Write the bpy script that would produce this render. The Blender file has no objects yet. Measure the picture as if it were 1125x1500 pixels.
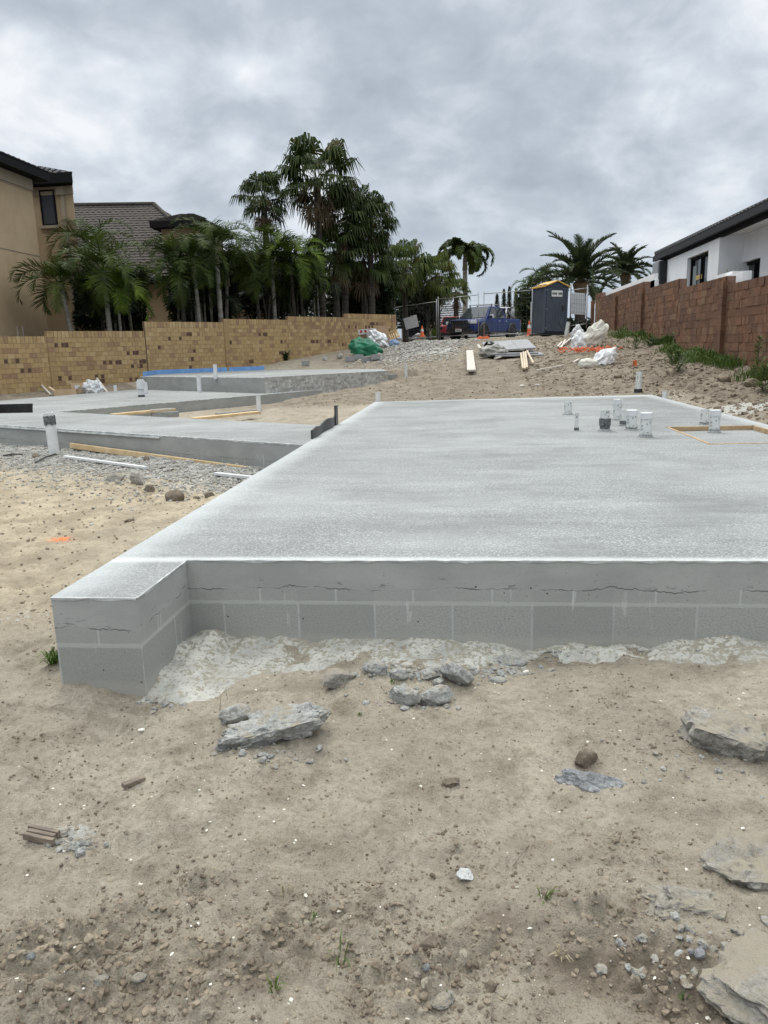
import bpy, bmesh, math, random
import numpy as np
from math import sin, cos, radians, pi, hypot, atan2
from mathutils import Vector, Matrix
from mathutils.geometry import tessellate_polygon

SC = bpy.context.scene
COL = SC.collection
# ------------------------------------------------------------------ camera
FPX, PITCH, YAW, ROLL, CAMZ = 1120.0, radians(12.0), radians(6.35), radians(-1.65), 1.474
CAMP = Vector((0, 0, CAMZ))
_F = Vector((-sin(YAW) * cos(PITCH), cos(YAW) * cos(PITCH), -sin(PITCH)))
_R = Vector((cos(YAW), sin(YAW), 0)); _U = _R.cross(_F)
R2 = _R * cos(ROLL) + _U * sin(ROLL); U2 = -_R * sin(ROLL) + _U * cos(ROLL)
cd = bpy.data.cameras.new('camera'); cam = bpy.data.objects.new('camera', cd); COL.objects.link(cam)
cd.sensor_fit = 'VERTICAL'; cd.sensor_height = 36.0; cd.lens = 36.0 * FPX / 1500.0
cd.clip_start = 0.05; cd.clip_end = 3000
mw = Matrix((R2, U2, -_F)).transposed().to_4x4(); mw.translation = CAMP
cam.matrix_world = mw
SC.camera = cam
# ------------------------------------------------------------------ world (overcast) and sun
SUN_EL, SUN_ROT = radians(52), radians(-22)
w = bpy.data.worlds.new("World"); SC.world = w; w.use_nodes = True
nt = w.node_tree; N = nt.nodes; L = nt.links; N.clear()
out = N.new('ShaderNodeOutputWorld'); bg = N.new('ShaderNodeBackground'); bg.inputs[1].default_value = 0.1
sky = N.new('ShaderNodeTexSky'); sky.sky_type = 'NISHITA'; sky.sun_disc = False
sky.sun_elevation = SUN_EL; sky.sun_rotation = SUN_ROT
tc = N.new('ShaderNodeTexCoord'); sep = N.new('ShaderNodeSeparateXYZ'); L.new(tc.outputs['Generated'], sep.inputs[0])
def wm(op, a, b=None, c=None):
    n = N.new('ShaderNodeMath'); n.operation = op
    for i, x in enumerate((a, b, c)):
        if x is None: continue
        if isinstance(x, (int, float)): n.inputs[i].default_value = x
        else: L.new(x, n.inputs[i])
    return n.outputs[0]
zc = wm('MAXIMUM', sep.outputs[2], 0.0); zd = wm('ADD', zc, 0.46)
cu = wm('DIVIDE', sep.outputs[0], zd); cv = wm('DIVIDE', sep.outputs[1], zd)
cmb = N.new('ShaderNodeCombineXYZ'); L.new(cu, cmb.inputs[0]); L.new(cv, cmb.inputs[1])
def wnoise(scale, detail, rough, dist, off):
    mp = N.new('ShaderNodeMapping'); mp.inputs['Location'].default_value = (off, off * .7, off * .3); L.new(cmb.outputs[0], mp.inputs[0])
    n = N.new('ShaderNodeTexNoise'); n.inputs['Scale'].default_value = scale; n.inputs['Detail'].default_value = detail
    n.inputs['Roughness'].default_value = rough; n.inputs['Distortion'].default_value = dist
    L.new(mp.outputs[0], n.inputs['Vector']); return n.outputs[0]
n1 = wnoise(2.5, 7, .54, .2, 5.3); n2 = wnoise(8.0, 5, .55, .3, 9.7)
cl = wm('ADD', wm('MULTIPLY', n1, .68), wm('MULTIPLY', n2, .32))
rp = N.new('ShaderNodeValToRGB'); L.new(cl, rp.inputs[0])
els = rp.color_ramp.elements
els[0].position = .37; els[0].color = (.42, .475, .54, 1); els[1].position = .62; els[1].color = (.93, .95, .98, 1)
e = els.new(.455); e.color = (.52, .58, .65, 1); e = els.new(.54); e.color = (.70, .755, .82, 1)
# below ~8 degrees the deck thins out to an even blue-grey
hz = N.new('ShaderNodeMix'); hz.data_type = 'RGBA'
L.new(wm('POWER', wm('SUBTRACT', 1.0, wm('MINIMUM', wm('MULTIPLY', zc, 4.5), 1.0)), 2.0), hz.inputs[0])
L.new(rp.outputs[0], hz.inputs[6]); hz.inputs[7].default_value = (.47, .56, .665, 1)
zen = wm('ADD', 1.0, wm('MULTIPLY', wm('MINIMUM', wm('MAXIMUM', wm('MULTIPLY', wm('SUBTRACT', sep.outputs[2], .42), 2.4), 0.0), 1.0), 2.9))
vm = N.new('ShaderNodeVectorMath'); vm.operation = 'SCALE'; L.new(hz.outputs[2], vm.inputs[0]); L.new(wm('MULTIPLY', zen, 10.0), vm.inputs['Scale'])
mx = N.new('ShaderNodeMix'); mx.data_type = 'RGBA'; mx.inputs[0].default_value = .06
tn = N.new('ShaderNodeMix'); tn.data_type = 'RGBA'; tn.blend_type = 'MULTIPLY'; L.new(wm('MINIMUM', wm('MAXIMUM', wm('MULTIPLY', wm('SUBTRACT', sep.outputs[2], .42), 2.4), 0.0), 1.0), tn.inputs[0])
L.new(vm.outputs[0], tn.inputs[6]); tn.inputs[7].default_value = (1.06, 1.0, .90, 1); L.new(tn.outputs[2], mx.inputs[6]); L.new(sky.outputs[0], mx.inputs[7])
L.new(mx.outputs[2], bg.inputs[0]); L.new(bg.outputs[0], out.inputs[0])
sd = bpy.data.lights.new('sun', 'SUN'); sd.energy = 1.5; sd.angle = radians(14); sd.color = (1, .96, .9)
so = bpy.data.objects.new('sun', sd); COL.objects.link(so)
so.rotation_euler = Vector((sin(SUN_ROT) * cos(SUN_EL), cos(SUN_ROT) * cos(SUN_EL), sin(SUN_EL))).to_track_quat('Z', 'Y').to_euler()
SC.view_settings.view_transform = 'Standard'; SC.view_settings.look = 'None'; SC.view_settings.gamma = 1
SC.view_settings.exposure = 0.0

# ------------------------------------------------------------------ measuring helpers (photo pixel -> place in the world)
def ray(px, py): return (_F * FPX + R2 * (px - 562.5) - U2 * (py - 750)).normalized()
def onz(px, py, z):
    d = ray(px, py); return CAMP + d * ((z - CAMZ) / d.z)
def onY(px, py, Y):
    d = ray(px, py); return CAMP + d * (Y / d.y)
def onX(px, py, X):
    d = ray(px, py); return CAMP + d * (X / d.x)
def onplane(px, py, P, n):
    d = ray(px, py); n = Vector((n[0], n[1], 0)); P = Vector((P[0], P[1], 0))
    return CAMP + d * ((P - CAMP).dot(n) / d.dot(n))
def pxm(p):  # pixels per metre at a point
    return FPX / (Vector(p) - CAMP).dot(_F)

# ------------------------------------------------------------------ numpy noise
rs = np.random.RandomState(7)
TAB = rs.rand(256, 256)
def vn(x, y, s=0):
    x = x + s * 17.3; y = y + s * 9.1
    xi = np.floor(x).astype(int); yi = np.floor(y).astype(int); fx = x - xi; fy = y - yi
    fx = fx * fx * fx * (fx * (fx * 6 - 15) + 10); fy = fy * fy * fy * (fy * (fy * 6 - 15) + 10)
    a = TAB[xi & 255, yi & 255]; b = TAB[(xi + 1) & 255, yi & 255]; c = TAB[xi & 255, (yi + 1) & 255]; d = TAB[(xi + 1) & 255, (yi + 1) & 255]
    return (a + (b - a) * fx) * (1 - fy) + (c + (d - c) * fx) * fy
def fbm(x, y, sc, octv=4, s=0, g=.5):
    x = np.asarray(x, float) * sc; y = np.asarray(y, float) * sc; t = 0; a = 1; n = 0
    for i in range(octv):
        t = t + a * (vn(x, y, s + i * 3) - .5); n += a; a *= g
        x, y = x * 1.62 - y * 1.18, x * 1.18 + y * 1.62
    return t / n * 2
def sst(a, b, x): t = np.clip((x - a) / (b - a), 0, 1); return t * t * (3 - 2 * t)

# ------------------------------------------------------------------ terrain heights
CP = np.array([(-3,1,0),(0,1,-.02),(3,1,.0),(-1.6,3,-.01),(1,3.4,.01),(4,3.4,.02),(-2.6,3,.0),(-3,5,.03),(-4,8,.10),(-2.2,8.2,.12),
 (-7.8,12,.10),(-6,9,.06),(-11,12,.12),(-4,13,.18),(-3,12,.20),(-5,18,.25),(-2.6,15.5,.33),(0,17.5,.41),(3,18,.45),(4.4,14,.32),
 (4.4,8,.2),(4.8,4,.1),(5.3,16,.58),(6.4,16.7,.62),(6.4,10,.45),(6.4,24,1.15),(6.4,30,1.55),(3.5,22,.9),(0,22,.72),(-3,22,.55),
 (0,27,1.15),(3,27,1.35),(0,33,1.62),(3.5,33,1.86),(-3,30,1.1),(-4,26,.75),(-2.5,35,1.66),(0,40,1.70),(1,43,1.72),(-4,40,1.80),(5,40,1.95),
 (-6,27,.75),(-9,29,.75),(-14,21,.35),(-12,25,.5),(0,60,2.3),(-30,60,2.2),(30,60,2.2),(-22,32,1.0),(-20,20,.7),(12,20,1.9),
 (12,30,2.1),(12,10,1.4),(-100,100,2.5),(0,120,2.5),(100,100,2.5),(20,0,.8),(-20,5,.2),(-20,-10,0),(20,-10,0),(0,400,3),(-300,400,3),(300,400,3),(0,-3,-.05)], float)
_n = len(CP)
_D = np.hypot(CP[:, None, 0] - CP[None, :, 0], CP[:, None, 1] - CP[None, :, 1])
_A = np.zeros((_n + 3, _n + 3)); _A[:_n, :_n] = _D; _A[:_n, _n] = 1; _A[:_n, _n + 1:] = CP[:, :2]; _A[_n, :_n] = 1; _A[_n + 1:, :_n] = CP[:, :2].T
_W = np.linalg.solve(_A, np.concatenate([CP[:, 2], [0, 0, 0]]))
TOP = 0.43
SX0, SX1, SY0, SY1 = -1.86, 3.70, 3.72, 15.75
# main slab outline: a narrow nib sticks forward at the left end
NIB = 3.10; NIBW = 0.40
MAIN = [(SX0, NIB), (SX0 + NIBW, NIB), (SX0 + NIBW, SY0), (SX1, SY0), (SX1, SY1 + .3), (SX0, SY1 - .1)]
def P2(px, py, z=TOP): p = onz(px, py, z); return (p.x, p.y)
FA = (SX0 - .002, 8.62); FB = P2(0, 622); PIT = P2(82, 603); TIP = P2(472, 570.5); UB0 = P2(389, 570.5); UB1 = P2(203, 570); FL = P2(0, 587)
d_ = Vector((FB[0] - FA[0], FB[1] - FA[1])).normalized()
FC = (FA[0] + d_.x * 12, FA[1] + d_.y * 12)
BACK = P2(473, 623); kx = (SX0 - PIT[0]) / (BACK[0] - PIT[0]); FBK = (SX0 - .002, PIT[1] + (BACK[1] - PIT[1]) * kx)
LEFT = [FA, FBK, PIT, TIP, UB0, UB1, FL, (FL[0] - 2.6, FL[1] - 4.4), FC]
UZ = 0.84
U0 = P2(205, 551.5, UZ); U1 = P2(387, 553, UZ); U2_ = P2(568, 543, UZ); U3 = P2(560, 540.3, UZ); U4 = P2(387, 541.8, UZ); U5 = P2(229, 548.2, UZ)
UPPER = [U0, U1, U2_, U3, U4, U5]
def inpoly(x, y, poly, grow=0):
    x = np.asarray(x, float); y = np.asarray(y, float); r = np.zeros(x.shape, bool); n = len(poly)
    for i in range(n):
        x0, y0 = poly[i]; x1, y1 = poly[(i + 1) % n]
        c = ((y0 > y) != (y1 > y)) & (x < (x1 - x0) * (y - y0) / (y1 - y0 + 1e-12) + x0); r ^= c
    return r
def seg_d(x, y, a, b):
    dx, dy = b[0] - a[0], b[1] - a[1]; t = np.clip(((x - a[0]) * dx + (y - a[1]) * dy) / (dx * dx + dy * dy), 0, 1)
    return np.hypot(x - a[0] - t * dx, y - a[1] - t * dy)
# clumpy zones of the foreground (world x, y, radius, strength)
def G(px, py): p = onz(px, py, 0); return (p.x, p.y)
LUMPS = [(G(140,1400),.26,1.0),(G(60,1420),.2,.8),(G(230,1440),.2,1.),(G(330,1420),.16,.8),(G(460,1330),.16,.8),(G(540,1300),.14,.7),(G(560,1420),.2,.9),(G(650,1440),.15,.7),
 (G(690,1230),.2,.45),(G(860,1330),.2,.7),(G(920,1240),.16,.9),(G(720,1400),.16,.6),(G(130,1180),.2,.3),(G(400,1370),.15,.8),(G(60,1340),.15,.5),(G(250,1300),.2,.5),
 (G(650,1150),.12,.6),(G(950,1080),.3,.5),(G(900,1020),.25,.4),(G(300,1280),.2,.5),(G(640,1330),.3,.5),(G(40,1080),.4,.35),(G(1000,1450),.2,.7),(G(950,1390),.2,.5)]
def lump(x, y):
    m = 0
    for (c, r, s) in LUMPS: m = m + s * np.exp(-((x - c[0]) ** 2 + (y - c[1]) ** 2) / (r * r * .6))
    return np.clip(m, 0, 1.2)
DIPS = [(G(900,1420),.20,.10,-.035),(G(1010,1470),.12,.12,-.03),(G(370,1435),.07,.07,-.02),(G(480,1250),.11,.08,-.016),(G(240,1370),.14,.1,.014),(G(700,1080),.35,.22,.016),
 (G(560,1060),.25,.15,-.012),(G(790,1220),.16,.1,.013),(G(620,1230),.13,.09,.01),(G(1000,1200),.15,.1,.02),(G(300,1180),.25,.12,.013),(G(180,1290),.2,.1,-.013),
 (G(100,1130),.3,.12,.012),(G(870,1270),.15,.1,.014),(G(720,1440),.1,.08,.015),(G(560,1480),.12,.1,.012),(G(400,1200),.16,.1,-.01),(G(60,1480),.15,.1,.014)]
def gz(x, y, detail=True):
    x = np.asarray(x, float); y = np.asarray(y, float); z = _W[_n] + _W[_n + 1] * x + _W[_n + 2] * y
    for i in range(_n): z = z + _W[i] * np.hypot(x - CP[i, 0], y - CP[i, 1])
    far = sst(1, 60, y)
    mound = sst(3.9, 4.8, x) * sst(6, 10, y) * (1 - sst(34, 38, y)) + sst(2.4, 4.5, x) * sst(16.5, 19, y) * (1 - sst(31, 36, y)) * .8
    rub = np.exp(-(((x + 1.6) / 2.2) ** 2 + ((y - 31.5) / 5) ** 2))
    z = z + fbm(x, y, .35, 3, 1) * .05 * sst(3, 8, y) * (1 - sst(40, 50, y))
    z = z + fbm(x, y, 1.1, 5, 40) * .16 * np.clip(mound, 0, 1) + np.abs(fbm(x, y, 3.3, 3, 44)) * .08 * np.clip(mound, 0, 1)
    z = z + rub * (.02 + .14 * np.abs(fbm(x, y, 2.2, 4, 50)))
    z = z + np.exp(-(((x + 6.1) / .9) ** 2 + ((y - 27.6) / .9) ** 2)) * .55 * (1 + .5 * fbm(x, y, 3, 3, 60))
    if detail:
        near = 1 - sst(3.3, 4.5, y)
        z = z + fbm(x, y, 1.9, 4, 5) * (.034 * near + .03)
        for (c, a, b, h) in DIPS: z = z + h * np.exp(-(((x - c[0]) / a) ** 2 + ((y - c[1]) / b) ** 2))
        m = lump(x, y) * (.5 + .8 * np.clip(fbm(x, y, 7, 2, 21) + .3, 0, 1))
        c1 = np.abs(fbm(x, y, 17, 3, 11)); c2 = np.clip(fbm(x, y, 34, 3, 15), 0, 1)
        z = z + m * (.050 * c1 + .030 * c2) + fbm(x, y, 9, 4, 33) * .017 + np.abs(fbm(x, y, 19, 3, 37)) * .011 * (.35 + np.clip(fbm(x, y, 2.3, 3, 39) + .35, 0, 1)) - np.clip(fbm(x, y, 5, 3, 52) - .22, 0, 1) * .06 + fbm(x, y, 42, 2, 35) * .0032
        # cavity of the small cracks seen across the sand
        z = z - .008 * np.clip(1 - np.abs(fbm(x, y, 3.1, 4, 71)) * 16, 0, 1) * sst(.0, .45, fbm(x, y, 1.4, 2, 75))
        lg = sst(-1.9, -2.4, x) * sst(3.5, 4.5, y) * (1 - sst(9, 13, y))
        z = z + lg * (fbm(x, y, 6, 4, 80) * .016)
        mid = sst(15, 17, y) * (1 - sst(38, 42, y)); z = z + mid * fbm(x, y, 1.6, 5, 90) * .055 * (1 - .75 * sst(30, 34, y))
    z = z - .02 * np.exp(-((y - SY0 + .15) / .25) ** 2) * sst(-1.5, -1.2, x)
    for poly, t in ((MAIN, TOP), (LEFT, TOP), (UPPER, UZ)):
        z = np.where(inpoly(x, y, poly), np.minimum(z, t - .22), z)
    # soil laid against the right and rear edges stays just under the deck
    dd = seg_d(x, y, (SX1, SY0), (SX1, SY1 + .3)); z = np.where((dd < .5) & (x > SX1), np.minimum(z, TOP - .03 + dd * .5), z)
    dd = np.minimum(seg_d(x, y, (SX1, SY1 + .3), (SX0, SY1 - .1)), seg_d(x, y, (SX0, 9), (SX0, SY1 - .1)))
    z = np.where((dd < .9), np.minimum(z, TOP - .03 + dd * .25), z)
    dd = np.minimum(np.minimum(seg_d(x, y, U0, U1), seg_d(x, y, U1, U2_)), 9)
    z = np.where((dd < 1.2), np.minimum(z, .40 + dd * .1), z)
    dd = np.minimum(np.minimum(seg_d(x, y, U2_, U3), seg_d(x, y, U3, U4)), seg_d(x, y, U4, U0))
    z = np.where((dd < 1.0), np.minimum(z, UZ - .05 + dd * .15), z)
    dd = np.minimum(seg_d(x, y, UB1, FL), seg_d(x, y, UB0, TIP)); z = np.where((dd < 1.0), np.minimum(z, TOP - .05 + dd * .15), z)
    dd = np.minimum(np.minimum(seg_d(x, y, PIT, TIP), seg_d(x, y, FBK, PIT)), 9); z = np.where((dd < 1.2), np.minimum(z, .14 + dd * .12), z)
    return z
def g1(x, y): return float(gz(np.array([x]), np.array([y]))[0])
def gnd(px, py, dmax=120):
    d = ray(px, py); t = np.geomspace(1.2, dmax, 900); X = d.x * t; Y = d.y * t; Z = CAMZ + d.z * t
    s = Z - gz(X, Y); i = np.argmax(s < 0)
    if not (s < 0).any(): i = len(t) - 1
    a, b = t[max(i - 1, 0)], t[i]; k = s[max(i - 1, 0)] / (s[max(i - 1, 0)] - s[i] + 1e-9); tt = a + (b - a) * k
    return Vector((d.x * tt, d.y * tt, CAMZ + d.z * tt))

# ------------------------------------------------------------------ materials
def nmat(name):
    m = bpy.data.materials.new(name); m.use_nodes = True; t = m.node_tree; t.nodes.clear()
    o = t.nodes.new('ShaderNodeOutputMaterial'); b = t.nodes.new('ShaderNodeBsdfPrincipled'); t.links.new(b.outputs[0], o.inputs[0])
    return m, t, b
class NT:
    def __init__(s, t): s.t = t
    def n(s, typ, **k):
        x = s.t.nodes.new(typ)
        for a, v in k.items(): setattr(x, a, v)
        return x
    def l(s, a, b): s.t.links.new(a, b)
    def put(s, x, i):
        if isinstance(x, (int, float, tuple)): i.default_value = x
        else: s.l(x, i)
    def m(s, op, a, b=None, c=None, clamp=False):
        n = s.n('ShaderNodeMath', operation=op); n.use_clamp = clamp
        for i, x in enumerate((a, b, c)):
            if x is not None: s.put(x, n.inputs[i])
        return n.outputs[0]
    def pos(s):
        return s.n('ShaderNodeNewGeometry').outputs['Position']
    def noise(s, scale, detail=3, rough=.5, vec=None, dist=0, sc3=None):
        v = vec if vec is not None else s.pos()
        if sc3: mp = s.n('ShaderNodeMapping'); mp.inputs['Scale'].default_value = sc3; s.l(v, mp.inputs[0]); v = mp.outputs[0]
        n = s.n('ShaderNodeTexNoise'); n.inputs['Scale'].default_value = scale; n.inputs['Detail'].default_value = detail
        n.inputs['Roughness'].default_value = rough; n.inputs['Distortion'].default_value = dist; s.l(v, n.inputs['Vector']); return n.outputs[0]
    def vor(s, scale, vec=None, feat='F1', out='Distance', rnd=1):
        n = s.n('ShaderNodeTexVoronoi'); n.feature = feat; n.inputs['Scale'].default_value = scale; n.inputs['Randomness'].default_value = rnd
        s.l(vec if vec is not None else s.pos(), n.inputs['Vector']); return n.outputs[out]
    def ramp(s, x, a, b, lo=0., hi=1.):
        n = s.n('ShaderNodeMapRange'); n.interpolation_type = 'SMOOTHSTEP'; s.put(x, n.inputs[0])
        for i, v in enumerate((a, b, lo, hi)): n.inputs[i + 1].default_value = v
        return n.outputs[0]
    def mix(s, f, a, b, bl='MIX'):
        n = s.n('ShaderNodeMix', data_type='RGBA', blend_type=bl); s.put(f, n.inputs[0])
        for x, i in ((a, 6), (b, 7)):
            if isinstance(x, tuple): n.inputs[i].default_value = (*x[:3], 1)
            else: s.l(x, n.inputs[i])
        return n.outputs[2]
    def attr(s, name): return s.n('ShaderNodeAttribute', attribute_name=name)
    def bump(s, h, st, dist, b, prev=None):
        n = s.n('ShaderNodeBump'); n.inputs['Strength'].default_value = st; n.inputs['Distance'].default_value = dist; s.l(h, n.inputs['Height'])
        if prev is not None: s.l(prev, n.inputs['Normal'])
        if b is not None: s.l(n.outputs[0], b.inputs['Normal'])
        return n.outputs[0]
    def sep(s, v): n = s.n('ShaderNodeSeparateXYZ'); s.l(v, n.inputs[0]); return n.outputs
def simple(name, c, c2=None, rough=.7, scale=6, bump=0, bscale=None, metal=0, spec=.5, detail=4, local=False, sc3=None, bd=.01):
    m, t, b = nmat(name); q = NT(t)
    v = q.n('ShaderNodeTexCoord').outputs['Object'] if local else None
    if c2: q.l(q.mix(q.ramp(q.noise(scale, detail, .6, v, 0, sc3), .32, .68), c, c2), b.inputs['Base Color'])
    else: b.inputs['Base Color'].default_value = (*c, 1)
    b.inputs['Roughness'].default_value = rough; b.inputs['Metallic'].default_value = metal; b.inputs['Specular IOR Level'].default_value = spec
    if bump: q.bump(q.noise(bscale or scale * 3, 4, .6, v, 0, sc3), bump, bd, b)
    return m
M = {}
# sand and soil
m, t, b = nmat('sand'); q = NT(t)
base = q.mix(q.ramp(q.noise(1.1, 5, .6), .35, .65), (.285, .255, .203), (.375, .34, .275))
base = q.mix(q.ramp(q.noise(5.5, 5, .65), .42, .72), base, (.20, .172, .13))
base = q.mix(q.m('MULTIPLY', q.ramp(q.noise(38, 4, .7), .42, .68), .5), base, (.15, .125, .095))
base = q.mix(q.m('MULTIPLY', q.ramp(q.noise(210, 3, .7), .35, .7), .35), base, (.46, .41, .33))
# small dark crumbs, painted partly as crevice shade, and pale shell grit
crumb = q.m('MULTIPLY', q.ramp(q.vor(75), .30, .16), q.ramp(q.noise(5.5, 4, .7), .46, .60)); base = q.mix(q.m('MULTIPLY', crumb, .45), base, (.105, .085, .065))
spk = q.m('MULTIPLY', q.ramp(q.noise(95, 4, .8), .57, .66), q.ramp(q.noise(3.2, 4, .7), .38, .58)); base = q.mix(q.m('MULTIPLY', spk, .6), base, (.12, .098, .075))
grit = q.m('MULTIPLY', q.ramp(q.vor(75), .11, .07), q.ramp(q.noise(7, 2), .44, .6)); base = q.mix(q.m('MULTIPLY', grit, .75), base, (.74, .70, .62))
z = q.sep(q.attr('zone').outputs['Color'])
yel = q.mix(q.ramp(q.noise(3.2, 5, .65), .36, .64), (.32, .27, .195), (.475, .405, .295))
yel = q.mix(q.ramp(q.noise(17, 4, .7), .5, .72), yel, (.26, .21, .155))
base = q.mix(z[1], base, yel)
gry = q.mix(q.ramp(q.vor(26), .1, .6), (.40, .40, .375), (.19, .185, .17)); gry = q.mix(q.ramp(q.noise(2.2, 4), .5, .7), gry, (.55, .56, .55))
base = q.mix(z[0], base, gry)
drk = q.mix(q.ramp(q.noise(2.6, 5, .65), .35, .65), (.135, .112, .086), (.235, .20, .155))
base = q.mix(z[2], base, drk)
z2 = q.sep(q.attr('zone2').outputs['Color'])
base = q.mix(q.m('MULTIPLY', z2[0], q.ramp(q.noise(14, 4, .7), .40, .52)), base, (.78, .22, .07))
base = q.mix(q.m('MULTIPLY', q.ramp(q.m('ADD', q.m('MULTIPLY', z2[1], .4), q.noise(26, 6, .8)), .74, .84), .7), base, (.46, .465, .44))
base = q.mix(q.m('MULTIPLY', z2[2], .75), base, (.155, .125, .095))
q.l(base, b.inputs['Base Color']); b.inputs['Roughness'].default_value = .96; b.inputs['Specular IOR Level'].default_value = .15
bp = q.bump(q.noise(22, 6, .72), .8, .03, None); bp = q.bump(q.noise(120, 4, .75), .9, .006, None, bp); q.bump(q.vor(60), .25, .006, b, bp)
M['sand'] = m
def claymat(name, a, c2, rough=.95):
    m, t, b = nmat(name); q = NT(t); c = q.mix(q.ramp(q.noise(9, 4, .6), .35, .65), a, c2)
    c = q.mix(q.m('MULTIPLY', q.ramp(q.noise(90, 3, .7), .4, .7), .4), c, tuple(x * 1.6 for x in a)); q.l(c, b.inputs['Base Color'])
    b.inputs['Roughness'].default_value = rough; b.inputs['Specular IOR Level'].default_value = .15
    q.bump(q.noise(70, 5, .7), .7, .008, b); return m
M['clod'] = claymat('clod', (.13, .105, .08), (.29, .245, .185)); M['gravel'] = claymat('gravel', (.24, .235, .215), (.42, .41, .385))
M['lumpsoil'] = claymat('lump_soil', (.15, .122, .092), (.265, .22, .168))
M['shell'] = simple('shell', (.72, .70, .64), (.52, .49, .42), .7, 60)
# broken concrete
def rubblemat(name, a, b2, dust, dk=.35, dmin=.4):
    m, t, b = nmat(name); q = NT(t); v = q.n('ShaderNodeTexCoord').outputs['Object']
    c = q.mix(q.ramp(q.noise(14, 5, .65, v), .3, .7), a, b2)
    c = q.mix(q.m('MULTIPLY', q.ramp(q.noise(48, 5, .8, v), .52, .62), .6), c, tuple(min(1, x * 1.25) for x in b2))
    c = q.mix(q.m('MULTIPLY', q.ramp(q.noise(75, 5, .75, v), .5, .68), .75), c, tuple(x * dk for x in a))
    up = q.sep(q.n('ShaderNodeNewGeometry').outputs['Normal'])[2]
    f = q.m('MULTIPLY', q.ramp(up, .35, .9), q.ramp(q.noise(9, 4, .65, v), dmin, dmin + .2)); c = q.mix(f, c, dust)
    q.l(c, b.inputs['Base Color']); b.inputs['Roughness'].default_value = .95; b.inputs['Specular IOR Level'].default_value = .2
    bp = q.bump(q.noise(28, 6, .75, v), .8, .02, None); q.bump(q.noise(120, 4, .8, v), .8, .006, b, bp); return m
M['rubble'] = rubblemat('broken_concrete', (.27, .275, .262), (.44, .445, .43), (.34, .30, .235), dmin=.42)
M['rubble_dusty'] = rubblemat('dusty_concrete', (.25, .24, .215), (.40, .385, .35), (.32, .288, .228), dmin=.34)
M['rubble_white'] = rubblemat('pale_cement', (.50, .515, .51), (.66, .67, .66), (.42, .38, .31), .5, .62)
M['stone'] = rubblemat('brown_stone', (.14, .115, .09), (.24, .20, .155), (.30, .25, .19), dmin=.62)
M['bluestone'] = rubblemat('grey_stone', (.22, .225, .23), (.36, .37, .38), (.36, .31, .24), dmin=.7)
# slab deck
def deckmat(name, x0=None, x1=None, y0=None, y1=None):
    m, t, b = nmat(name); q = NT(t)
    big = q.noise(.55, 4, .55, None, .4); st = q.noise(1.1, 6, .62, None, .3, (.35, 1.8, 1)); st2 = q.noise(4.5, 5, .65, None, .2, (.35, 2.0, 1))
    f = q.m('ADD', q.m('MULTIPLY', big, .38), q.m('ADD', q.m('MULTIPLY', st, .36), q.m('MULTIPLY', st2, .26)))
    c = q.mix(q.ramp(f, .38, .64), (.13, .137, .135), (.232, .242, .239))
    bl = q.ramp(q.noise(.8, 6, .6, None, .15, (.5, 1.5, 1)), .50, .74); c = q.mix(q.m('MULTIPLY', bl, .35), c, (.36, .375, .372))
    sw = q.noise(1.4, 5, .7, None, 1.6, (.25, 1.0, 1)); c = q.mix(q.m('MULTIPLY', q.ramp(sw, .56, .70), .22), c, (.19, .20, .198)); pass
    sp = q.ramp(q.noise(110, 3, .85, None, .5, (.7, 1, 1)), .50, .59)
    sp = q.m('MULTIPLY', sp, q.ramp(q.noise(1.7, 3, .6), .3, .6, .35, 1.)); c = q.mix(q.m('MULTIPLY', sp, .6), c, (.52, .54, .545))
    dk = q.ramp(q.noise(60, 4, .8), .58, .72); c = q.mix(q.m('MULTIPLY', dk, .35), c, (.16, .17, .175))
    if x0 is not None:
        P = q.sep(q.pos()); wob = q.m('MULTIPLY', q.m('SUBTRACT', q.noise(3.2, 4, .6), .5), .22)
        e = q.m('SUBTRACT', P[0], x0)
        for d in (q.m('SUBTRACT', x1, P[0]), q.m('SUBTRACT', y1, P[1])): e = q.m('MINIMUM', e, d)
        fy = q.m('ABSOLUTE', q.m('SUBTRACT', P[1], y0)); e2 = q.m('MINIMUM', q.m('ADD', e, .0), q.m('MULTIPLY', fy, 1.8))
        ef = q.ramp(q.m('ADD', e, wob), .30, .0); c = q.mix(q.m('MULTIPLY', ef, .42), c, (.56, .585, .595))
        ef2 = q.ramp(q.m('ADD', fy, q.m('MULTIPLY', wob, .3)), .085, .0); c = q.mix(q.m('MULTIPLY', ef2, .62), c, (.58, .60, .60))
    q.l(c, b.inputs['Base Color']); b.inputs['Specular IOR Level'].default_value = .35
    q.l(q.ramp(f, .35, .65, .6, .8), b.inputs['Roughness'])
    bp = q.bump(q.noise(75, 4, .8), .35, .004, None); q.bump(q.noise(5, 5, .6), .25, .01, b, bp); return m
M['deck'] = deckmat('slab_deck', SX0, SX1, SY0, SY1)
M['deck2'] = deckmat('slab_deck_pale')
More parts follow.
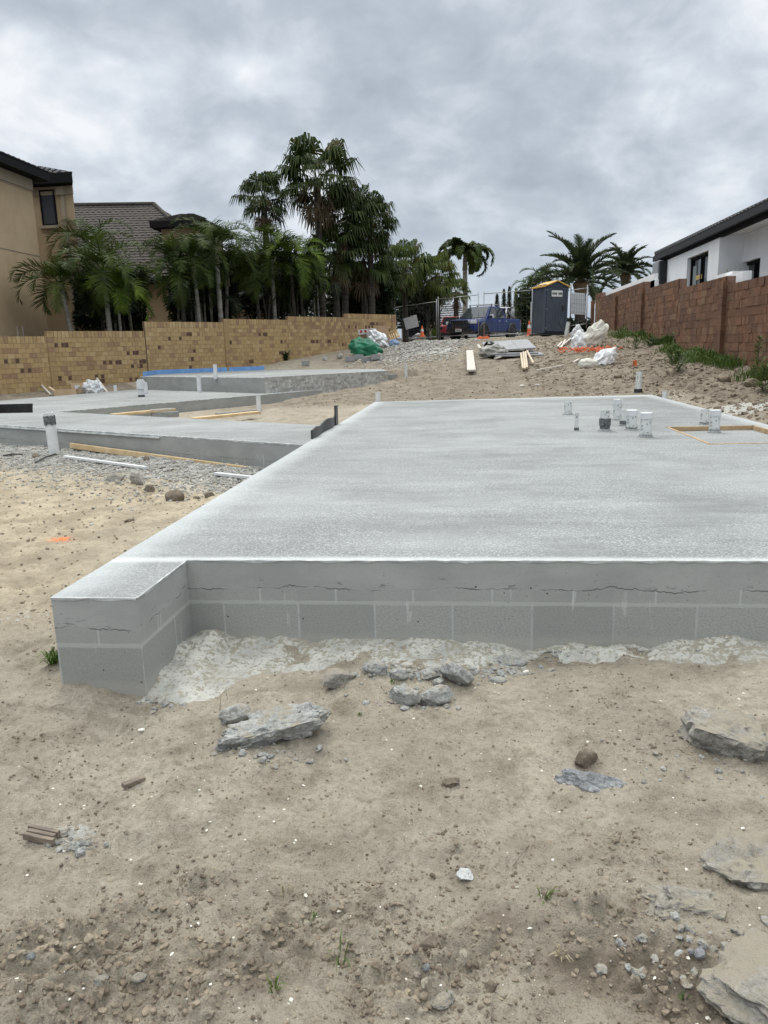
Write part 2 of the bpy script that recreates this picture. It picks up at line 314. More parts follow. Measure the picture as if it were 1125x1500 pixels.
# slab side: cast band over a block course, written in metres on the UV map
def sidemat(name, joint=.2, blk=.40, crackz=.275, tone=1.0, off=.12):
    m, t, b = nmat(name); q = NT(t); uv = q.n('ShaderNodeUVMap').outputs[0]; S = q.sep(uv); u, v = S[0], S[1]
    T = lambda c: tuple(x * tone for x in c)
    cast = q.mix(q.ramp(q.noise(2.2, 5, .6, uv, .3, (1, 2, 1)), .3, .7), T((.265, .27, .258)), T((.325, .33, .315)))
    cast = q.mix(q.m('MULTIPLY', q.ramp(q.noise(45, 3, .8, uv), .45, .75), .35), cast, T((.24, .25, .25)))
    wn = q.n('ShaderNodeTexWhiteNoise', noise_dimensions='1D')
    q.l(q.m('FLOOR', q.m('DIVIDE', q.m('ADD', u, off), blk)), wn.inputs['W'])
    blkc = q.mix(wn.outputs[0], T((.262, .265, .25)), T((.315, .318, .30)))
    blkc = q.mix(q.m('MULTIPLY', q.ramp(q.noise(95, 3, .85, uv), .42, .62), .55), blkc, T((.20, .205, .195)))
    blkc = q.mix(q.m('MULTIPLY', q.ramp(q.noise(130, 2, .8, uv), .58, .7), .4), blkc, T((.42, .43, .43)))
    def joints(off, wd=.004):
        f = q.m('FRACT', q.m('DIVIDE', q.m('ADD', u, off), blk)); d = q.m('MULTIPLY', q.m('ABSOLUTE', q.m('SUBTRACT', f, .5)), blk)
        d = q.m('ADD', d, q.m('MULTIPLY', q.m('SUBTRACT', q.noise(30, 3, .6, uv), .5), .006)); return q.ramp(d, blk / 2 - wd - .004, blk / 2 - wd * .3)
    n1 = q.m('MULTIPLY', q.m('SUBTRACT', q.noise(2.6, 6, .62, uv, 0, (1, .01, 1)), .5), .13)
    n1 = q.m('ADD', n1, q.m('MULTIPLY', q.m('SUBTRACT', q.noise(22, 4, .6, uv, 0, (1, .01, 1)), .5), .03))
    cz = q.m('ADD', n1, crackz); dz = q.m('SUBTRACT', v, cz)
    mid = q.mix(.45, cast, blkc); mid = q.mix(q.m('MULTIPLY', joints(off+.2), .55), mid, T((.42, .44, .43)))
    c = q.mix(q.ramp(dz, -.002, .002), mid, cast)
    low = q.mix(q.m('MULTIPLY', joints(off), q.ramp(q.noise(9, 4, .7, uv), .3, .62, .25, .9)), blkc, T((.36, .375, .37))); c = q.mix(q.ramp(v, joint - .004, joint + .002), low, c)
    bandw = q.m('ADD', q.m('MULTIPLY', q.noise(8, 4, .7, uv), .016), .002)
    band = q.ramp(q.m('SUBTRACT', q.m('ABSOLUTE', q.m('SUBTRACT', v, joint)), bandw), .003, -.003); c = q.mix(q.m('MULTIPLY', band, .55), c, T((.40, .41, .39)))
    cr = q.m('MULTIPLY', q.ramp(q.m('ABSOLUTE', dz), .0042, .0006), q.ramp(q.noise(4.3, 4, .65, uv), .44, .58)); c = q.mix(q.m('MULTIPLY', cr, .8), c, T((.11, .115, .11)))
    hole = q.m('MULTIPLY', q.ramp(q.vor(9.5, uv), .055, .04), q.ramp(q.noise(6, 2, .5, uv), .48, .52)); hole2 = q.m('MULTIPLY', q.ramp(q.vor(36, uv), .10, .06), q.ramp(q.noise(5, 3, .6, uv), .52, .60))
    hh = q.m('MAXIMUM', hole, hole2); c = q.mix(hh, c, T((.07, .072, .07)))
    rg = q.m('MULTIPLY', q.ramp(q.noise(14, 5, .75, uv, 0, (.5, 1.6, 1)), .60, .66), q.ramp(q.m('ABSOLUTE', q.m('SUBTRACT', v, crackz + .03)), .05, .01)); c = q.mix(q.m('MULTIPLY', rg, .7), c, T((.12, .125, .12)))
    drip = q.m('MULTIPLY', q.ramp(q.noise(16, 4, .6, uv, .2, (1, .12, 1)), .63, .69), q.ramp(v, .30, .24)); c = q.mix(q.m('MULTIPLY', drip, .4), c, T((.50, .51, .50)))
    c = q.mix(q.m('MULTIPLY', q.ramp(q.m('ADD', v, q.m('MULTIPLY', q.noise(7, 3, .6, uv), .06)), .085, .02), .5), c, (.40, .385, .35))
    q.l(c, b.inputs['Base Color']); b.inputs['Roughness'].default_value = .93; b.inputs['Specular IOR Level'].default_value = .2
    h = q.m('SUBTRACT', q.m('MULTIPLY', q.noise(60, 4, .8, uv), .25), q.m('ADD', q.m('MULTIPLY', cr, 1.0), hh)); q.bump(h, .7, .008, b); return m
M['side'] = sidemat('slab_side', off=-.183, tone=1.10); M['side2'] = sidemat('slab_side_left', .12, .40, .2, 1.02)
M['lip'] = simple('slab_lip', (.36, .375, .37), (.58, .60, .59), .85, 9, .4, 60)
m, t, b = nmat('cement_spill'); q = NT(t)
c = q.mix(q.ramp(q.noise(5, 4, .6), .35, .65), (.32, .32, .295), (.45, .445, .405))
c = q.mix(q.ramp(q.m('ADD', q.noise(30, 5, .72, None, .2), q.m('MULTIPLY', q.noise(3, 3, .6), .5)), .74, .82), c, (.27, .25, .20))
c = q.mix(q.m('MULTIPLY', q.ramp(q.noise(60, 4, .8), .52, .6), .6), c, (.20, .20, .185))
q.l(c, b.inputs['Base Color']); b.inputs['Roughness'].default_value = .95; b.inputs['Specular IOR Level'].default_value = .15
q.bump(q.noise(40, 6, .8), .6, .006, b); M['spill'] = m
M['rawbrick'] = None
M['concrete_block'] = simple('grey_block', (.22, .225, .225), (.30, .305, .30), .95, 14, .5, 60)
M['timber'] = simple('pine', (.50, .36, .19), (.62, .47, .28), .75, 5, .3, 40, sc3=(1, 1, 1), local=True)
M['timber_old'] = simple('weathered_timber', (.13, .105, .085), (.22, .18, .14), .9, 30, .8, 60, local=True, sc3=(.25, 1.5, 1.5))
M['timber_grey'] = simple('grey_timber', (.42, .38, .33), (.56, .52, .47), .85, 8, .4, 40, local=True)
M['frame_timber'] = simple('frame_timber', (.33, .22, .12), (.44, .31, .18), .8, 9, .3, 40)
def pipemat():
    m, t, b = nmat('pvc'); q = NT(t); v = q.n('ShaderNodeTexCoord').outputs['Object']
    c = q.mix(q.ramp(q.noise(30, 4, .7, v), .54, .60), (.60, .615, .60), (.23, .24, .235)); c = q.mix(q.m('MULTIPLY', q.ramp(q.noise(9, 3, .6, v), .4, .7), .5), c, (.47, .48, .46))
    q.l(c, b.inputs['Base Color']); b.inputs['Roughness'].default_value = .5; return m
M['pvc'] = pipemat(); M['pvc_clean'] = simple('white_pvc', (.66, .67, .67), (.55, .56, .56), .4, 8, local=True)
M['tape'] = simple('dark_tape', (.045, .047, .05), (.16, .165, .165), .6, 30, .4, 80, local=True)
M['ring'] = simple('cement_ring', (.22, .23, .23), (.36, .37, .37), .9, 40, .8, 80)
M['black'] = simple('black_plastic', (.012, .012, .013), (.03, .03, .032), .45, 20, .4, 40)
M['blue'] = simple('blue_foam', (.12, .27, .55), (.17, .33, .62), .7, 4)
M['render_wall'] = simple('beige_render', (.37, .275, .17), (.42, .32, .20), .92, 1.2, .3, 120, bd=.004)
M['white_render'] = simple('white_render', (.74, .75, .76), (.80, .81, .82), .85, 2, .3, 150, bd=.004)
M['fascia'] = simple('dark_fascia', (.008, .008, .009), None, .8, spec=.15)
M['fascia_grey'] = simple('charcoal_fascia', (.018, .019, .021), None, .6, spec=.25)
M['trim'] = simple('beige_trim', (.31, .255, .185), None, .8)
def rooftile(name, a, b2, sheen, rough=.65):
    m, t, b = nmat(name); q = NT(t); c = q.mix(q.ramp(q.noise(3.5, 5, .7), .35, .65), a, b2); c = q.mix(q.m('MULTIPLY', q.ramp(q.noise(16, 3, .7), .5, .7), .5), c, sheen)
    q.l(c, b.inputs['Base Color']); b.inputs['Roughness'].default_value = rough; q.bump(q.noise(18, 3), .5, .02, b); return m
M['tile_brown'] = rooftile('brown_tiles', (.034, .028, .023), (.06, .05, .042), (.10, .09, .08), .95)
M['tile_dark'] = rooftile('dark_tiles', (.02, .02, .022), (.04, .04, .045), (.07, .07, .075))
M['tile_grey'] = rooftile('grey_tiles', (.10, .105, .115), (.17, .175, .19), (.4, .41, .43))
def glass(name, c, r=.06):
    m, t, b = nmat(name); b.inputs['Base Color'].default_value = (*c, 1); b.inputs['Roughness'].default_value = r; b.inputs['Specular IOR Level'].default_value = .5; b.inputs['IOR'].default_value = 1.5; return m
M['glass'] = glass('dark_glass', (.015, .018, .022)); M['glass_blind'] = glass('blind_glass', (.055, .06, .07), .25)
M['room_dark'] = simple('dark_room', (.01, .01, .012), None, .9)
M['curtain'] = simple('curtain', (.28, .31, .31), (.2, .23, .23), .8, 10, sc3=(6, 6, .1))
M['steel'] = simple('galvanised', (.33, .335, .34), (.24, .245, .25), .45, 6, metal=.6)
M['mesh'] = simple('mesh_wire', (.22, .225, .23), None, .5, metal=.5)
# foliage
def leafmat(name, a, b2, c3=None):
    m, t, b = nmat(name); q = NT(t); c = q.mix(q.ramp(q.noise(1.6, 3, .6), .35, .65), a, b2)
    if c3: c = q.mix(q.ramp(q.noise(.9, 4, .7, None, .5), .58, .66), c, c3)
    q.l(c, b.inputs['Base Color']); b.inputs['Roughness'].default_value = .6; b.inputs['Specular IOR Level'].default_value = .16
    tr = q.n('ShaderNodeBsdfTranslucent'); q.l(c, tr.inputs[0]); ms = q.n('ShaderNodeMixShader'); ms.inputs[0].default_value = .22
    o = [x for x in t.nodes if x.type == 'OUTPUT_MATERIAL'][0]; q.l(b.outputs[0], ms.inputs[1]); q.l(tr.outputs[0], ms.inputs[2]); q.l(ms.outputs[0], o.inputs[0]); return m
M['palm'] = leafmat('palm_green', (.022, .039, .007), (.054, .078, .012)); M['palm_bright'] = leafmat('palm_light', (.055, .095, .010), (.12, .17, .018))  # the second leaf is a brighter green of its own
M['fan'] = leafmat('fan_green', (.020, .034, .008), (.045, .066, .014), (.085, .075, .025)); M['fan2'] = leafmat('fan_green_olive', (.045, .07, .016), (.095, .12, .026), (.13, .10, .03))
M['date'] = leafmat('date_green', (.025, .038, .018), (.05, .066, .028)); M['dead'] = leafmat('dead_frond', (.12, .085, .045), (.18, .14, .09))
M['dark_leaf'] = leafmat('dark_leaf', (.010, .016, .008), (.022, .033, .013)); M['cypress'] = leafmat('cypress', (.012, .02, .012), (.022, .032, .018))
M['grass'] = leafmat('weed_green', (.055, .095, .022), (.10, .15, .035), (.14, .15, .06)); M['grass_dry'] = leafmat('dry_grass', (.33, .27, .16), (.42, .36, .24))
M['trunk'] = simple('grey_trunk', (.17, .155, .13), (.30, .285, .25), .9, 3, .6, 14, sc3=(.6, .6, 4)); M['trunk_dark'] = simple('dark_trunk', (.03, .025, .02), (.07, .06, .048), .95, 3, .6, 14, sc3=(.6, .6, 4))
M['trunk_green'] = simple('green_stem', (.10, .11, .06), (.18, .17, .11), .7, 4, sc3=(.5, .5, 3))

# ------------------------------------------------------------------ mesh builder
class MB:
    def __init__(s): s.v = []; s.f = []; s.uv = []; s.mi = []; s.k = 0
    def vert(s, p): s.v.append(tuple(p)); return len(s.v) - 1
    def face(s, pts, uv=None, k=None):
        i0 = len(s.v); s.v += [tuple(p) for p in pts]; s.f.append(tuple(range(i0, i0 + len(pts)))); s.uv.append(uv); s.mi.append(s.k if k is None else k)
    def idx(s, f): s.f.append(tuple(f)); s.uv.append(None); s.mi.append(s.k)
    def box(s, c, sz, rot=None, taper=1.0):
        hx, hy, hz = sz[0] / 2, sz[1] / 2, sz[2] / 2; i0 = len(s.v)
        for z in (-1, 1):
            k = taper if z > 0 else 1
            for x, y in ((-1, -1), (1, -1), (1, 1), (-1, 1)):
                p = Vector((x * hx * k, y * hy * k, z * hz))
                if rot is not None: p = rot @ p
                s.v.append((p.x + c[0], p.y + c[1], p.z + c[2]))
        for f in ((0, 3, 2, 1), (4, 5, 6, 7), (0, 1, 5, 4), (1, 2, 6, 5), (2, 3, 7, 6), (3, 0, 4, 7)): s.idx([i0 + j for j in f])
    def bar(s, a, b, wd, th=None, up=(0, 0, 1)):
        a, b = Vector(a), Vector(b); d = b - a; ln = d.length; d.normalize(); u = Vector(up)
        if abs(d.dot(u)) > .98: u = Vector((1, 0, 0))
        sd_ = d.cross(u).normalized(); u = sd_.cross(d)
        s.box((a + b) / 2, (ln, wd, th or wd), Matrix((d, sd_, u)).transposed())
    def tube(s, pts, r, n=8, cap=True):
        pts = [Vector(p) for p in pts]; rr = r if isinstance(r, (list, tuple)) else [r] * len(pts); rings = []
        for i, p in enumerate(pts):
            d = (pts[min(i + 1, len(pts) - 1)] - pts[max(i - 1, 0)]).normalized(); u = Vector((0, 0, 1)) if abs(d.z) < .9 else Vector((1, 0, 0))
            a = d.cross(u).normalized(); c = d.cross(a); ring = []
            for k in range(n): th = 2 * pi * k / n; ring.append(s.vert(p + (a * cos(th) + c * sin(th)) * rr[i]))
            rings.append(ring)
        for A, B in zip(rings, rings[1:]):
            for k in range(n): s.idx((A[k], A[(k + 1) % n], B[(k + 1) % n], B[k]))
        if cap: s.idx(rings[0][::-1]); s.idx(rings[-1])
    def lathe(s, c, prof, n=16):
        rings = [[s.vert((c[0] + r * cos(2 * pi * k / n), c[1] + r * sin(2 * pi * k / n), c[2] + z)) for k in range(n)] for r, z in prof]
        for A, B in zip(rings, rings[1:]):
            for k in range(n): s.idx((A[k], A[(k + 1) % n], B[(k + 1) % n], B[k]))
        s.idx(rings[0][::-1]); s.idx(rings[-1])
    def build(s, name, mat, parent=None, smooth=False, loc=None, bevel=0):
        me = bpy.data.meshes.new(name); off = Vector(loc) if loc is not None else Vector((0, 0, 0))
        me.from_pydata([(v[0] - off.x, v[1] - off.y, v[2] - off.z) for v in s.v], [], s.f)
        for mm in (mat if isinstance(mat, (list, tuple)) else [mat]): me.materials.append(M[mm] if isinstance(mm, str) else mm)
        if any(u is not None for u in s.uv):
            ul = me.uv_layers.new(name='UVMap')
            for p, u in zip(me.polygons, s.uv):
                if u:
                    for li, x in zip(p.loop_indices, u): ul.data[li].uv = x
        me.polygons.foreach_set('material_index', s.mi)
        if smooth: me.polygons.foreach_set('use_smooth', [True] * len(me.polygons))
        me.update(); o = bpy.data.objects.new(name, me); COL.objects.link(o); o.location = off
        if bevel: md = o.modifiers.new('b', 'BEVEL'); md.width = bevel; md.segments = 2; md.limit_method = 'ANGLE'
        if parent is not None: o.parent = parent; o.location = off - parent_world(parent)
        return o
PW = {}
def parent_world(o):
    p = Vector(o.location); q_ = o.parent
    while q_ is not None: p = p + q_.location; q_ = q_.parent
    return p
def tag(o, label=None, cat=None, group=None, kind=None):
    if label: o['label'] = label
    if cat: o['category'] = cat
    if group: o['group'] = group
    if kind: o['kind'] = kind
    return o
def thing(name, loc, label, cat, group=None):
    o = bpy.data.objects.new(name, None); COL.objects.link(o); o.location = loc; o.empty_display_size = .2
    return tag(o, label, cat, group)
def npmesh(name, V, Fa, mat, smooth=False, parent=None):
    me = bpy.data.meshes.new(name); V = np.asarray(V, np.float32); Fa = np.asarray(Fa, np.int32); k = Fa.shape[1]
    me.vertices.add(len(V)); me.vertices.foreach_set('co', V.ravel()); me.loops.add(Fa.size); me.loops.foreach_set('vertex_index', Fa.ravel())
    me.polygons.add(len(Fa)); me.polygons.foreach_set('loop_start', np.arange(0, Fa.size, k, dtype=np.int32)); me.polygons.foreach_set('loop_total', np.full(len(Fa), k, np.int32))
    me.polygons.foreach_set('use_smooth', np.full(len(Fa), smooth)); me.materials.append(M[mat]); me.update(calc_edges=True); me.validate()
    o = bpy.data.objects.new(name, me); COL.objects.link(o)
    if parent is not None: o.parent = parent
    return o

# ------------------------------------------------------------------ ground sheet
ys = list(np.arange(-3, .9, .12)); y = .9
while y < 9: ys.append(y); y *= 1.0046
while y < 50: ys.append(y); y *= 1.0075
while y < 900: ys.append(y); y *= 1.09
ys = np.array(ys); NU = 620; us = np.linspace(-1, 1, NU)
Xg = us[None, :] * (1.5 + .78 * np.maximum(ys, 0))[:, None]; Yg = np.repeat(ys[:, None], NU, 1)
Zg = gz(Xg, Yg)
nr, nc = Xg.shape; I = np.arange(nr * nc).reshape(nr, nc)
FQ = np.stack([I[:-1, :-1], I[:-1, 1:], I[1:, 1:], I[1:, :-1]], -1).reshape(-1, 4)
ground = npmesh('ground', np.stack([Xg, Yg, Zg], -1).reshape(-1, 3), FQ, 'sand', True); ground['kind'] = 'structure'
x, y = Xg.ravel(), Yg.ravel()
gravel = np.clip(1.25 - seg_d(x, y, FA, FC) / 1.3, 0, 1) * (y < 16); gravel = np.clip(gravel * (1 + .8 * fbm(x, y, .8, 3, 3)), 0, 1) * (x < -1.8)
rub = np.clip(1.5 * np.exp(-(((x + 1.8) / 1.7) ** 2 + ((y - 33) / 5) ** 2)) + .4 * fbm(x, y, .9, 3, 4), 0, 1) * (y > 24) * (y < 41)
yellow = sst(-1.9, -2.6, x) * sst(3.2, 4.6, y) * (1 - sst(9, 11.5, y)) * np.clip(.85 + .9 * fbm(x, y, .5, 3, 8), 0, 1)
yellow = np.maximum(yellow, .12 * sst(-5, -2, x) * (1 - sst(1.5, 4, x)) * sst(15, 17, y) * (1 - sst(26, 33, y)) * np.clip(.7 + fbm(x, y, .6, 3, 18), 0, 1))
yellow = np.maximum(yellow, .15 * inpoly(x, y, [FBK, PIT, TIP, (SX0, 18)]))
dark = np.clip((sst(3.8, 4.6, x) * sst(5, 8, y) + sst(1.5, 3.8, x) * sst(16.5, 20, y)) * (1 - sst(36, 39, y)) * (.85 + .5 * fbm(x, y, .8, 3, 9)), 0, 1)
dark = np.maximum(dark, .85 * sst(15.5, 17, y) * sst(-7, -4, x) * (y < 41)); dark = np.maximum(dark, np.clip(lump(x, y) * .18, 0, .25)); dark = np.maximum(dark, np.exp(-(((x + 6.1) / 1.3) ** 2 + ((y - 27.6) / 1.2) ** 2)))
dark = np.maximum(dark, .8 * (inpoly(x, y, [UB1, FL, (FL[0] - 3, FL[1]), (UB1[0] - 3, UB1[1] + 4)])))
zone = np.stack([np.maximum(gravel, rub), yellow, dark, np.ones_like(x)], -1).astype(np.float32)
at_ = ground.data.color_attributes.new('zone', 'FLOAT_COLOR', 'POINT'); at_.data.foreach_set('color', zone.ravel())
def blob(px, py, rx, ry): p = gnd(px, py); return np.exp(-(((x - p.x) / rx) ** 2 + ((y - p.y) / ry) ** 2))
orange = np.clip(1.1 * blob(90, 790, .085, .06), 0, 1); white = np.clip(1.5 * blob(1088, 597, .6, .9) + 1.2 * blob(640, 515, 1.0, 1.4) + 1.2 * blob(105, 1225, .08, .07) + .6 * blob(30, 905, .3, .3), 0, 1)
darker = np.clip(1.2 * blob(890, 1430, .2, .07) + 1.2 * blob(1000, 1480, .1, .08) + blob(370, 1440, .06, .04) + blob(735, 1345, .08, .04), 0, 1)  # darker sand colour laid over most of the dips
at_ = ground.data.color_attributes.new('zone2', 'FLOAT_COLOR', 'POINT'); at_.data.foreach_set('color', np.stack([orange, white, darker, np.ones_like(x)], -1).astype(np.float32).ravel())

# ------------------------------------------------------------------ scattered crumbs (nobody could count these)
def ico(sub):
    bm = bmesh.new(); bmesh.ops.create_icosphere(bm, subdivisions=sub, radius=1); V = np.array([v.co[:] for v in bm.verts]); Fa = np.array([[v.index for v in f.verts] for f in bm.faces]); bm.free(); return V, Fa
I1, I2 = ico(1), ico(2)
def scatter(name, xs, ys_, sz, mat, base=I1, flat=.6, sink=.25, jit=.28, smooth=False):
    n = len(xs); V0, F0 = base; nv = len(V0); r = np.random.RandomState(len(name) + n)
    V = V0[None] * (1 + jit * (r.rand(n, nv, 1) - .5) * 2); V = V * (sz[:, None, None] * np.stack([.7 + .7 * r.rand(n), .7 + .5 * r.rand(n), flat * (.7 + .6 * r.rand(n))], -1)[:, None, :])
    a = r.rand(n) * 2 * pi; ca, sa = np.cos(a)[:, None], np.sin(a)[:, None]; tl = (r.rand(n) - .5)[:, None] * .9
    X, Y, Z = V[..., 0], V[..., 1], V[..., 2]; X, Z = X * np.cos(tl) - Z * np.sin(tl), X * np.sin(tl) + Z * np.cos(tl); X, Y = X * ca - Y * sa, X * sa + Y * ca
    zz = gz(xs, ys_) + sz * flat * (1 - 2 * sink) * .6
    P = np.stack([X + xs[:, None], Y + ys_[:, None], Z + zz[:, None]], -1).reshape(-1, 3)
    Fa = (F0[None] + (np.arange(n) * nv)[:, None, None]).reshape(-1, 3)
    return npmesh(name, P, Fa, mat, smooth)
def outside(xs, ys_):
    return ~(inpoly(xs, ys_, MAIN) | inpoly(xs, ys_, LEFT) | inpoly(xs, ys_, UPPER))
r = np.random.RandomState(3)
n = 260000; yy = 1.0 + r.rand(n) ** 1.5 * 3.6; xx = (r.rand(n) - .5) * 2 * (.9 + .62 * yy)
dens = .06 + lump(xx, yy) * .16 + .13 * np.clip(fbm(xx, yy, 1.6, 3, 61), 0, 1); k = (r.rand(n) < dens * 1.15) & outside(xx, yy); xx, yy = xx[k], yy[k]
sz = (.0012 + .0052 * r.rand(len(xx)) ** 4) * (1 + .8 * lump(xx, yy))
tag(scatter('soil_crumbs', xx, yy, sz, 'clod', flat=.75, sink=.35), 'brown crumbs of soil strewn over the sandy foreground', 'soil', kind='stuff')
# bigger clods in the churned patches
n = 750; i = r.randint(0, len(LUMPS), n); xx = np.array([LUMPS[j][0][0] for j in i]) + r.randn(n) * np.array([LUMPS[j][1] for j in i]) * .55
yy = np.array([LUMPS[j][0][1] for j in i]) + r.randn(n) * np.array([LUMPS[j][1] for j in i]) * .45; k = (r.rand(n) < np.array([LUMPS[j][2] for j in i]) * .8) & outside(xx, yy); xx, yy = xx[k], yy[k]
tag(scatter('soil_clods', xx, yy, .003 + .010 * r.rand(len(xx)) ** 3, 'sand', I2, .6, .85, .3, False), 'lumpy clods of churned soil in the sandy foreground', 'soil', kind='stuff')
n = 1000; yy = 1.0 + r.rand(n) ** 1.3 * 2.9; xx = (r.rand(n) - .5) * 2 * (.8 + .62 * yy); k = outside(xx, yy); xx, yy = xx[k], yy[k]
tag(scatter('shell_fragments', xx, yy, .0018 + .0052 * r.rand(len(xx)) ** 3.5, 'shell', flat=.45), 'tiny white shell fragments speckling the sand', 'shells', kind='stuff')
# gravel along the left slab, lumps on the right-hand mound and rubble by the fence
n = 26000; a_ = r.rand(n); xx = FA[0] + (FC[0] - FA[0]) * a_ * 1.0; yy = FA[1] + (FC[1] - FA[1]) * a_; of = -np.abs(r.randn(n)) * .8; xx = xx + (-d_.y) * of * -1; yy = yy + (d_.x) * of * -1
# step off the slab towards the camera
xx2 = FA[0] + (FC[0] - FA[0]) * a_ - abs(d_.y) * np.abs(of); yy2 = FA[1] + (FC[1] - FA[1]) * a_ - abs(d_.x) * np.abs(of); k = outside(xx2, yy2) & (xx2 < SX0) & (xx2 > -11); xx, yy = xx2[k], yy2[k]
tag(scatter('gravel', xx, yy, .007 + .016 * r.rand(len(xx)) ** 2, 'gravel', flat=.7), 'grey gravel heaped along the foot of the left slab', 'gravel', kind='stuff')
n = 9000; xx = np.where(r.rand(n) < .55, 3.75 + r.rand(n) * 2.8, 1.5 + r.rand(n) * 5); yy = np.where(xx < 3.75, 16.6 + r.rand(n) * 15, 6 + r.rand(n) * 26); k = outside(xx, yy); xx, yy = xx[k], yy[k]
tag(scatter('dirt_lumps', xx, yy, .012 + .055 * r.rand(len(xx)) ** 3.2, 'lumpsoil', I1, .7, .5, .3), 'lumps of dug brown dirt banked beside the red wall', 'dirt', kind='stuff')
n = 5500; xx = -2.0 + r.randn(n) * 1.05; yy = 33 + r.randn(n) * 3.2; k = outside(xx, yy) & (yy < 40) & (xx > -5) & (xx < 2.2); xx, yy = xx[k], yy[k]
tag(scatter('rubble', xx, yy, .015 + .06 * r.rand(len(xx)) ** 3, 'gravel', I1, .6, .4, .35), 'grey rubble spread before the temporary fence', 'rubble', kind='stuff')
n = 9000; yy = 3.4 + r.rand(n) * 8; xx = -1.95 - r.rand(n) * 7; k = outside(xx, yy); xx, yy = xx[k], yy[k]
tag(scatter('loose_grit', xx, yy, .003 + .013 * r.rand(len(xx)) ** 5, 'clod', flat=.7), 'loose grit over the yellowish sand left of the main slab', 'grit', kind='stuff')
n = 7000; yy = 16 + r.rand(n) * 18; xx = -4 + r.rand(n) * 7; k = outside(xx, yy); xx, yy = xx[k], yy[k]
tag(scatter('sand_pebbles', xx, yy, .006 + .022 * r.rand(len(xx)) ** 5, 'clod', flat=.6), 'scattered pebbles on the sandy track to the street', 'pebbles', kind='stuff')
from mathutils import noise as mnoise
# ------------------------------------------------------------------ concrete slabs
def deck(poly, z, holes=()):
    mb = MB(); loops = [[Vector((x, y, 0)) for x, y in poly]] + [[Vector((x, y, 0)) for x, y in h] for h in holes]
    tris = tessellate_polygon(loops); pts = [p for l in loops for p in l]
    for t_ in tris:
        a, b, c = [pts[i] for i in t_]
        if (b - a).cross(c - a).z < 0: b, c = c, b
        mb.face([(p.x, p.y, z) for p in (a, b, c)])
    return mb
def sides(poly, z0, z1, edges=None, u0=0.0):
    mb = MB(); n = len(poly); area = sum(poly[i][0] * poly[(i + 1) % n][1] - poly[(i + 1) % n][0] * poly[i][1] for i in range(n)); u = u0
    for i in range(n):
        a, b = poly[i], poly[(i + 1) % n]; ln = hypot(b[0] - a[0], b[1] - a[1])
        if edges is None or i in edges:
            q = [(a[0], a[1], z0), (b[0], b[1], z0), (b[0], b[1], z1), (a[0], a[1], z1)]; uv = [(u, z0), (u + ln, z0), (u + ln, z1), (u, z1)]
            if area < 0: q = q[::-1]; uv = uv[::-1]
            mb.face(q, uv)
        u += ln
    return mb
def lip(poly, z, edges=None, w_=.004, h=.013):
    mb = MB(); n = len(poly); area = sum(poly[i][0] * poly[(i + 1) % n][1] - poly[(i + 1) % n][0] * poly[i][1] for i in range(n)); s = 1 if area > 0 else -1
    rr = random.Random(5)
    for i in range(n):
        if edges is not None and i not in edges: continue
        a, b = Vector(poly[i]), Vector(poly[(i + 1) % n]); d = (b - a); ln = d.length; d.normalize(); nr_ = Vector((d.y, -d.x)) * s; k = max(2, int(ln / .05)); prev = None
        for j in range(k + 1):
            p = a + d * (ln * j / k); hh = h * (.5 + rr.random()); ww = w_ * (.5 + 1.2 * rr.random())
            cur = (Vector((p.x, p.y, z)), Vector((p.x + nr_.x * ww, p.y + nr_.y * ww, z - .003)), Vector((p.x + nr_.x * ww * .4, p.y + nr_.y * ww * .4, z - hh)))
            if prev:
                for m_ in range(2): mb.face([prev[m_], cur[m_], cur[m_ + 1], prev[m_ + 1]] if s < 0 else [prev[m_ + 1], cur[m_ + 1], cur[m_], prev[m_]])
            prev = cur
    return mb
RX0, RX1, RY0, RY1 = 2.46, 3.52, 8.10, 9.85
slab = thing('concrete_slab', (0, SY0, 0), 'broad pale grey concrete house slab filling the middle of the plot, with pipe stubs standing on it', 'concrete slab')
hole = [(RX0, RY0), (RX0, RY1), (RX1, RY1), (RX1, RY0)]
deck(MAIN, TOP, [hole]).build('slab_top', 'deck', slab)
sides(MAIN, -.25, TOP, None, -(NIBW + SY0 - NIB)).build('slab_edge', 'side', slab)
lip(MAIN, TOP).build('edge_lip', 'lip', slab)
rc = thing('wet_area_recess', (RX0, RY0, TOP), None, None); rc.parent = slab; rc.location = Vector((RX0, RY0, TOP)) - slab.location
mb = MB(); mb.face([(RX0, RY0, TOP - .05), (RX1, RY0, TOP - .05), (RX1, RY1, TOP - .05), (RX0, RY1, TOP - .05)]); mb.build('recess_floor', 'deck2', rc)
mb = MB()
for a, b in (((RX0, RY0), (RX1, RY0)), ((RX1, RY0), (RX1, RY1)), ((RX1, RY1), (RX0, RY1)), ((RX0, RY1), (RX0, RY0))):
    c = Vector(((RX0 + RX1) / 2, (RY0 + RY1) / 2)); A = Vector(a); B = Vector(b); nn = (c - (A + B) / 2).normalized() * .018
    mb.bar((A.x + nn.x, A.y + nn.y, TOP - .022), (B.x + nn.x, B.y + nn.y, TOP - .022), .03, .052)
mb.build('timber_frame', 'frame_timber', rc)
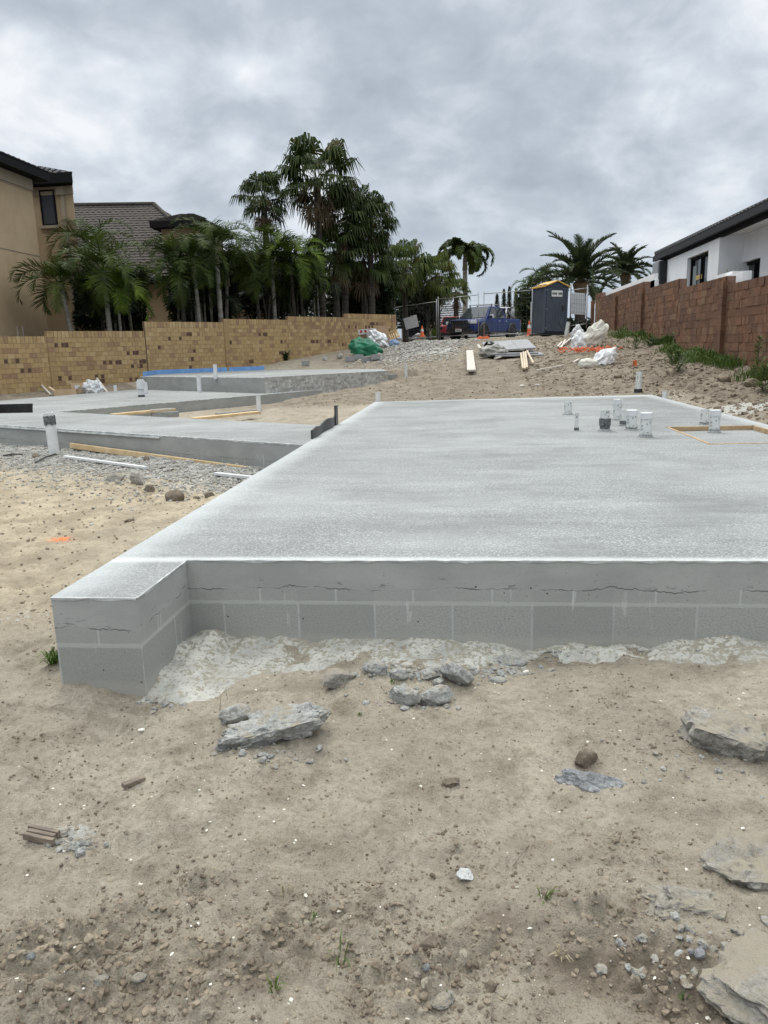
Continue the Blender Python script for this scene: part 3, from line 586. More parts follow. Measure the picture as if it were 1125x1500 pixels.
# cement smear along the foot of the slab
bx_ = [(205,1013),(250,1021),(300,1012),(345,990),(380,976),(430,974),(470,972),(500,958),(560,972),(640,975),(700,970),(745,966),(775,954),(800,948),(830,958),(880,962),(930,966),(985,973),(1060,975),(1125,976),(1250,978)]
bw = np.array([(onz(a, b, .0).x, onz(a, b, .0).y) for a, b in bx_])
gx = np.arange(-1.47, 2.6, .011); gy = np.arange(3.02, 3.73, .011); GX, GY = np.meshgrid(gx, gy)
yb = np.interp(GX, bw[:, 0], bw[:, 1]) + fbm(GX, GY, 9, 4, 31) * .05
gap = np.where(fbm(GX, GY, 7, 4, 37) > .52, 1, 0) * (GY < SY0 - .05)
mk = (GY > yb - .035) & ~inpoly(GX, GY, [(SX0, NIB), (SX0 + NIBW, NIB), (SX0 + NIBW, SY0), (SX0, SY0)]) & (GY <= 3.73)
ed = np.clip((GY - yb) / .05, -1, 1)
GZ = gz(GX, GY) + .012 * ed - .022 * np.clip(fbm(GX, GY, 6, 5, 37) * 1.8 - .12, 0, .8) * (GY < SY0 - .04) + .002 * np.abs(fbm(GX, GY, 22, 3, 41)) + .05 * np.clip(fbm(GX, GY, 7, 4, 43) - .3, 0, 1)
heap = np.exp(-((GX + 1.3) ** 2 + (GY - 3.62) ** 2) / .025) * .035 + np.exp(-((GX + 1.33) ** 2 / .006 + (GY - 3.35) ** 2 / .06)) * .02; GZ = GZ + heap * (1 + .6 * fbm(GX, GY, 30, 3, 47))
idx = np.arange(GX.size).reshape(GX.shape); mq = mk[:-1, :-1] & mk[1:, :-1] & mk[:-1, 1:] & mk[1:, 1:]
Fq = np.stack([idx[:-1, :-1], idx[:-1, 1:], idx[1:, 1:], idx[1:, :-1]], -1)[mq]
inv = np.full(GX.size, -1); u_ = np.unique(Fq); inv[u_] = np.arange(len(u_)); Vq = np.stack([GX, GY, GZ], -1).reshape(-1, 3)[u_]
sp = npmesh('footing_smear', Vq - np.array([0, SY0, 0]), inv[Fq], 'spill', True, slab)
# splayed left slab, its pit, and the raised slab behind
lslab = thing('concrete_slab', (FA[0], FA[1], 0), 'splayed lower concrete slab left of the main slab, wrapped round a sandy pit with timber offcuts', 'concrete slab')
bh0, bh1, bh2, bh3 = P2(-14, 605.5), P2(48, 604.5), P2(48, 591), P2(-14, 592.5)
deck(LEFT, TOP, [[bh0, bh3, bh2, bh1]]).build('slab_top', 'deck2', lslab)
sides(LEFT, -.3, TOP, None, 0).build('slab_edge', 'side2', lslab); lip(LEFT, TOP, w_=.006, h=.02).build('edge_lip', 'lip', lslab)
mb = sides([bh0, bh1, bh2, bh3], TOP - .35, TOP - .001); mb.face([(*p, TOP - .3) for p in (bh0, bh1, bh2, bh3)]); mb.build('plastic_lined_hole', 'black', lslab)
# a ledge of trowelled concrete on the front edge
mb = MB(); A = Vector((FA[0], FA[1], 0)); D = Vector((d_.x, d_.y, 0)); Nn = Vector((-abs(d_.y), -abs(d_.x), 0))
mb.bar(A + D * 2.6 + Nn * .012 + Vector((0, 0, TOP - .035)), A + D * 12 + Nn * .012 + Vector((0, 0, TOP - .035)), .03, .018); mb.build('edge_ledge', 'lip', lslab)
uslab = thing('concrete_slab', (U1[0], U1[1], TOP), 'raised rear concrete slab edged with blue foam before the tan brick wall', 'concrete slab')
deck(UPPER, UZ).build('slab_top', 'deck2', uslab); sides(UPPER, .1, UZ, [0, 2, 3, 4, 5]).build('slab_edge', 'side2', uslab); lip(UPPER, UZ, [0], .006, .02).build('edge_lip', 'lip', uslab)
mb = sides([U0, U1, U2_, U3], .1, UZ, [1]); 
M['rawbrick'], t, b = nmat('raw_brick'); q = NT(t); bt = q.n('ShaderNodeTexBrick'); q.l(q.n('ShaderNodeUVMap').outputs[0], bt.inputs[0])
for nm, v in (('Color1', (.40, .40, .38, 1)), ('Color2', (.22, .22, .21, 1)), ('Mortar', (.33, .32, .29, 1)), ('Scale', 1.), ('Mortar Size', .014), ('Brick Width', .23), ('Row Height', .075), ('Mortar Smooth', .3)): bt.inputs[nm].default_value = v
c = q.mix(q.m('MULTIPLY', q.ramp(q.noise(7, 5, .75), .48, .62), .75), bt.outputs[0], (.58, .58, .55)); q.l(c, b.inputs['Base Color']); b.inputs['Roughness'].default_value = .95; q.bump(q.noise(30, 4, .8), .8, .02, b)
mb.build('brick_base', 'rawbrick', uslab)
mb = MB(); pp = [Vector((*p, UZ)) for p in (U5, U4)]; p0 = Vector((*P2(206, 551.6, UZ), UZ))
for a, b in ((p0 + Vector((0.05, .12, 0)), pp[0]), (pp[0], pp[0].lerp(pp[1], .64)), (pp[0].lerp(pp[1], .66), pp[1])): mb.bar(a + Vector((0, 0, .06)), b + Vector((0, 0, .06)), .03, .17)
mb.build('blue_foam_strip', 'blue', uslab)
# low brick stubs with planks inside the pit
def on(px, py, z=.25): return onz(px, py, z)
for (a, b, hh), lab in ((((262, 610), (222, 612.5), .17), None), (((382, 607), (318, 613.5), .2), None)):
    A = on(*a, .2); B = on(*b, .2); mb = MB(); dr = (B - A); mb.bar((A.x, A.y, .16), (B.x, B.y, .16), .11, .3)
    o = mb.build('brick_footing', 'concrete_block', None, loc=(A.x, A.y, .1)); 
    tag(o, 'short grey block footing in the sandy pit, ' + ('left one under a pale plank' if a[0] < 300 else 'right one beside the upright pipe'), 'footing', 'block footings in the pit')
def plank(a, b, w_, th, mat, label, za=None, zb=None, cat='timber', name='timber_plank', group=None, up=(0, 0, 1)):
    A = Vector(a); B = Vector(b); mb = MB(); mb.bar(A, B, w_, th, up); o = mb.build(name, mat, None, loc=tuple((A + B) / 2), bevel=min(w_, th) * .08); return tag(o, label, cat, group)
A = on(164, 608, .34); B = on(254, 599.5, .34); plank(A, B, .16, .05, 'timber', 'pale brown plank lying along the left footing in the sandy pit')
A = on(221, 601, .4); B = on(253, 598.8, .4); plank(A, B, .08, .03, 'timber_grey', 'thin white-edged batten on top of the plank in the sandy pit')
A = on(283, 613.8, .34); B = on(378, 604, .34); plank(A, B, .17, .05, 'timber', 'brown plank on the right footing beside the white upright pipe')

# ------------------------------------------------------------------ rocks and broken pieces
def rock(name, px, py, wpx, flat, mat, label, cat, group=None, rot=0, ar=1.0, seed=1, cuts=10, sink=.25, rough=.10, tilt=(0, 0), slabby=False, sub=4, P=None):
    p = Vector(P) if P else gnd(px, py); s = wpx / pxm(p) / 2; rr = random.Random(seed * 31 + 7)
    V0, F0 = ico(sub); pl = []
    for i in range(cuts):
        d = Vector((rr.gauss(0, 1), rr.gauss(0, 1), rr.gauss(0, .7))).normalized(); pl.append((d, .52 + .36 * rr.random()))
    if slabby: pl += [(Vector((0, 0, 1)), .42), (Vector((0, 0, -1)), .42)]
    V = []; so_ = Vector((rr.random() * 50, rr.random() * 50, 0))
    for v in V0:
        v = Vector(v)
        for d, h in pl:
            k = v.dot(d)
            if k > h: v = v - d * (k - h) * .93
        nz = mnoise.fractal(v * 2.2 + so_, .9, 2.1, 5); v = v * (1 + rough * nz); v = v + v.normalized() * rough * .35 * mnoise.noise(v * 9 + so_)
        V.append((v.x * s, v.y * s * ar, v.z * s * flat * (1.9 if slabby else 1)))
    E_ = Matrix.Rotation(rot, 3, 'Z') @ Matrix.Rotation(tilt[0], 3, 'X') @ Matrix.Rotation(tilt[1], 3, 'Y')
    V = [tuple(E_ @ Vector(v)) for v in V]; zs = sorted(v[2] for v in V); zmin = zs[int(len(zs) * .04)]; zmax = zs[-1]
    dz = -zmin - sink * (zmax - zmin)
    o = npmesh(name, [(v[0], v[1], v[2] + dz) for v in V], F0, mat, True); o.location = p
    try:
        me = o.data
        if hasattr(me, 'set_sharp_from_angle'): me.set_sharp_from_angle(angle=radians(38))
    except Exception: pass
    return tag(o, label, cat, group)
CG = 'broken concrete pieces lying on the sand'
rock('concrete_chunk', 402, 1082, 150, .23, 'rubble', 'large flat broken concrete piece with rough grey top, lying left of centre on the sand', 'concrete chunk', CG, rot=.42, ar=.46, seed=44, slabby=True, sink=.10, rough=.26, sub=5, tilt=(.20, -.12), cuts=7)
rock('concrete_chunk', 348, 1055, 54, .6, 'rubble', 'fist-sized pale concrete piece touching the upper left of the largest flat slab piece', 'concrete chunk', CG, rot=.2, ar=.6, seed=5, sink=.2, rough=.16)
rock('concrete_chunk', 497, 1001, 58, .5, 'rubble_dusty', 'sand-coloured upright concrete piece, leftmost of the row before the slab foot', 'concrete chunk', CG, rot=.7, ar=.55, seed=7, sink=.15, rough=.12, tilt=(.5, 0))
rock('concrete_chunk', 548, 985, 42, .6, 'rubble', 'small grey concrete piece second from the left in the row before the slab foot', 'concrete chunk', CG, rot=.1, ar=.6, seed=8, sink=.2, rough=.18)
rock('concrete_chunk', 583, 992, 36, .6, 'rubble', 'knobbly grey concrete piece midway in the row before the slab foot', 'concrete chunk', CG, rot=.3, ar=.6, seed=9, sink=.25, rough=.18)
rock('concrete_chunk', 668, 997, 50, 1.0, 'rubble', 'tallest grey concrete piece standing on edge, right end of the row before the slab foot', 'concrete chunk', CG, rot=-.5, ar=.75, seed=10, sink=.18, rough=.15, tilt=(.7, .2))
rock('concrete_chunk', 630, 990, 34, .6, 'rubble', 'small grey concrete piece just left of the tallest upright piece', 'concrete chunk', CG, rot=.9, ar=.8, seed=12, sink=.2, rough=.2)
rock('concrete_chunk', 641, 1003, 22, .6, 'rubble', 'tiny grey concrete piece tucked below the left of the tallest upright piece', 'concrete chunk', CG, rot=.9, ar=.8, seed=13, sink=.2, rough=.2, sub=3)
rock('concrete_chunk', 590, 1027, 56, .55, 'rubble', 'left one of two grey concrete pieces lying in front of the row', 'concrete chunk', CG, rot=-.4, ar=.45, seed=14, sink=.15, rough=.17, slabby=True, tilt=(.2, .1))
rock('concrete_chunk', 637, 1028, 54, .6, 'rubble', 'right one of two grey concrete pieces lying in front of the row', 'concrete chunk', CG, rot=.2, ar=.55, seed=15, sink=.15, rough=.17)
rock('concrete_chunk', 729, 998, 28, .35, 'rubble', 'small flat grey flake right of the upright concrete piece', 'concrete chunk', CG, rot=.1, ar=.6, seed=16, sink=.2, rough=.15, sub=3)
rock('concrete_chunk', 745, 972, 62, .4, 'rubble', 'low crumbly grey piece against the cement smear at the slab foot', 'concrete chunk', CG, rot=.15, ar=.45, seed=17, sink=.45, rough=.2)
rock('concrete_chunk', 1072, 1098, 132, .40, 'rubble_dusty', 'big crusty concrete lump near the right edge, its underside in shade', 'concrete chunk', CG, rot=-.45, ar=.75, seed=46, sink=.10, rough=.2, slabby=True, sub=5, tilt=(.14, .05))
rock('concrete_chunk', 874, 1148, 118, .34, 'bluestone', 'bluish grey concrete strip half buried below the brown stone', 'concrete chunk', CG, rot=-.42, ar=.34, seed=22, sink=.62, rough=.22, sub=5)
rock('stone', 857, 1119, 40, .75, 'stone', 'dark brown rounded stone above the bluish concrete strip', 'stone', 'loose stones', rot=.3, ar=.7, seed=23, sink=.25, rough=.07)
rock('concrete_chunk', 1000, 1322, 150, .34, 'rubble_dusty', 'sandy grey concrete crust half buried at the lower right', 'concrete chunk', CG, rot=.1, ar=.5, seed=24, sink=.5, rough=.24, sub=5)
rock('concrete_chunk', 1095, 1262, 250, .34, 'rubble_dusty', 'wide dusty concrete crust half buried along the right edge above the broken corner', 'concrete chunk', CG, rot=.5, ar=.75, seed=27, sink=.70, rough=.28, sub=5, slabby=True)
rock('concrete_chunk', 1150, 1470, 260, .17, 'rubble_dusty', 'sand-covered concrete slab corner with a shaded broken edge in the bottom right corner', 'concrete chunk', CG, rot=-.75, ar=.80, seed=26, sink=.30, rough=.22, sub=5, slabby=True, tilt=(.06, -.10))
rock('stone', 680, 1283, 28, .5, 'rubble_white', 'pale round cement lump in the middle of the sand', 'stone', 'loose stones', rot=.3, ar=1.1, seed=28, sink=.35, rough=.12)
rock('stone', 1027, 1402, 22, .9, 'bluestone', 'small blue-grey stone by the shaded broken edge at the lower right', 'stone', 'loose stones', rot=.3, ar=.8, seed=29, sink=.1, rough=.08, sub=3)
rock('stone', 1011, 1398, 13, .9, 'bluestone', 'tiny blue-grey stone left of the other blue-grey stone at the lower right', 'stone', 'loose stones', rot=.3, ar=.8, seed=30, sink=.1, rough=.08, sub=3)
rock('stone', 205, 1434, 24, .6, 'rubble_dusty', 'pale elongated stone among the churned clods at the lower left', 'stone', 'loose stones', rot=.6, ar=.6, seed=31, sink=.25, rough=.08, sub=3)
rock('stone', 46, 1402, 14, .7, 'bluestone', 'grey pebble near the left edge of the churned sand', 'stone', 'loose stones', rot=.3, ar=.9, seed=32, sink=.25, rough=.08, sub=3)
rock('stone', 149, 1438, 22, .6, 'rubble_dusty', 'dull grey stone left of the pale elongated stone', 'stone', 'loose stones', rot=.3, ar=.9, seed=33, sink=.3, rough=.08, sub=3)
rock('stone', 718, 1450, 24, .7, 'stone', 'brown stone low in the centre of the churned sand', 'stone', 'loose stones', rot=.3, ar=.8, seed=34, sink=.3, rough=.06, sub=3)
rock('stone', 624, 1420, 14, .9, 'bluestone', 'small bluish stone standing up in the churned sand near the bottom', 'stone', 'loose stones', rot=.3, ar=.8, seed=35, sink=.2, rough=.08, sub=3)
rock('stone', 632, 1380, 38, .45, 'stone', 'flat brown clod-like stone in the churned sand', 'stone', 'loose stones', rot=.3, ar=.8, seed=36, sink=.5, rough=.06, sub=3)
rock('stone', 650, 1462, 42, .4, 'rubble_dusty', 'flat sandy stone near the bottom edge at the centre', 'stone', 'loose stones', rot=.3, ar=.8, seed=38, sink=.5, rough=.1, sub=4)
rock('stone', 660, 1148, 38, .35, 'stone', 'dark crumbly patch of earth in the middle of the sand', 'stone', 'loose stones', rot=.3, ar=.8, seed=37, sink=.4, rough=.3, sub=4)
# stones beside the left slab
for (px, py, wd, fl, ar, mt, lab) in ((171,704,36,.55,.6,'stone','pale brown stone, leftmost beside the white strip'), (201,708,42,.75,.65,'stone','rounded brown stone in the middle of the row by the white strip'), (220,719,24,.8,.7,'stone','small dark brown stone between the middle and the largest stone'),
    (256,733,40,.7,.6,'stone','largest brown stone standing apart on the yellowish sand'), (173,708,17,.7,.8,'rubble_dusty','small grey pebble under the leftmost stone'), (306,727,26,.5,.5,'stone','flat brown stone near the main slab edge'), (288,730,16,.5,.6,'stone','small dark stone left of the flat stone near the main slab edge'),
    (281,758,10,.8,.8,'stone','tiny dark stone close to the main slab edge'), (190,764,22,.35,.6,'stone','low dark stone on the yellowish sand'), (214,674,18,.7,.8,'stone','dark stone behind the right end of the white strip'), (52,670,26,.5,.5,'stone','dark stone near the foot of the tall taped pipe')):
    rock('stone', px, py, wd * .82, fl, 'rubble_dusty' if px % 2 else mt, lab, 'stone', 'stones beside the left slab', rot=px * .7, ar=ar, seed=px, sink=.24, rough=.15, sub=3, cuts=14)
r = np.random.RandomState(12); cpts = [(610, 985, .16, .05, 260), (600, 1018, .12, .04, 90), (740, 975, .12, .04, 140), (300, 962, .10, .07, 420), (255, 1000, .05, .08, 320), (545, 935, .08, .03, 60), (850, 950, .3, .03, 160), (700, 945, .3, .02, 120), (400, 1100, .12, .04, 60), (110, 1222, .05, .03, 120), (1050, 1120, .18, .08, 60), (1010, 1385, .1, .06, 60)]
cx_ = np.concatenate([G(a, b)[0] + r.randn(n_) * sx_ for a, b, sx_, sy_, n_ in cpts]); cy_ = np.concatenate([G(a, b)[1] + r.randn(n_) * sy_ for a, b, sx_, sy_, n_ in cpts]); k = outside(cx_, cy_) & (cy_ < SY0 - .01); cx_, cy_ = cx_[k], cy_[k]
tag(scatter('cement_crumbs', cx_, cy_, .003 + .013 * r.rand(len(cx_)) ** 3, 'rubble', I2, .7, .15, .3), 'grey cement crumbs scattered along the foot of the main slab', 'cement crumbs', kind='stuff')
# old wood and twigs
p = gnd(62, 1228); mb = MB(); rot = Matrix.Rotation(-.22, 3, 'Z')
for i, dy in enumerate((-.018, -.002, .014)): mb.box((0, dy, .011 + .003 * i), (.118 - .01 * (i % 2), .014, .022), rot)
tag(mb.build('wood_offcut', 'timber_old', None, loc=(0, 0, 0), bevel=.002), 'short dark weathered wood offcut lying at the left on the sand', 'wood'); bpy.data.objects['wood_offcut'].location = p
p = gnd(196, 1149); mb = MB(); mb.box((0, 0, .01), (.085, .026, .018), Matrix.Rotation(.95, 3, 'Z') @ Matrix.Rotation(.1, 3, 'Y')); o = mb.build('wood_chip', 'timber_grey', None, bevel=.004); o.location = p; o.data.materials[0] = M['timber_old']; tag(o, 'grey wood chip stuck in the sand left of the large concrete piece', 'wood')
def twig(pts, r_, label):
    W = [gnd(*a[:2]) + Vector((0, 0, a[2] if len(a) > 2 else .006)) for a in pts]; mb = MB(); mb.tube(W, [r_] + [r_ * .7] * (len(W) - 1), 5); o = mb.build('twig', 'timber_old', None, True, loc=tuple(W[0])); tag(o, label, 'twig', 'twigs on the sand')
twig([(752, 1271), (763, 1258, .012), (776, 1240, .008)], .0018, 'thin straight dark twig right of centre on the sand')
twig([(183, 1012), (176, 1000, .03), (180, 990, .06), (186, 985, .075)], .0022, 'curved thin twig standing at the foot of the slab nib')
twig([(322, 1042), (324, 1030, .03), (332, 1024, .05), (334, 1034, .03)], .0018, 'small looped wire-like twig above the pale concrete piece')
twig([(772, 1422), (780, 1410, .008), (792, 1395, .006)], .0016, 'thin curved dark twig near the bottom centre')
twig([(720, 1500), (719, 1480, .01), (721, 1470, .006)], .0016, 'short upright dark twig at the bottom edge')
# single shells
for px, py, s, lab in ((208,1071,13,'largest white shell splinter left of the concrete piece'), (448,1313,11,'white angular shell among the clods left of centre'), (324,1096,6,'small white shell beside the large concrete piece'), (776,1361,9,'white shell chip near the lower centre'), (1088,1215,12,'grey-white shell on the right-hand crust'), (757,1301,7,'round white shell near the middle grass tuft'),
    (959,1434,9,'white shell at the edge of the damp hollow'), (902,1372,7,'slanted white shell right of the dry straw'), (770,986,14,'pair of white shell chips near the slab foot'), (303,1218,8,'white shell splinter beside a dark crumb'), (497,1336,9,'round pale shell above the left grass tuft'), (597,1494,8,'white shell chip at the bottom edge')):
    rock('shell', px, py, s, .35, 'shell', lab, 'shell', 'white shells on the sand', rot=px, ar=.5, seed=px + 3, sink=.05, rough=.05, cuts=6, sub=2, tilt=(.4, .2))
# grey blocks and stones by the tarpaulin
for i, (px, py, lab) in enumerate(((513, 530, 'leftmost grey block in front of the green tarpaulin'), (525, 527, 'second grey block in front of the green tarpaulin'), (537, 530, 'third grey block in front of the green tarpaulin'), (550, 527, 'rightmost grey block in front of the green tarpaulin'), (448, 536, 'single grey block by the earth heap under the tan wall'))):
    p = gnd(px, py); mb = MB(); mb.box((0, 0, .1), (.36, .19, .19), Matrix.Rotation(.2 + .3 * i, 3, 'Z')); mb.box((0, 0, .197), (.30, .06, .012), Matrix.Rotation(.2 + .3 * i, 3, 'Z')); o = mb.build('concrete_block', 'concrete_block', None, bevel=.006); o.location = p; tag(o, lab, 'block', 'grey blocks by the tarpaulin')
rock('stone', 498, 526, 11, .9, 'rubble_dusty', 'cream stone at the foot of the tan wall', 'stone', 'loose stones', ar=.8, seed=51, sink=.1, sub=3)
rock('stone', 476, 528, 9, .9, 'rubble', 'grey stone left of the cream stone under the tan wall', 'stone', 'loose stones', ar=.8, seed=52, sink=.1, sub=3)
mb = MB(); p = gnd(570, 556); mb.box((p.x, p.y, p.z + .06), (.5, .25, .22), Matrix.Rotation(.3, 3, 'Z')); tag(mb.build('concrete_block', 'concrete_block', None, loc=tuple(p), bevel=.01), 'dark grey block at the end of the rough brick base', 'block')
for px, py, wd, lab in ((1014,549,16,'brown boulder half out of the bank'), (1060,558,28,'large pale earth boulder under the weeds'), (1010,570,24,'pale lump of earth by the right slab edge'), (985,548,24,'tan lump of earth below the tall weed'), (1100,565,30,'rounded earth lump near the right edge'), (905,552,13,'dark earth lump above the corner pipe')):
    rock('earth_lump', px, py, wd, .7, 'lumpsoil', lab, 'earth', 'lumps of earth on the right bank', rot=px, ar=.8, seed=px, sink=.4, rough=.12, sub=3)

# ------------------------------------------------------------------ pipes
PG = 'pipe stubs standing in the concrete'
def pipe(px, py, wpx, topy, label, z=None, bands=(), ring=True, cap=False, lean=0, mat='pvc', group=PG):
    p = onz(px, py, z) if z is not None else gnd(px, py); k = pxm(p); r_ = wpx / k / 2; h = (py - topy) / k * 1.0; t_ = .006
    th = thing('pipe_stub', tuple(p), label, 'pipe', group)
    mb = MB(); mb.lathe((0, 0, 0), [(r_, -.05), (r_, h), (r_ - t_, h), (r_ - t_, h - .05)], 20)
    for k_ in (0,): pass
    o = mb.build('pipe', mat, None, True); o.parent = th
    if hasattr(o.data, 'set_sharp_from_angle'): o.data.set_sharp_from_angle(angle=radians(40))
    if cap:
        mb = MB(); mb.lathe((0, 0, 0), [(r_ * 1.09, h - .055), (r_ * 1.09, h + .008), (r_ * 1.02, h + .012)], 20); o = mb.build('cap', 'pvc_clean', None, True); o.parent = th
        if hasattr(o.data, 'set_sharp_from_angle'): o.data.set_sharp_from_angle(angle=radians(40))
    for z0, z1, g_, mt in bands:
        mb = MB(); rr = random.Random(int(px)); n_ = 18; pr = []
        V = [[(r_ * g_ * cos(2 * pi * i / n_), r_ * g_ * sin(2 * pi * i / n_), h * zz + (rr.random() - .5) * h * .05) for i in range(n_)] for zz in (z0, z1)]
        I_ = [[mb.vert(v) for v in R_] for R_ in V]
        for i in range(n_): mb.idx((I_[0][i], I_[0][(i + 1) % n_], I_[1][(i + 1) % n_], I_[1][i]))
        mb.idx(I_[1]); o = mb.build('band', mt, None, True); o.parent = th
        if hasattr(o.data, 'set_sharp_from_angle'): o.data.set_sharp_from_angle(angle=radians(40))
    if ring:
        mb = MB(); rr = random.Random(int(px)); mb.lathe((0, 0, 0), [(r_ * 1.25, -.02), (r_ * 1.2, .012), (r_ * 1.02, .02)], 16)
        mb.v = [(v[0] * (1 + .12 * rr.random()), v[1] * (1 + .12 * rr.random()), v[2]) for v in mb.v]; o = mb.build('cement_collar', 'ring', None); o.parent = th
    th.rotation_euler = (0, lean, 0); return th
pipe(832, 607, 11.5, 588.5, 'squat spotted white pipe stub, leftmost of those on the main slab', TOP)
pipe(844.5, 630.5, 5.5, 604.5, 'thin white pipe stub with a dark foot, left of the cluster on the main slab', TOP, [(-.02, .17, 1.3, 'tape')], False)
pipe(885.8, 631, 14, 601, 'white pipe stub wrapped in wide crumpled dark tape around its middle', TOP, [(.08, .28, 1.05, 'tape'), (.26, .60, 1.22, 'tape')])
pipe(904, 615, 12, 585, 'tallest white pipe stub with a collar, back of the cluster on the main slab', TOP, [(.77, .99, 1.05, 'pvc_clean'), (.62, .72, 1.04, 'pvc')])
pipe(914, 623.4, 11.5, 600, 'white pipe stub half hidden at the back, between the tallest and the capped stub', TOP, [(.0, .3, 1.12, 'tape')])
pipe(925, 629.5, 15, 602, 'white capped pipe stub with a dark foot, right of centre in the cluster', TOP, [(.0, .14, 1.12, 'tape')], cap=True)
pipe(945.6, 640, 16.5, 606, 'nearest white capped pipe stub, rightmost of the cluster, in a cement ring', TOP, [(.0, .12, 1.15, 'ring')], cap=True)
pipe(1032, 621.8, 13, 600, 'white pipe stub with a black foot just behind the timber recess frame', TOP, [(.0, .14, 1.12, 'black')])
pipe(1046, 633.5, 15, 602, 'white capped pipe stub rising inside the timber recess', TOP - .05, [(.0, .17, 1.1, 'ring')], cap=True)
pipe(934.5, 576, 9.5, 545, 'white pipe with black rubber foot at the far right corner of the main slab', TOP, [(.0, .2, 1.25, 'black')], lean=.04)
pipe(973.5, 588, 8, 573.5, 'low grey pipe stub in the soil just outside the far right slab edge', None, ring=False)
pipe(554, 591, 7.5, 574.5, 'pale pipe stub in the sand at the far left corner of the main slab', None, ring=False, mat='pvc_clean')
pipe(80, 665, 15, 605, 'tall white pipe with black tape near its top, standing before the left slab', None, [(.72, .93, 1.12, 'tape'), (.93, 1.0, 1.04, 'pvc_clean')], False, mat='pvc_clean', lean=-.03)
pipe(207.5, 581, 9, 556, 'thick white pipe with a black foot, left end of the middle slab', TOP, [(.0, .1, 1.1, 'black'), (.45, .9, 1.35, 'pvc_clean')], False, mat='pvc_clean')
pipe(214, 577, 6, 560, 'thinner white pipe touching the right side of the thick pipe', TOP, [], False, mat='pvc_clean')
pipe(292.5, 574.5, 6.5, 549, 'slim white pipe before the raised rear slab', TOP, [], False, mat='pvc_clean')
pipe(316, 552.5, 5.5, 534, 'slim white pipe standing on the raised rear slab by the blue foam', UZ, [], False, mat='pvc_clean')
pipe(169.5, 577, 5, 564.5, 'short cream pipe stub at the foot of the tan wall', None, [], False, mat='pvc_clean')
pipe(379.5, 603, 6.5, 580, 'white upright pipe in the sandy pit', None, [], False, mat='pvc_clean')
pipe(351, 574, 5, 565, 'tiny black capped pipe stub before the raised rear slab', TOP, [(.1, .7, 1.5, 'black')], False)
pipe(455, 577, 5, 561.5, 'pale pipe stub at the tip of the left slab', None, [], False, mat='pvc_clean')
pipe(595, 553, 4.2, 532, 'faint pale post-like pipe on the sandy track', None, [], False, mat='pvc')
pl = pipe(829, 492, 5.5, 472, 'grey plastic pipe leaning against the portable toilet', None, [], False, mat='pvc', lean=.16)
# drain pipe through the red wall
WX = 6.45
p = onX(1023, 516, WX); mb = MB(); mb.tube([(p.x + .1, p.y, p.z), (p.x - .35, p.y - .12, p.z - .05)], .085, 14, False); mb.tube([(p.x - .35, p.y - .12, p.z - .05), (p.x + .1, p.y, p.z)], .072, 14, False); o = mb.build('drain_pipe', 'pvc', None, True, loc=tuple(p)); tag(o, 'grey drain pipe poking out of the low part of the red block wall', 'pipe')

# ------------------------------------------------------------------ things on the ground by the slabs
def gz3(px, py, dz=0): p = gnd(px, py); return p + Vector((0, 0, dz))
# long pine batten lying along the face of the left slab
A = Vector((FA[0], FA[1], 0)) + D * 1.1 + Nn * .10; B = Vector((FA[0], FA[1], 0)) + D * 5.35 + Nn * .09
A = onplane(364, 688, (FA[0] + Nn.x * .09, FA[1] + Nn.y * .09), Nn); B = onplane(104, 652.5, (FA[0] + Nn.x * .07, FA[1] + Nn.y * .07), Nn)
plank(A, B, .045, .075, 'timber', 'long pine batten leaning along the face of the left slab', name='timber_batten')
for a, b, lab in (((96, 672), (214, 688.5), 'white plastic strip lying on the gravel left of the stones'), ((316, 697.5), (372, 703.5), 'short white plastic strip running under the edge of the main slab')):
    A = gz3(*a, .03); B = gz3(*b, .03); plank(A, B, .055, .03, 'pvc_clean', lab, cat='plastic strip', name='plastic_strip')
for a, b, lab in (((5, 670.5), (33, 668.5), 'thin black rod on the soil at the far left'), ((52, 681), (82, 668), 'black rod slanting beside the tall taped pipe')):
    A = gz3(*a, .03); B = gz3(*b, .03); mb = MB(); mb.tube([A, A.lerp(B, .5) + Vector((0, 0, .015)), B], .012, 6); tag(mb.build('metal_rod', 'black', None, loc=tuple(A)), lab, 'rod')
# black joint strip standing on the slab edge
a = Vector((SX0 - .02, onz(459, 643, TOP).y, TOP)); b = Vector((SX0 - .02, onz(484, 622, TOP).y, TOP)); k = pxm(a)
th = thing('joint_strip', tuple(a), 'torn black rubber joint strip standing on the left edge of the main slab', 'rubber strip'); mb = MB(); nn_ = 14; rr = random.Random(4)
L_ = (b - a).length
hs = [(.10 + .02 * sin(i * .9) + .035 * (i / nn_) + .018 * rr.random(), .015 * sin(i * .8)) for i in range(nn_ + 1)]
for i in range(nn_):
    (ha, xa_), (hb, xb_) = hs[i], hs[i + 1]; ya_, yb_ = L_ * i / nn_, L_ * (i + 1) / nn_
    for s_ in (-.01, .01): mb.face([(xa_ + s_, ya_, -.01), (xb_ + s_, yb_, -.01), (xb_ + s_, yb_, hb), (xa_ + s_, ya_, ha)])
    mb.face([(xa_ - .01, ya_, ha), (xb_ - .01, yb_, hb), (xb_ + .01, yb_, hb), (xa_ + .01, ya_, ha)])
mb.face([(hs[0][1] - .01, 0, -.01), (hs[0][1] + .01, 0, -.01), (hs[0][1] + .01, 0, hs[0][0]), (hs[0][1] - .01, 0, hs[0][0])])
o = mb.build('low_flap', 'black', None); o.parent = th
mb = MB(); mb.box((0, L_ + .04, .13), (.02, .2, .28), Matrix.Rotation(-.05, 3, 'X')); o = mb.build('upright_flap', 'black', None); o.parent = th
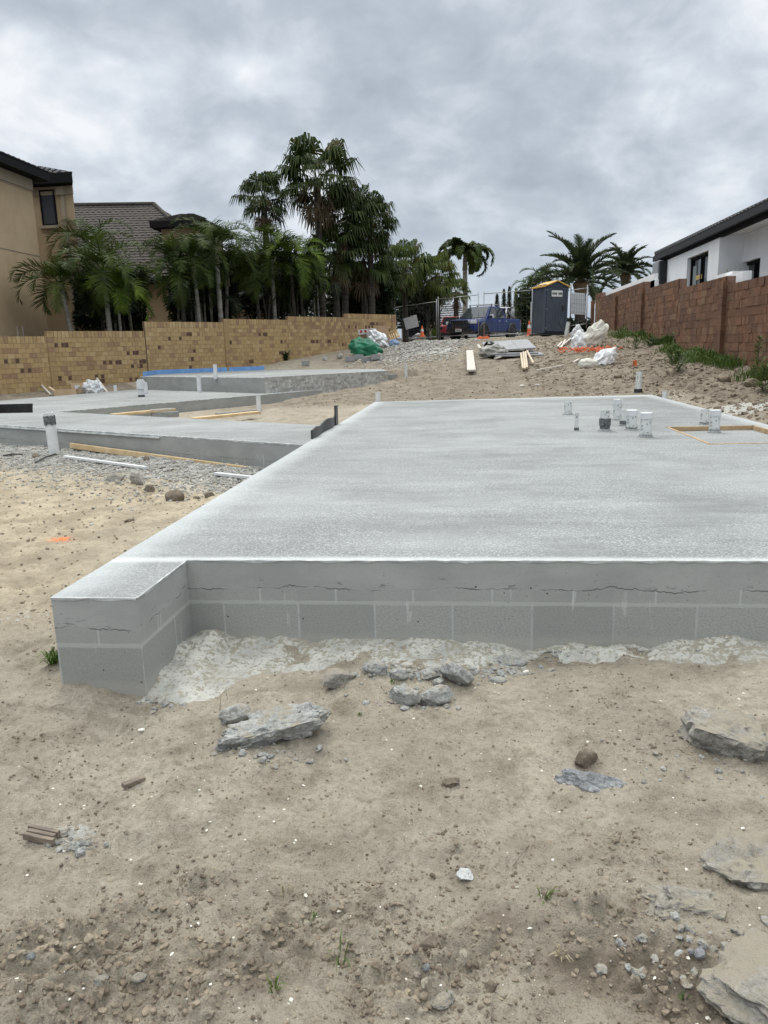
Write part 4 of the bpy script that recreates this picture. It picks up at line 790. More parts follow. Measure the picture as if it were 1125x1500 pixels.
# cardboard, plastic bag and offcuts under the tan wall
M['card'] = simple('cardboard', (.42, .31, .19), (.52, .40, .26), .9, 3, .2, 20); M['bag'] = simple('plastic_bag', (.42, .43, .44), (.62, .63, .64), .35, 12)
def carton(px, py, w_, d2, h, rot, label, mat='card', flap=True, group='cardboard boxes'):
    p = gnd(px, py); th = thing('cardboard_box', tuple(p), label, 'box', group); mb = MB(); R_ = Matrix.Rotation(rot, 3, 'Z')
    for c, s in (((0, -d2 / 2, h / 2), (w_, .01, h)), ((0, d2 / 2, h / 2), (w_, .01, h)), ((-w_ / 2, 0, h / 2), (.01, d2 - .012, h)), ((w_ / 2, 0, h / 2), (.01, d2 - .012, h)), ((0, 0, .01), (w_ - .012, d2 - .012, .01))):
        c = R_ @ Vector(c); mb.box(c, s, R_)
    o = mb.build('carton', mat, None); o.parent = th
    if flap:
        for sg in (-1, 1):
            mb = MB(); Q = R_ @ Matrix.Rotation(-.7 * sg, 3, 'Y'); c = R_ @ Vector((sg * (w_ / 2 + .07), 0, h + .04)); mb.box(c, (.2, d2, .008), Q); o = mb.build('flap', mat, None); o.parent = th
    return th
carton(97, 579, .62, .35, .17, .35, 'flat tan cardboard box with open flaps, leftmost under the tan wall')
carton(114, 575.5, .34, .3, .3, .5, 'brown cardboard box with a white label, beside the flat one'); p = gnd(114, 576)
mb = MB(); mb.box((0, -.165, .19), (.15, .006, .11), None); o = mb.build('paper_label', 'pvc_clean', None); o.parent = bpy.data.objects['cardboard_box.001']; o.rotation_euler = (0, 0, .5)
def crumple(name, px, py, w_, h, mat, label, cat, seed=1, ar=.7, rough=.35, sub=4, P=None, rot=0, group=None, lean=0):
    p = Vector(P) if P else gnd(px, py); V0, F0 = ico(sub); s = Vector((seed * 3.1, seed * 1.7, 0)); V = []
    for v in V0:
        v = Vector(v); a = mnoise.ridged_multi_fractal(v * 1.1 + s, 1, 2, 3, 1, 2) - 1.0; b2 = mnoise.noise(v * 2.6 + s); v = v * (1 + rough * a * .6 + rough * b2 * .8); V.append((v.x * w_ / 2, v.y * w_ / 2 * ar, max(v.z, -.5) * h / 1.5 + h * .33 + lean * v.x * h))
    R_ = Matrix.Rotation(rot, 3, 'Z'); o = npmesh(name, [tuple(R_ @ Vector(v)) for v in V], F0, mat, False); o.location = p; return tag(o, label, cat, group)
crumple('plastic_bag', 137, 577, .62, .4, 'bag', 'crumpled clear plastic bag under the tan wall', 'bag', 3)
A = gz3(143, 567, .3); B = gz3(158, 577, .03); plank(A, B, .06, .03, 'timber_grey', 'pale stick leaning on the plastic bag under the tan wall')
A = gz3(60, 571, .2); B = gz3(75, 580, .03); plank(A, B, .05, .03, 'timber_grey', 'pale stick leaning at the left of the flat cardboard box')
# ------------------------------------------------------------------ tan brick wall on the left
for i, (a, b) in enumerate((((.50, .36, .19), (.58, .43, .24)), ((.56, .42, .24), (.63, .49, .29)), ((.44, .31, .17), (.51, .37, .21)), ((.36, .235, .15), (.43, .29, .19)), ((.10, .055, .045), (.17, .09, .07)))):
    M['brick%d' % i] = simple('tan_brick_%s' % 'abcde'[i], tuple(x * k for x, k in zip(a, (.70, .67, .59))), tuple(x * k for x, k in zip(b, (.70, .67, .59))), .9, 9, .5, 60)
M['mortar_tan'] = simple('tan_mortar', (.20, .145, .09), (.27, .20, .13), .95, 8, .3, 50)
BR = ['brick0', 'brick1', 'brick2', 'brick3', 'brick4']
WP0 = Vector((-14.17, 22.6, 0)); WP1 = Vector((-3.47, 38.5, 0)); WD = (WP1 - WP0).normalized(); WN = Vector((WD.y, -WD.x, 0))   # WN faces the plot
def wl(px, py): p = onplane(px, py, WP0, WN); return ((p - WP0).dot(WD), p.z)
segs = [(-95, 72, 493, 'lowest'), (72, 211, 485.2, ''), (211, 330, 471.8, ''), (330, 421, 468, ''), (421, 504, 464.3, ''), (504, 579, 460.3, '')]
bwall = thing('brick_wall', tuple(WP0), 'long tan brick boundary wall with stepped top and scattered dark bricks on the left', 'brick wall')
rr = random.Random(11); RH, BW = .152, .235
for si, (xa, xb, yt, _) in enumerate(segs):
    ta = wl(xa, yt)[0] if xa > -90 else wl(0, yt)[0] - 5.5; tb = wl(xb, yt)[0]; zt = wl((max(xa, 0) + xb) / 2, yt)[1]
    zb = min(g1(*(WP0 + WD * ta)[:2]), g1(*(WP0 + WD * tb)[:2])) - .45
    mb = MB(); R_ = Matrix((WD, -WN, Vector((0, 0, 1)))).transposed()
    def wbox(t0, t1, z0, z1, dep, k, mb=mb, back=.10, front=0.): 
        mb.k = k; c = WP0 + WD * ((t0 + t1) / 2) + WN * ((dep + front - back) / 2); mb.box((c.x, c.y, (z0 + z1) / 2), (t1 - t0, back + dep + front, z1 - z0), R_)
    wbox(ta, tb, zb, zt - .01, 0, 5)
    # soldier course then stretchers; a few dark bricks in clusters
    z = zt - .21; t = ta; 
    while t < tb - .04:
        w1 = min(.125, tb - t); wbox(t + .005, t + w1 - .005, z + .006, zt + .004, .008 + .004 * rr.random(), rr.choice([0, 1, 2, 0, 2, 3]), back=.12); t += .13
    row = 0
    while z > zb:
        z1 = z; z -= RH; t = ta - (BW / 2 if row % 2 else 0); ci = [rr.uniform(ta, tb) for _ in range(rr.choice([0, 1, 1, 2]))] if row > 0 and row < 10 else []
        while t < tb - .03:
            t0 = max(t, ta); t1 = min(t + BW, tb)
            if t1 - t0 > .03:
                near = min([abs(t0 - c) for c in ci] or [9])
                if near < .36 and rr.random() < .6:
                    h_ = (t1 - t0) / 2; wbox(t0 + .006, t0 + h_ - .012, z + .02, z1 - .02, .008, 4 if rr.random() < .75 else 3); wbox(t0 + h_ + .006, t1 - .006, z + .006, z1 - .006, .007, rr.choice([0, 0, 2, 3, 4]))
                else: wbox(t0 + .005, t1 - .005, z + .005, z1 - .005, .006 + .003 * rr.random(), rr.choice([0, 0, 0, 0, 1, 2, 0, 2, 3]) if si < 4 else rr.choice([0, 2, 2, 3, 1]))
            t += BW
        row += 1
    o = mb.build('wall_panel', BR + ['mortar_tan'], bwall)
    if si in (1, 3, 5):   # piers at the joints between panels
        mb = MB(); 
        for z in np.arange(zb, zt, RH): wbox(ta - .12 if si != 5 else tb - .3, ta + .1 if si != 5 else tb, z + .004, min(z + RH - .004, zt), .045, rr.choice([2, 3, 2]), mb)
        mb.build('pier', BR + ['mortar_tan'], bwall)
for px in (25, 33):
    t, z = wl(px, 480); p = WP0 + WD * t; mb = MB(); mb.tube([(p.x, p.y, wl(px, 493)[1] - .1), (p.x, p.y, z + .04)], .01, 5); tag(mb.build('steel_rod', 'steel', None, loc=(p.x, p.y, z)), 'thin steel rod sticking up from the tan wall, ' + ('left' if px == 25 else 'right') + ' of the pair', 'rod')

# ------------------------------------------------------------------ red block wall on the right
for i, (a, b) in enumerate((((.245, .125, .085), (.31, .165, .115)), ((.28, .15, .10), (.36, .205, .15)), ((.195, .10, .07), (.25, .13, .09)), ((.30, .19, .14), (.38, .26, .20)), ((.17, .09, .065), (.22, .12, .085)))):
    m, t, b3 = nmat('red_block_%s' % 'abcde'[i]); q = NT(t); c = q.mix(q.ramp(q.noise(6, 5, .7), .3, .7), tuple(x * k for x, k in zip(a, (.62, .53, .38))), tuple(x * k for x, k in zip(b, (.64, .55, .40))))
    st = q.ramp(q.noise(7, 4, .65, None, .1, (1, 1, .1)), .56, .66); st = q.m('MULTIPLY', st, q.ramp(q.noise(.6, 3, .6, None, 0, (1, .5, 1)), .38, .55)); c = q.mix(q.m('MULTIPLY', st, .75), c, (.045, .03, .025))
    c = q.mix(q.m('MULTIPLY', q.ramp(q.noise(.9, 6, .75), .42, .62), .55), c, (.085, .048, .032)); ef = q.ramp(q.noise(1.3, 4, .7), .60, .74); c = q.mix(q.m('MULTIPLY', ef, .3), c, (.33, .26, .22)); q.l(c, b3.inputs['Base Color']); b3.inputs['Roughness'].default_value = .95
    q.bump(q.noise(24, 6, .8), 1.0, .05, b3); M['red%d' % i] = m
M['mortar_red'] = simple('red_mortar', (.16, .095, .07), (.24, .15, .11), .95, 8, .3, 50)
RB = ['red0', 'red1', 'red2', 'red3', 'red4']
rwall = thing('block_wall', (WX, 20, 1), 'weathered red block boundary wall with stepped top and piers on the right', 'block wall')
def xy(px): return onX(px, 480, WX).y
cuts_ = [(12.5, xy(1060), 2.80), (xy(1060), xy(992), 3.02), (xy(992), xy(941), 3.32), (xy(941), xy(879), 3.62), (xy(879), 40.5, 3.86)]
rr = random.Random(5)
for si, (ya, yb, zt) in enumerate(cuts_):
    mb = MB(); mb.k = 5; zb = .1 if si < 2 else .6; mb.box((WX + .12, (ya + yb) / 2, (zt + zb) / 2), (.2, yb - ya, zt - zb - .01))
    z = zt
    while z > zb:
        z1 = z; z -= .2; y_ = ya + (rr.random() - .9) * .2
        while y_ < yb - .02:
            w1 = rr.choice([.1, .2, .3, .4, .4, .39, .2, .13]); y0 = max(y_, ya); y1 = min(y_ + w1, yb)
            if y1 - y0 > .03:
                dp = .006 + .012 * rr.random() ** 2; mb.k = rr.choice([0, 0, 1, 1, 2, 2, 3, 0, 1]) if z1 < zt - .15 else rr.choice([2, 4, 0, 2, 1]); i0 = len(mb.v)
                g = .006; mb.box((WX - dp / 2 + .02, (y0 + y1) / 2, (z + z1) / 2), (dp + .04, y1 - y0 - g, z1 - z - g))
                for j in range(i0, len(mb.v)):
                    v = mb.v[j]
                    if v[0] < WX - .0: mb.v[j] = (v[0] - rr.random() * .010, v[1], v[2])
            y_ += w1
    mb.build('wall_panel', RB + ['mortar_red'], rwall)
for px, zt in ((1057, 2.9), (940, 3.38), (902, 3.40), (868, 3.6)):
    y_ = xy(px); mb = MB(); z = zt
    while z > .4: mb.k = rr.choice([0, 2, 1]); mb.box((WX - .045, y_ - .12, z - .1), (.14, .34, .194)); z -= .2
    mb.build('pier', RB + ['mortar_red'], rwall)
# white capping of the neighbour's fence seen above the red wall
mb = MB()
for (ya, yb, zt) in ((xy(1060) + .05, xy(1030), 3.0), (xy(941), xy(934), 3.55), (xy(940), 41, 3.78)):
    mb.box((WX + .45, (ya + yb) / 2, zt / 2 + .6), (.12, yb - ya, zt - 1.2 + .25))
tag(mb.build('rendered_wall', 'white_render', None, loc=(WX + .45, 30, 1)), 'white rendered garden wall showing just above the red block wall', 'garden wall')

# ------------------------------------------------------------------ roof helper: rows of tiles stepped up a slope
def roofslope(e0, e1, r0, r1, row=.32, mb=None, step=.03):
    mb = mb or MB(); e0, e1, r0, r1 = map(Vector, (e0, e1, r0, r1)); ln = ((r0 + r1) / 2 - (e0 + e1) / 2).length; n = max(3, int(ln / row)); nn = (e1 - e0).cross(r0 - e0).normalized()
    if nn.z < 0: nn = -nn
    for i in range(n):
        a, b = i / n, (i + 1) / n; p0 = e0.lerp(r0, a) + nn * step; p1 = e1.lerp(r1, a) + nn * step; p2 = e1.lerp(r1, b) + nn * .004; p3 = e0.lerp(r0, b) + nn * .004
        m_ = max(1, int((p1 - p0).length / .3))
        for j in range(m_):     # pan and roll of each tile
            u0, u1 = j / m_, (j + 1) / m_; um = u0 + (u1 - u0) * .3; A, B, C_ = p0.lerp(p1, u0), p0.lerp(p1, um), p0.lerp(p1, u1); D2, E2, F2 = p3.lerp(p2, u0), p3.lerp(p2, um), p3.lerp(p2, u1); lift = nn * .022
            mb.face([A, B + lift, E2 + lift, D2]); mb.face([B + lift, C_, F2, E2 + lift])
            mb.face([A - nn * step, B - nn * step, B + lift, A]); mb.face([B - nn * step, C_ - nn * step, C_, B + lift])
    return mb
def window(par, c, w_, h, nrm, frame='fascia', pane='glass', fw=.06, mull=0, sill=None, dep=.06):
    """window on a vertical wall: c centre, nrm outward normal"""
    n = Vector(nrm).normalized(); s = Vector((-n.y, n.x, 0)); R_ = Matrix((s, n, Vector((0, 0, 1)))).transposed(); c = Vector(c)
    f = MB(); 
    for dx, dz, sx, sz_ in ((0, h / 2 - fw / 2, w_, fw), (0, -h / 2 + fw / 2, w_, fw), (-w_ / 2 + fw / 2, 0, fw, h - 2 * fw), (w_ / 2 - fw / 2, 0, fw, h - 2 * fw)): f.box(c + s * dx + Vector((0, 0, dz)) + n * dep / 2, (sx, dep, sz_), R_)
    for i in range(mull): f.box(c + s * (w_ * ((i + 1) / (mull + 1) - .5)) + n * dep / 2, (fw * .8, dep * .9, h - 2 * fw), R_)
    wo = f.build('window', frame, par, loc=tuple(c)); g_ = MB(); g_.box(c + n * .012, (w_ - fw, .02, h - fw), R_); g_.build('pane', pane, wo)
    if sill: k = MB(); k.box(c + Vector((0, 0, -h / 2 - .06)) + n * .06, (w_ + .2, .14, .11), R_); k.build('sill', sill, wo)
    return wo
# ------------------------------------------------------------------ beige house on the left
hA = thing('house', (-16, 26, .8), 'two-storey beige rendered house with dark eaves at the far left behind the tan wall', 'house')
YA = 28.0; cA = onY(45, 263, YA); XA = cA.x; zE = cA.z
mb = MB(); mb.box((XA - 4, YA - 3.6, zE / 2), (8, 7.2, zE)); mb.build('wall', 'render_wall', hA)
mb = MB(); mb.box((XA + .004, YA - 3.6, zE - .42), (.03, 7.2, .03)); mb.box((XA + .004, YA - 3.6, onY(20, 368, 26.5).z), (.02, 7.2, .03)); mb.box((XA + .02, YA - 3.6, zE - .19), (.05, 7.22, .38)); mb.build('render_band', 'trim', hA)
p = onX(4, 400, XA); 
YB = 30.2; p0 = onY(49, 270, YB); p1 = onY(106, 276, YB); XB0, XB1 = p0.x, p1.x; zB = (p0.z + p1.z) / 2
mb = MB()
BP = [(XB0 - 5, YB), (XB1, YB), (XB1 - 3.4, YB + 6), (XB0 - 5, YB + 6)]
for i_ in range(4): a, b = BP[i_], BP[(i_ + 1) % 4]; mb.face([(*a, 0), (*b, 0), (*b, zB), (*a, zB)])
mb.build('wall', 'render_wall', hA)
mb = MB(); mb.box(((XB0 - 5 + XB1) / 2, YB - .02, zB - .17), (XB1 - XB0 + 5.04, .06, .3)); mb.build('render_band', 'trim', hA)
a = onY(56.5, 279, YB); b = onY(85, 330, YB); window(hA, ((a.x + b.x) / 2 + .02, YB, (a.z + b.z) / 2), b.x - a.x - .02, a.z - b.z, (0, -1, 0), pane='glass_blind', sill='trim')
a = onY(91, 276, YB); mb = MB(); mb.box((a.x, YB - .06, zB / 2), (.14, .1, zB - .3)); mb.box((a.x - .03, YB - .08, zB - .2), (.3, .2, .3)); mb.build('downpipe', 'trim', hA)
# eaves, gutters and hip roofs
def eave(mb, x0, x1, y0, y1, z, h=.24): mb.box(((x0 + x1) / 2, (y0 + y1) / 2, z + h / 2), (x1 - x0, y1 - y0, h))
mb = MB(); eave(mb, XA - 8, XA + .48, YA - 8, YA + .48, zE, .30); EP = [(XB0 - 5, YB - .5), (XB1 + .30, YB - .5), (XB1 - 3.4, YB + 6.2), (XB0 - 5, YB + 6.2)]
mb.face([(*a, zB + .01) for a in EP[::-1]]); mb.face([(*a, zB + .34) for a in EP])
for i_ in range(4): a, b = EP[i_], EP[(i_ + 1) % 4]; mb.face([(*a, zB + .01), (*b, zB + .01), (*b, zB + .34), (*a, zB + .34)])
mb.build('eaves', 'fascia', hA)
mb = MB(); roofslope((XA + .5, YA - 8, zE + .3), (XA + .5, YA + .5, zE + .3), (XA - 4, YA - 8, zE + 2.0), (XA - 4, YA - 3.5, zE + 2.0), mb=mb); roofslope((XA + .5, YA + .5, zE + .3), (XA - 8, YA + .5, zE + .3), (XA - 4, YA - 3.5, zE + 2.0), (XA - 8, YA - 3.5, zE + 2.0), mb=mb)
zz = zB + .35; roofslope((XB0 - 5, YB - .5, zz), (XB1 + .30, YB - .5, zz), (XB0 - 5, YB + 3, zz + 1.4), (XB1 - 4.2, YB + 3, zz + 1.4), mb=mb); roofslope((XB1 + .30, YB - .5, zz), (XB1 - 3.4, YB + 6.2, zz), (XB1 - 4.2, YB + 3, zz + 1.4), (XB1 - 4.6, YB + 3.4, zz + 1.4), mb=mb)
mb.build('roof', 'tile_dark', hA)
# lower wing with the big brown tiled roof
YW = 34.5; a = onY(100, 415, YW); e = onY(285, 406, YW); zW = e.z; wx0, wx1 = onY(95, 420, YW).x, onY(322, 420, YW).x
hW = thing('house', (wx0, YW, 1), 'beige house wing under a large brown tiled roof behind the left palms', 'house')
mb = MB(); mb.box(((wx0 + wx1) / 2 - 1, YW + 4, zW / 2), (wx1 - wx0 + 2, 8, zW)); mb.build('wall', 'render_wall', hW)
a = onY(113, 299, 40.5); b = onY(226, 300.5, 40.5); mb = MB(); roofslope((wx0 - 2, YW - .6, zW), (wx1 + .5, YW - .6, zW), (a.x - 3, 40.5, a.z), (b.x, 40.5, b.z), mb=mb); roofslope((wx1 + .5, YW - .6, zW), (wx1 + .5, YW + 12.5, zW), (b.x, 40.5, b.z), (b.x, 40.8, b.z), mb=mb); mb.build('roof', 'tile_brown', hW)
mb = MB(); mb.tube([(a.x - 3, 40.5, a.z + .06), (b.x, 40.5, b.z + .06), (wx1 + .5, YW - .6, zW + .06)], .11, 8); mb.build('ridge_tiles', 'tile_brown', hW)
mb = MB(); eave(mb, wx0 - 2, wx1 + .5, YW - .62, YW + .2, zW - .22, .22); mb.build('eaves', 'fascia', hW)
a = onY(236, 334, 36.6); b = onY(292, 345, 36.6); mb = MB(); mb.box(((a.x + b.x) / 2, 38.4, a.z - 1.1), (b.x - a.x, 3.6, 2.6)); mb.build('upper_wall', 'render_wall', hW)
mb = MB(); eave(mb, a.x - .35, b.x + .5, 36.1, 40.5, onY(250, 333, 36.2).z, .28); mb.build('upper_eaves', 'fascia', hW)
zz = onY(250, 333, 36.2).z + .28; mb = MB(); roofslope((a.x - .4, 36.1, zz), (b.x + .6, 36.1, zz), (a.x - .4, 40.4, zz + 1.0), (a.x + .3, 40.4, zz + 1.0), mb=mb); mb.build('upper_roof', 'tile_brown', hW)
a = onY(196, 455, YW - .02); window(hW, (a.x, YW, a.z + .3), .7, 2.2, (0, -1, 0), pane='glass')
# porch with square columns
YP = 38.5; a = onY(318, 440, YP); b = onY(374, 440, YP); zP = onY(340, 430, YP).z
pr = thing('porch', (a.x, YP, 1.5), 'beige porch with square columns and a small hipped roof between the palms', 'porch')
mb = MB(); mb.box(((a.x + b.x) / 2, YP + 2.6, zP / 2 + .2), (b.x - a.x - .1, .2, zP + .1)); mb.build('rear_wall', 'render_wall', pr)
for px in (323, 349, 357, 370):
    c = onY(px, 450, YP); mb = MB(); mb.box((c.x, YP + .2, zP / 2), (.30, .30, zP)); mb.box((c.x, YP + .2, zP - .12), (.4, .4, .14)); mb.build('column', 'trim', pr)
mb = MB(); eave(mb, a.x - .4, b.x + .4, YP - .4, YP + 3, zP, .3); mb.build('eaves', 'fascia', pr)
mb = MB(); zt = onY(345, 407, YP + 1.4).z; roofslope((a.x - .4, YP - .4, zP + .3), (b.x + .4, YP - .4, zP + .3), (a.x + .5, YP + 1.4, zt), (b.x - 1.2, YP + 1.4, zt), mb=mb); roofslope((b.x + .4, YP - .4, zP + .3), (b.x + .4, YP + 3, zP + .3), (b.x - 1.2, YP + 1.4, zt), (b.x - 1.2, YP + 1.5, zt), mb=mb); mb.build('roof', 'tile_brown', pr)
c = onY(340, 448, YP + 2.45); window(pr, (c.x, YP + 2.48, c.z), .62, 1.1, (0, -1, 0), frame='white_render', mull=1)
# white house glimpsed through the palms
YH = 50; a = onY(376, 440, YH); b = onY(556, 440, YH); zH = onY(450, 418, YH).z
hV = thing('house', (a.x, YH, 2), 'white two-tone house with grey roof glimpsed between the palm trunks', 'house')
mb = MB(); mb.box(((a.x + b.x) / 2, YH + 4, zH / 2), (b.x - a.x, 8, zH)); mb.build('wall', 'white_render', hV)
mb = MB(); zr = onY(400, 392, YH + 3).z; roofslope((a.x - .5, YH - .5, zH), (b.x + .5, YH - .5, zH), (a.x + 2, YH + 3.5, zr), (b.x - 3, YH + 3.5, zr), mb=mb, row=.5); mb.build('roof', 'tile_grey', hV)
for px in (395, 436, 470, 520): c = onY(px, 448, YH); window(hV, (c.x, YH, c.z), .9, 1.3, (0, -1, 0), frame='white_render', mull=1)

# ------------------------------------------------------------------ white house on the right
XE = 7.85; XWL = 8.05
e0 = onX(956, 384, XE); zEv = e0.z; yE = e0.y
hR = thing('house', (XWL, 30, 1.5), 'white rendered house with charcoal gutter and dark windows above the red wall', 'house')
pc = onX(1054.5, 349, XWL); yC = pc.y; yN = yE - .06; X2 = XWL + .75
zWt = zEv - .05
a = onX(1007, 378, XWL); b = onX(1038, 367, XWL); wz = (a.z + b.z) / 2; ya_, yb_ = b.y, a.y
def wallX(mb, X, y0, y1, z0, z1): mb.box((X + .12, (y0 + y1) / 2, (z0 + z1) / 2), (.24, y1 - y0, z1 - z0))
mb = MB(); wallX(mb, XWL, yC, ya_, 1, zWt); wallX(mb, XWL, yb_, yN, 1, zWt); wallX(mb, XWL, ya_, yb_, wz, zWt)
mb.box(((XWL + X2) / 2 + .24, yC + .1, (1 + zWt) / 2), (X2 - XWL, .198, zWt - 1.002)); mb.box((XWL + 5.2, yN - .1, (1 + zWt) / 2), (9.9, .198, zWt - 1.004)); mb.build('wall', 'white_render', hR)
a2 = onX(1086, 384, X2); b2 = onX(1114, 378, X2); wz2 = (a2.z + b2.z) / 2; y2a, y2b = b2.y, a2.y
mb = MB(); wallX(mb, X2, 8, y2a, 1, zWt); wallX(mb, X2, y2b, yC, 1, zWt); wallX(mb, X2, y2a, y2b, wz2, zWt); mb.build('recessed_wall', 'white_render', hR)
mb = MB(); mb.box((XWL + 1.1, (8 + yN) / 2, zWt + .02), (1.9, yN - 8, .03)); mb.build('soffit', 'white_render', hR)
for X, y0, y1, zt in ((XWL, ya_, yb_, wz), (X2, y2a, y2b, wz2)):
    f = MB(); f.box((X + .17, y0 + .035, (1.5 + zt) / 2), (.08, .07, zt - 1.5)); f.box((X + .17, y1 - .035, (1.5 + zt) / 2), (.08, .07, zt - 1.5)); f.box((X + .17, (y0 + y1) / 2, zt - .05), (.08, y1 - y0 - .14, .1)); f.box((X + .17, (y0 + y1) / 2, (1.5 + zt) / 2 - .05), (.08, .06, zt - 1.6)); wo = f.build('window', 'fascia', hR)
    g_ = MB(); g_.box((X + .21, (y0 + y1) / 2, (1.5 + zt) / 2), (.02, y1 - y0 - .1, zt - 1.55)); g_.build('pane', 'glass', wo)
    g_ = MB(); g_.box((X + .19, y0 + (y1 - y0) * (.86 if X == XWL else .62), (1.5 + zt) / 2 - .1), (.012, (y1 - y0) * .17, zt - 1.9)); g_.build('curtain', 'curtain', wo)
c = onX(1023.5, 406, XWL + .15); mb = MB(); mb.box((XWL + .155, c.y, c.z), (.006, .7, .16)); mb.build('warning_sticker', simple('sticker', (.50, .36, .12), None, .6), hR)
# gutter, fascia and tiles rising away
mb = MB(); mb.box((XE + .06, (8 + yE) / 2, zEv + .1), (.13, yE - 8, .16)); mb.box((XE + .12, (8 + yE) / 2, zEv + .21), (.2, yE - 8, .04)); mb.box((XE + 3.5, yE - .03, zEv + .11), (7, .06, .2)); mb.build('gutter', 'fascia_grey', hR)
mb = MB(); mb.box((XE + .24, (8 + yE) / 2 - .1, zEv - .0), (.14, yE - 8.2, .2)); mb.build('fascia_board', 'fascia', hR)
mb = MB(); roofslope((XE + .08, 8, zEv + .25), (XE + .08, yE, zEv + .25), (XE + 6.5, 8, zEv + 3.0), (XE + 6.5, yE - 6, zEv + 3.0), mb=mb, step=.045); roofslope((XE + .08, yE, zEv + .25), (XE + 13, yE, zEv + .25), (XE + 6.5, yE - 6, zEv + 3.0), (XE + 7, yE - 6, zEv + 3.0), mb=mb); mb.build('roof', 'tile_dark', hR)
mb = MB(); mb.tube([(XE + .1, yE - .02, zEv + .33), (XE + 6.5, yE - 6, zEv + 3.1)], .1, 7); mb.build('hip_tiles', 'tile_dark', hR)
c = onX(1000, 356, XE + .5); mb = MB(); mb.tube([(c.x + .5, c.y, c.z - .3), (c.x + .5, c.y, c.z + .05)], .05, 8); mb.box((c.x + .5, c.y, c.z + .08), (.2, .3, .05)); mb.build('roof_vent', 'fascia', hR)
c = onX(967.5, 400, XWL - .12); th = thing('wall_unit', tuple(c), 'grey equipment box with pipes at the near corner of the white house wall', 'wall unit')
k = 1 / pxm(c); mb = MB(); mb.box((XWL - .18, c.y + .1, c.z), (.3, .95, 34 * k)); mb.build('casing', simple('unit_grey', (.25, .255, .27), None, .5), th, bevel=.06)
mb = MB(); mb.box((XWL - .16, c.y - .5, c.z), (.26, .24, 30 * k)); mb.tube([(XWL - .12, c.y - .5, c.z - 14 * k), (XWL - .12, c.y - .45, c.z - 24 * k)], .05, 6); mb.build('pipe_cover', 'fascia_grey', th)
a = onX(1060, 415, WX + .75); b = onX(1086, 412, WX + .75); th = thing('planter', tuple(a), 'white rectangular planter box standing on the neighbour side of the red wall', 'planter')
mb = MB(); mb.box((WX + .75, (a.y + b.y) / 2, a.z - .22), (.5, a.y - b.y, .85)); mb.build('box', 'white_render', th)
mb = MB(); rr = random.Random(2)
for i in range(16): yy = b.y + (a.y - b.y) * rr.random(); p = Vector((WX + .6 + .2 * rr.random(), yy, a.z + .2)); mb.face([p + Vector((0, -.015, 0)), p + Vector((0, .015, 0)), p + Vector((rr.uniform(-.05, .05), rr.uniform(-.08, .08), .08 + .12 * rr.random()))])
mb.build('seedlings', 'grass', th)

# ------------------------------------------------------------------ houses across the street
YS = 62; a = onY(588, 475, YS); b = onY(725, 475, YS); zG = onY(640, 474, YS).z
hS = thing('house', (a.x, YS, 2.2), 'low house with dark grey ribbed roof across the street behind the fence', 'house')
mb = MB(); mb.box(((a.x + b.x) / 2, YS + 4, zG / 2), (b.x - a.x, 8, zG)); mb.build('wall', 'trim', hS)
mb = MB(); zr = onY(640, 444, YS + 4).z; roofslope((a.x - 6, YS - .6, zG), (b.x + .6, YS - .6, zG), (a.x - 5, YS + 4, zr), (b.x - 4, YS + 4, zr), mb=mb, row=.55, step=.08); roofslope((b.x + .6, YS - .6, zG), (b.x + .6, YS + 9, zG), (b.x - 4, YS + 4, zr), (b.x - 4, YS + 4.3, zr), mb=mb, row=.5, step=.07); mb.build('roof', 'tile_grey', hS)
for px in (610, 650, 690): c = onY(px, 486, YS); window(hS, (c.x, YS, c.z), 1.6, 1.0, (0, -1, 0), mull=1)
YT = 66; a = onY(757, 485, YT); b = onY(800, 485, YT); zT = onY(770, 477, YT).z
mb = MB(); mb.box(((a.x + b.x) / 2, YT, zT / 2), (b.x - a.x, .3, zT)); o = mb.build('front_wall', 'white_render', None, loc=(a.x, YT, 2)); tag(o, 'white front wall across the street right of the blue pickup', 'wall'); 
mb = MB(); c = onY(771, 482, YT - .2); mb.box((c.x, YT - .17, c.z), (1.0, .04, .5)); mb.box((c.x, YT - .17, c.z - .55), (1.9, .04, .2)); mb.build('dark_slots', 'fascia_grey', o)
YQ = 78; a = onY(725, 470, YQ); b = onY(800, 470, YQ); zQ = onY(760, 462, YQ).z; hQ = thing('house', (a.x, YQ, 2.3), 'pale distant house with light roof behind the cypresses', 'house'); mb = MB(); mb.box(((a.x + b.x) / 2, YQ + 3, zQ / 2), (b.x - a.x, 6, zQ)); mb.build('wall', 'white_render', hQ)
mb = MB(); roofslope((a.x - .5, YQ - .5, zQ), (b.x + .5, YQ - .5, zQ), (a.x + 1, YQ + 3, zQ + 1.4), (b.x - 1, YQ + 3, zQ + 1.4), mb=mb, row=.6); mb.build('roof', 'tile_grey', hQ)
# road behind the fence
mb = MB(); X_ = np.linspace(-60, 60, 61)
for i in range(60):
    for (y0, y1) in ((52, 56), (56, 60)): mb.face([(X_[i], y0, g1(X_[i], y0) + .06), (X_[i + 1], y0, g1(X_[i + 1], y0) + .06), (X_[i + 1], y1, g1(X_[i + 1], y1) + .06), (X_[i], y1, g1(X_[i], y1) + .06)])
o = mb.build('road', simple('asphalt', (.06, .06, .062), (.085, .085, .085), .9, 8, .3, 60), None); o['kind'] = 'structure'
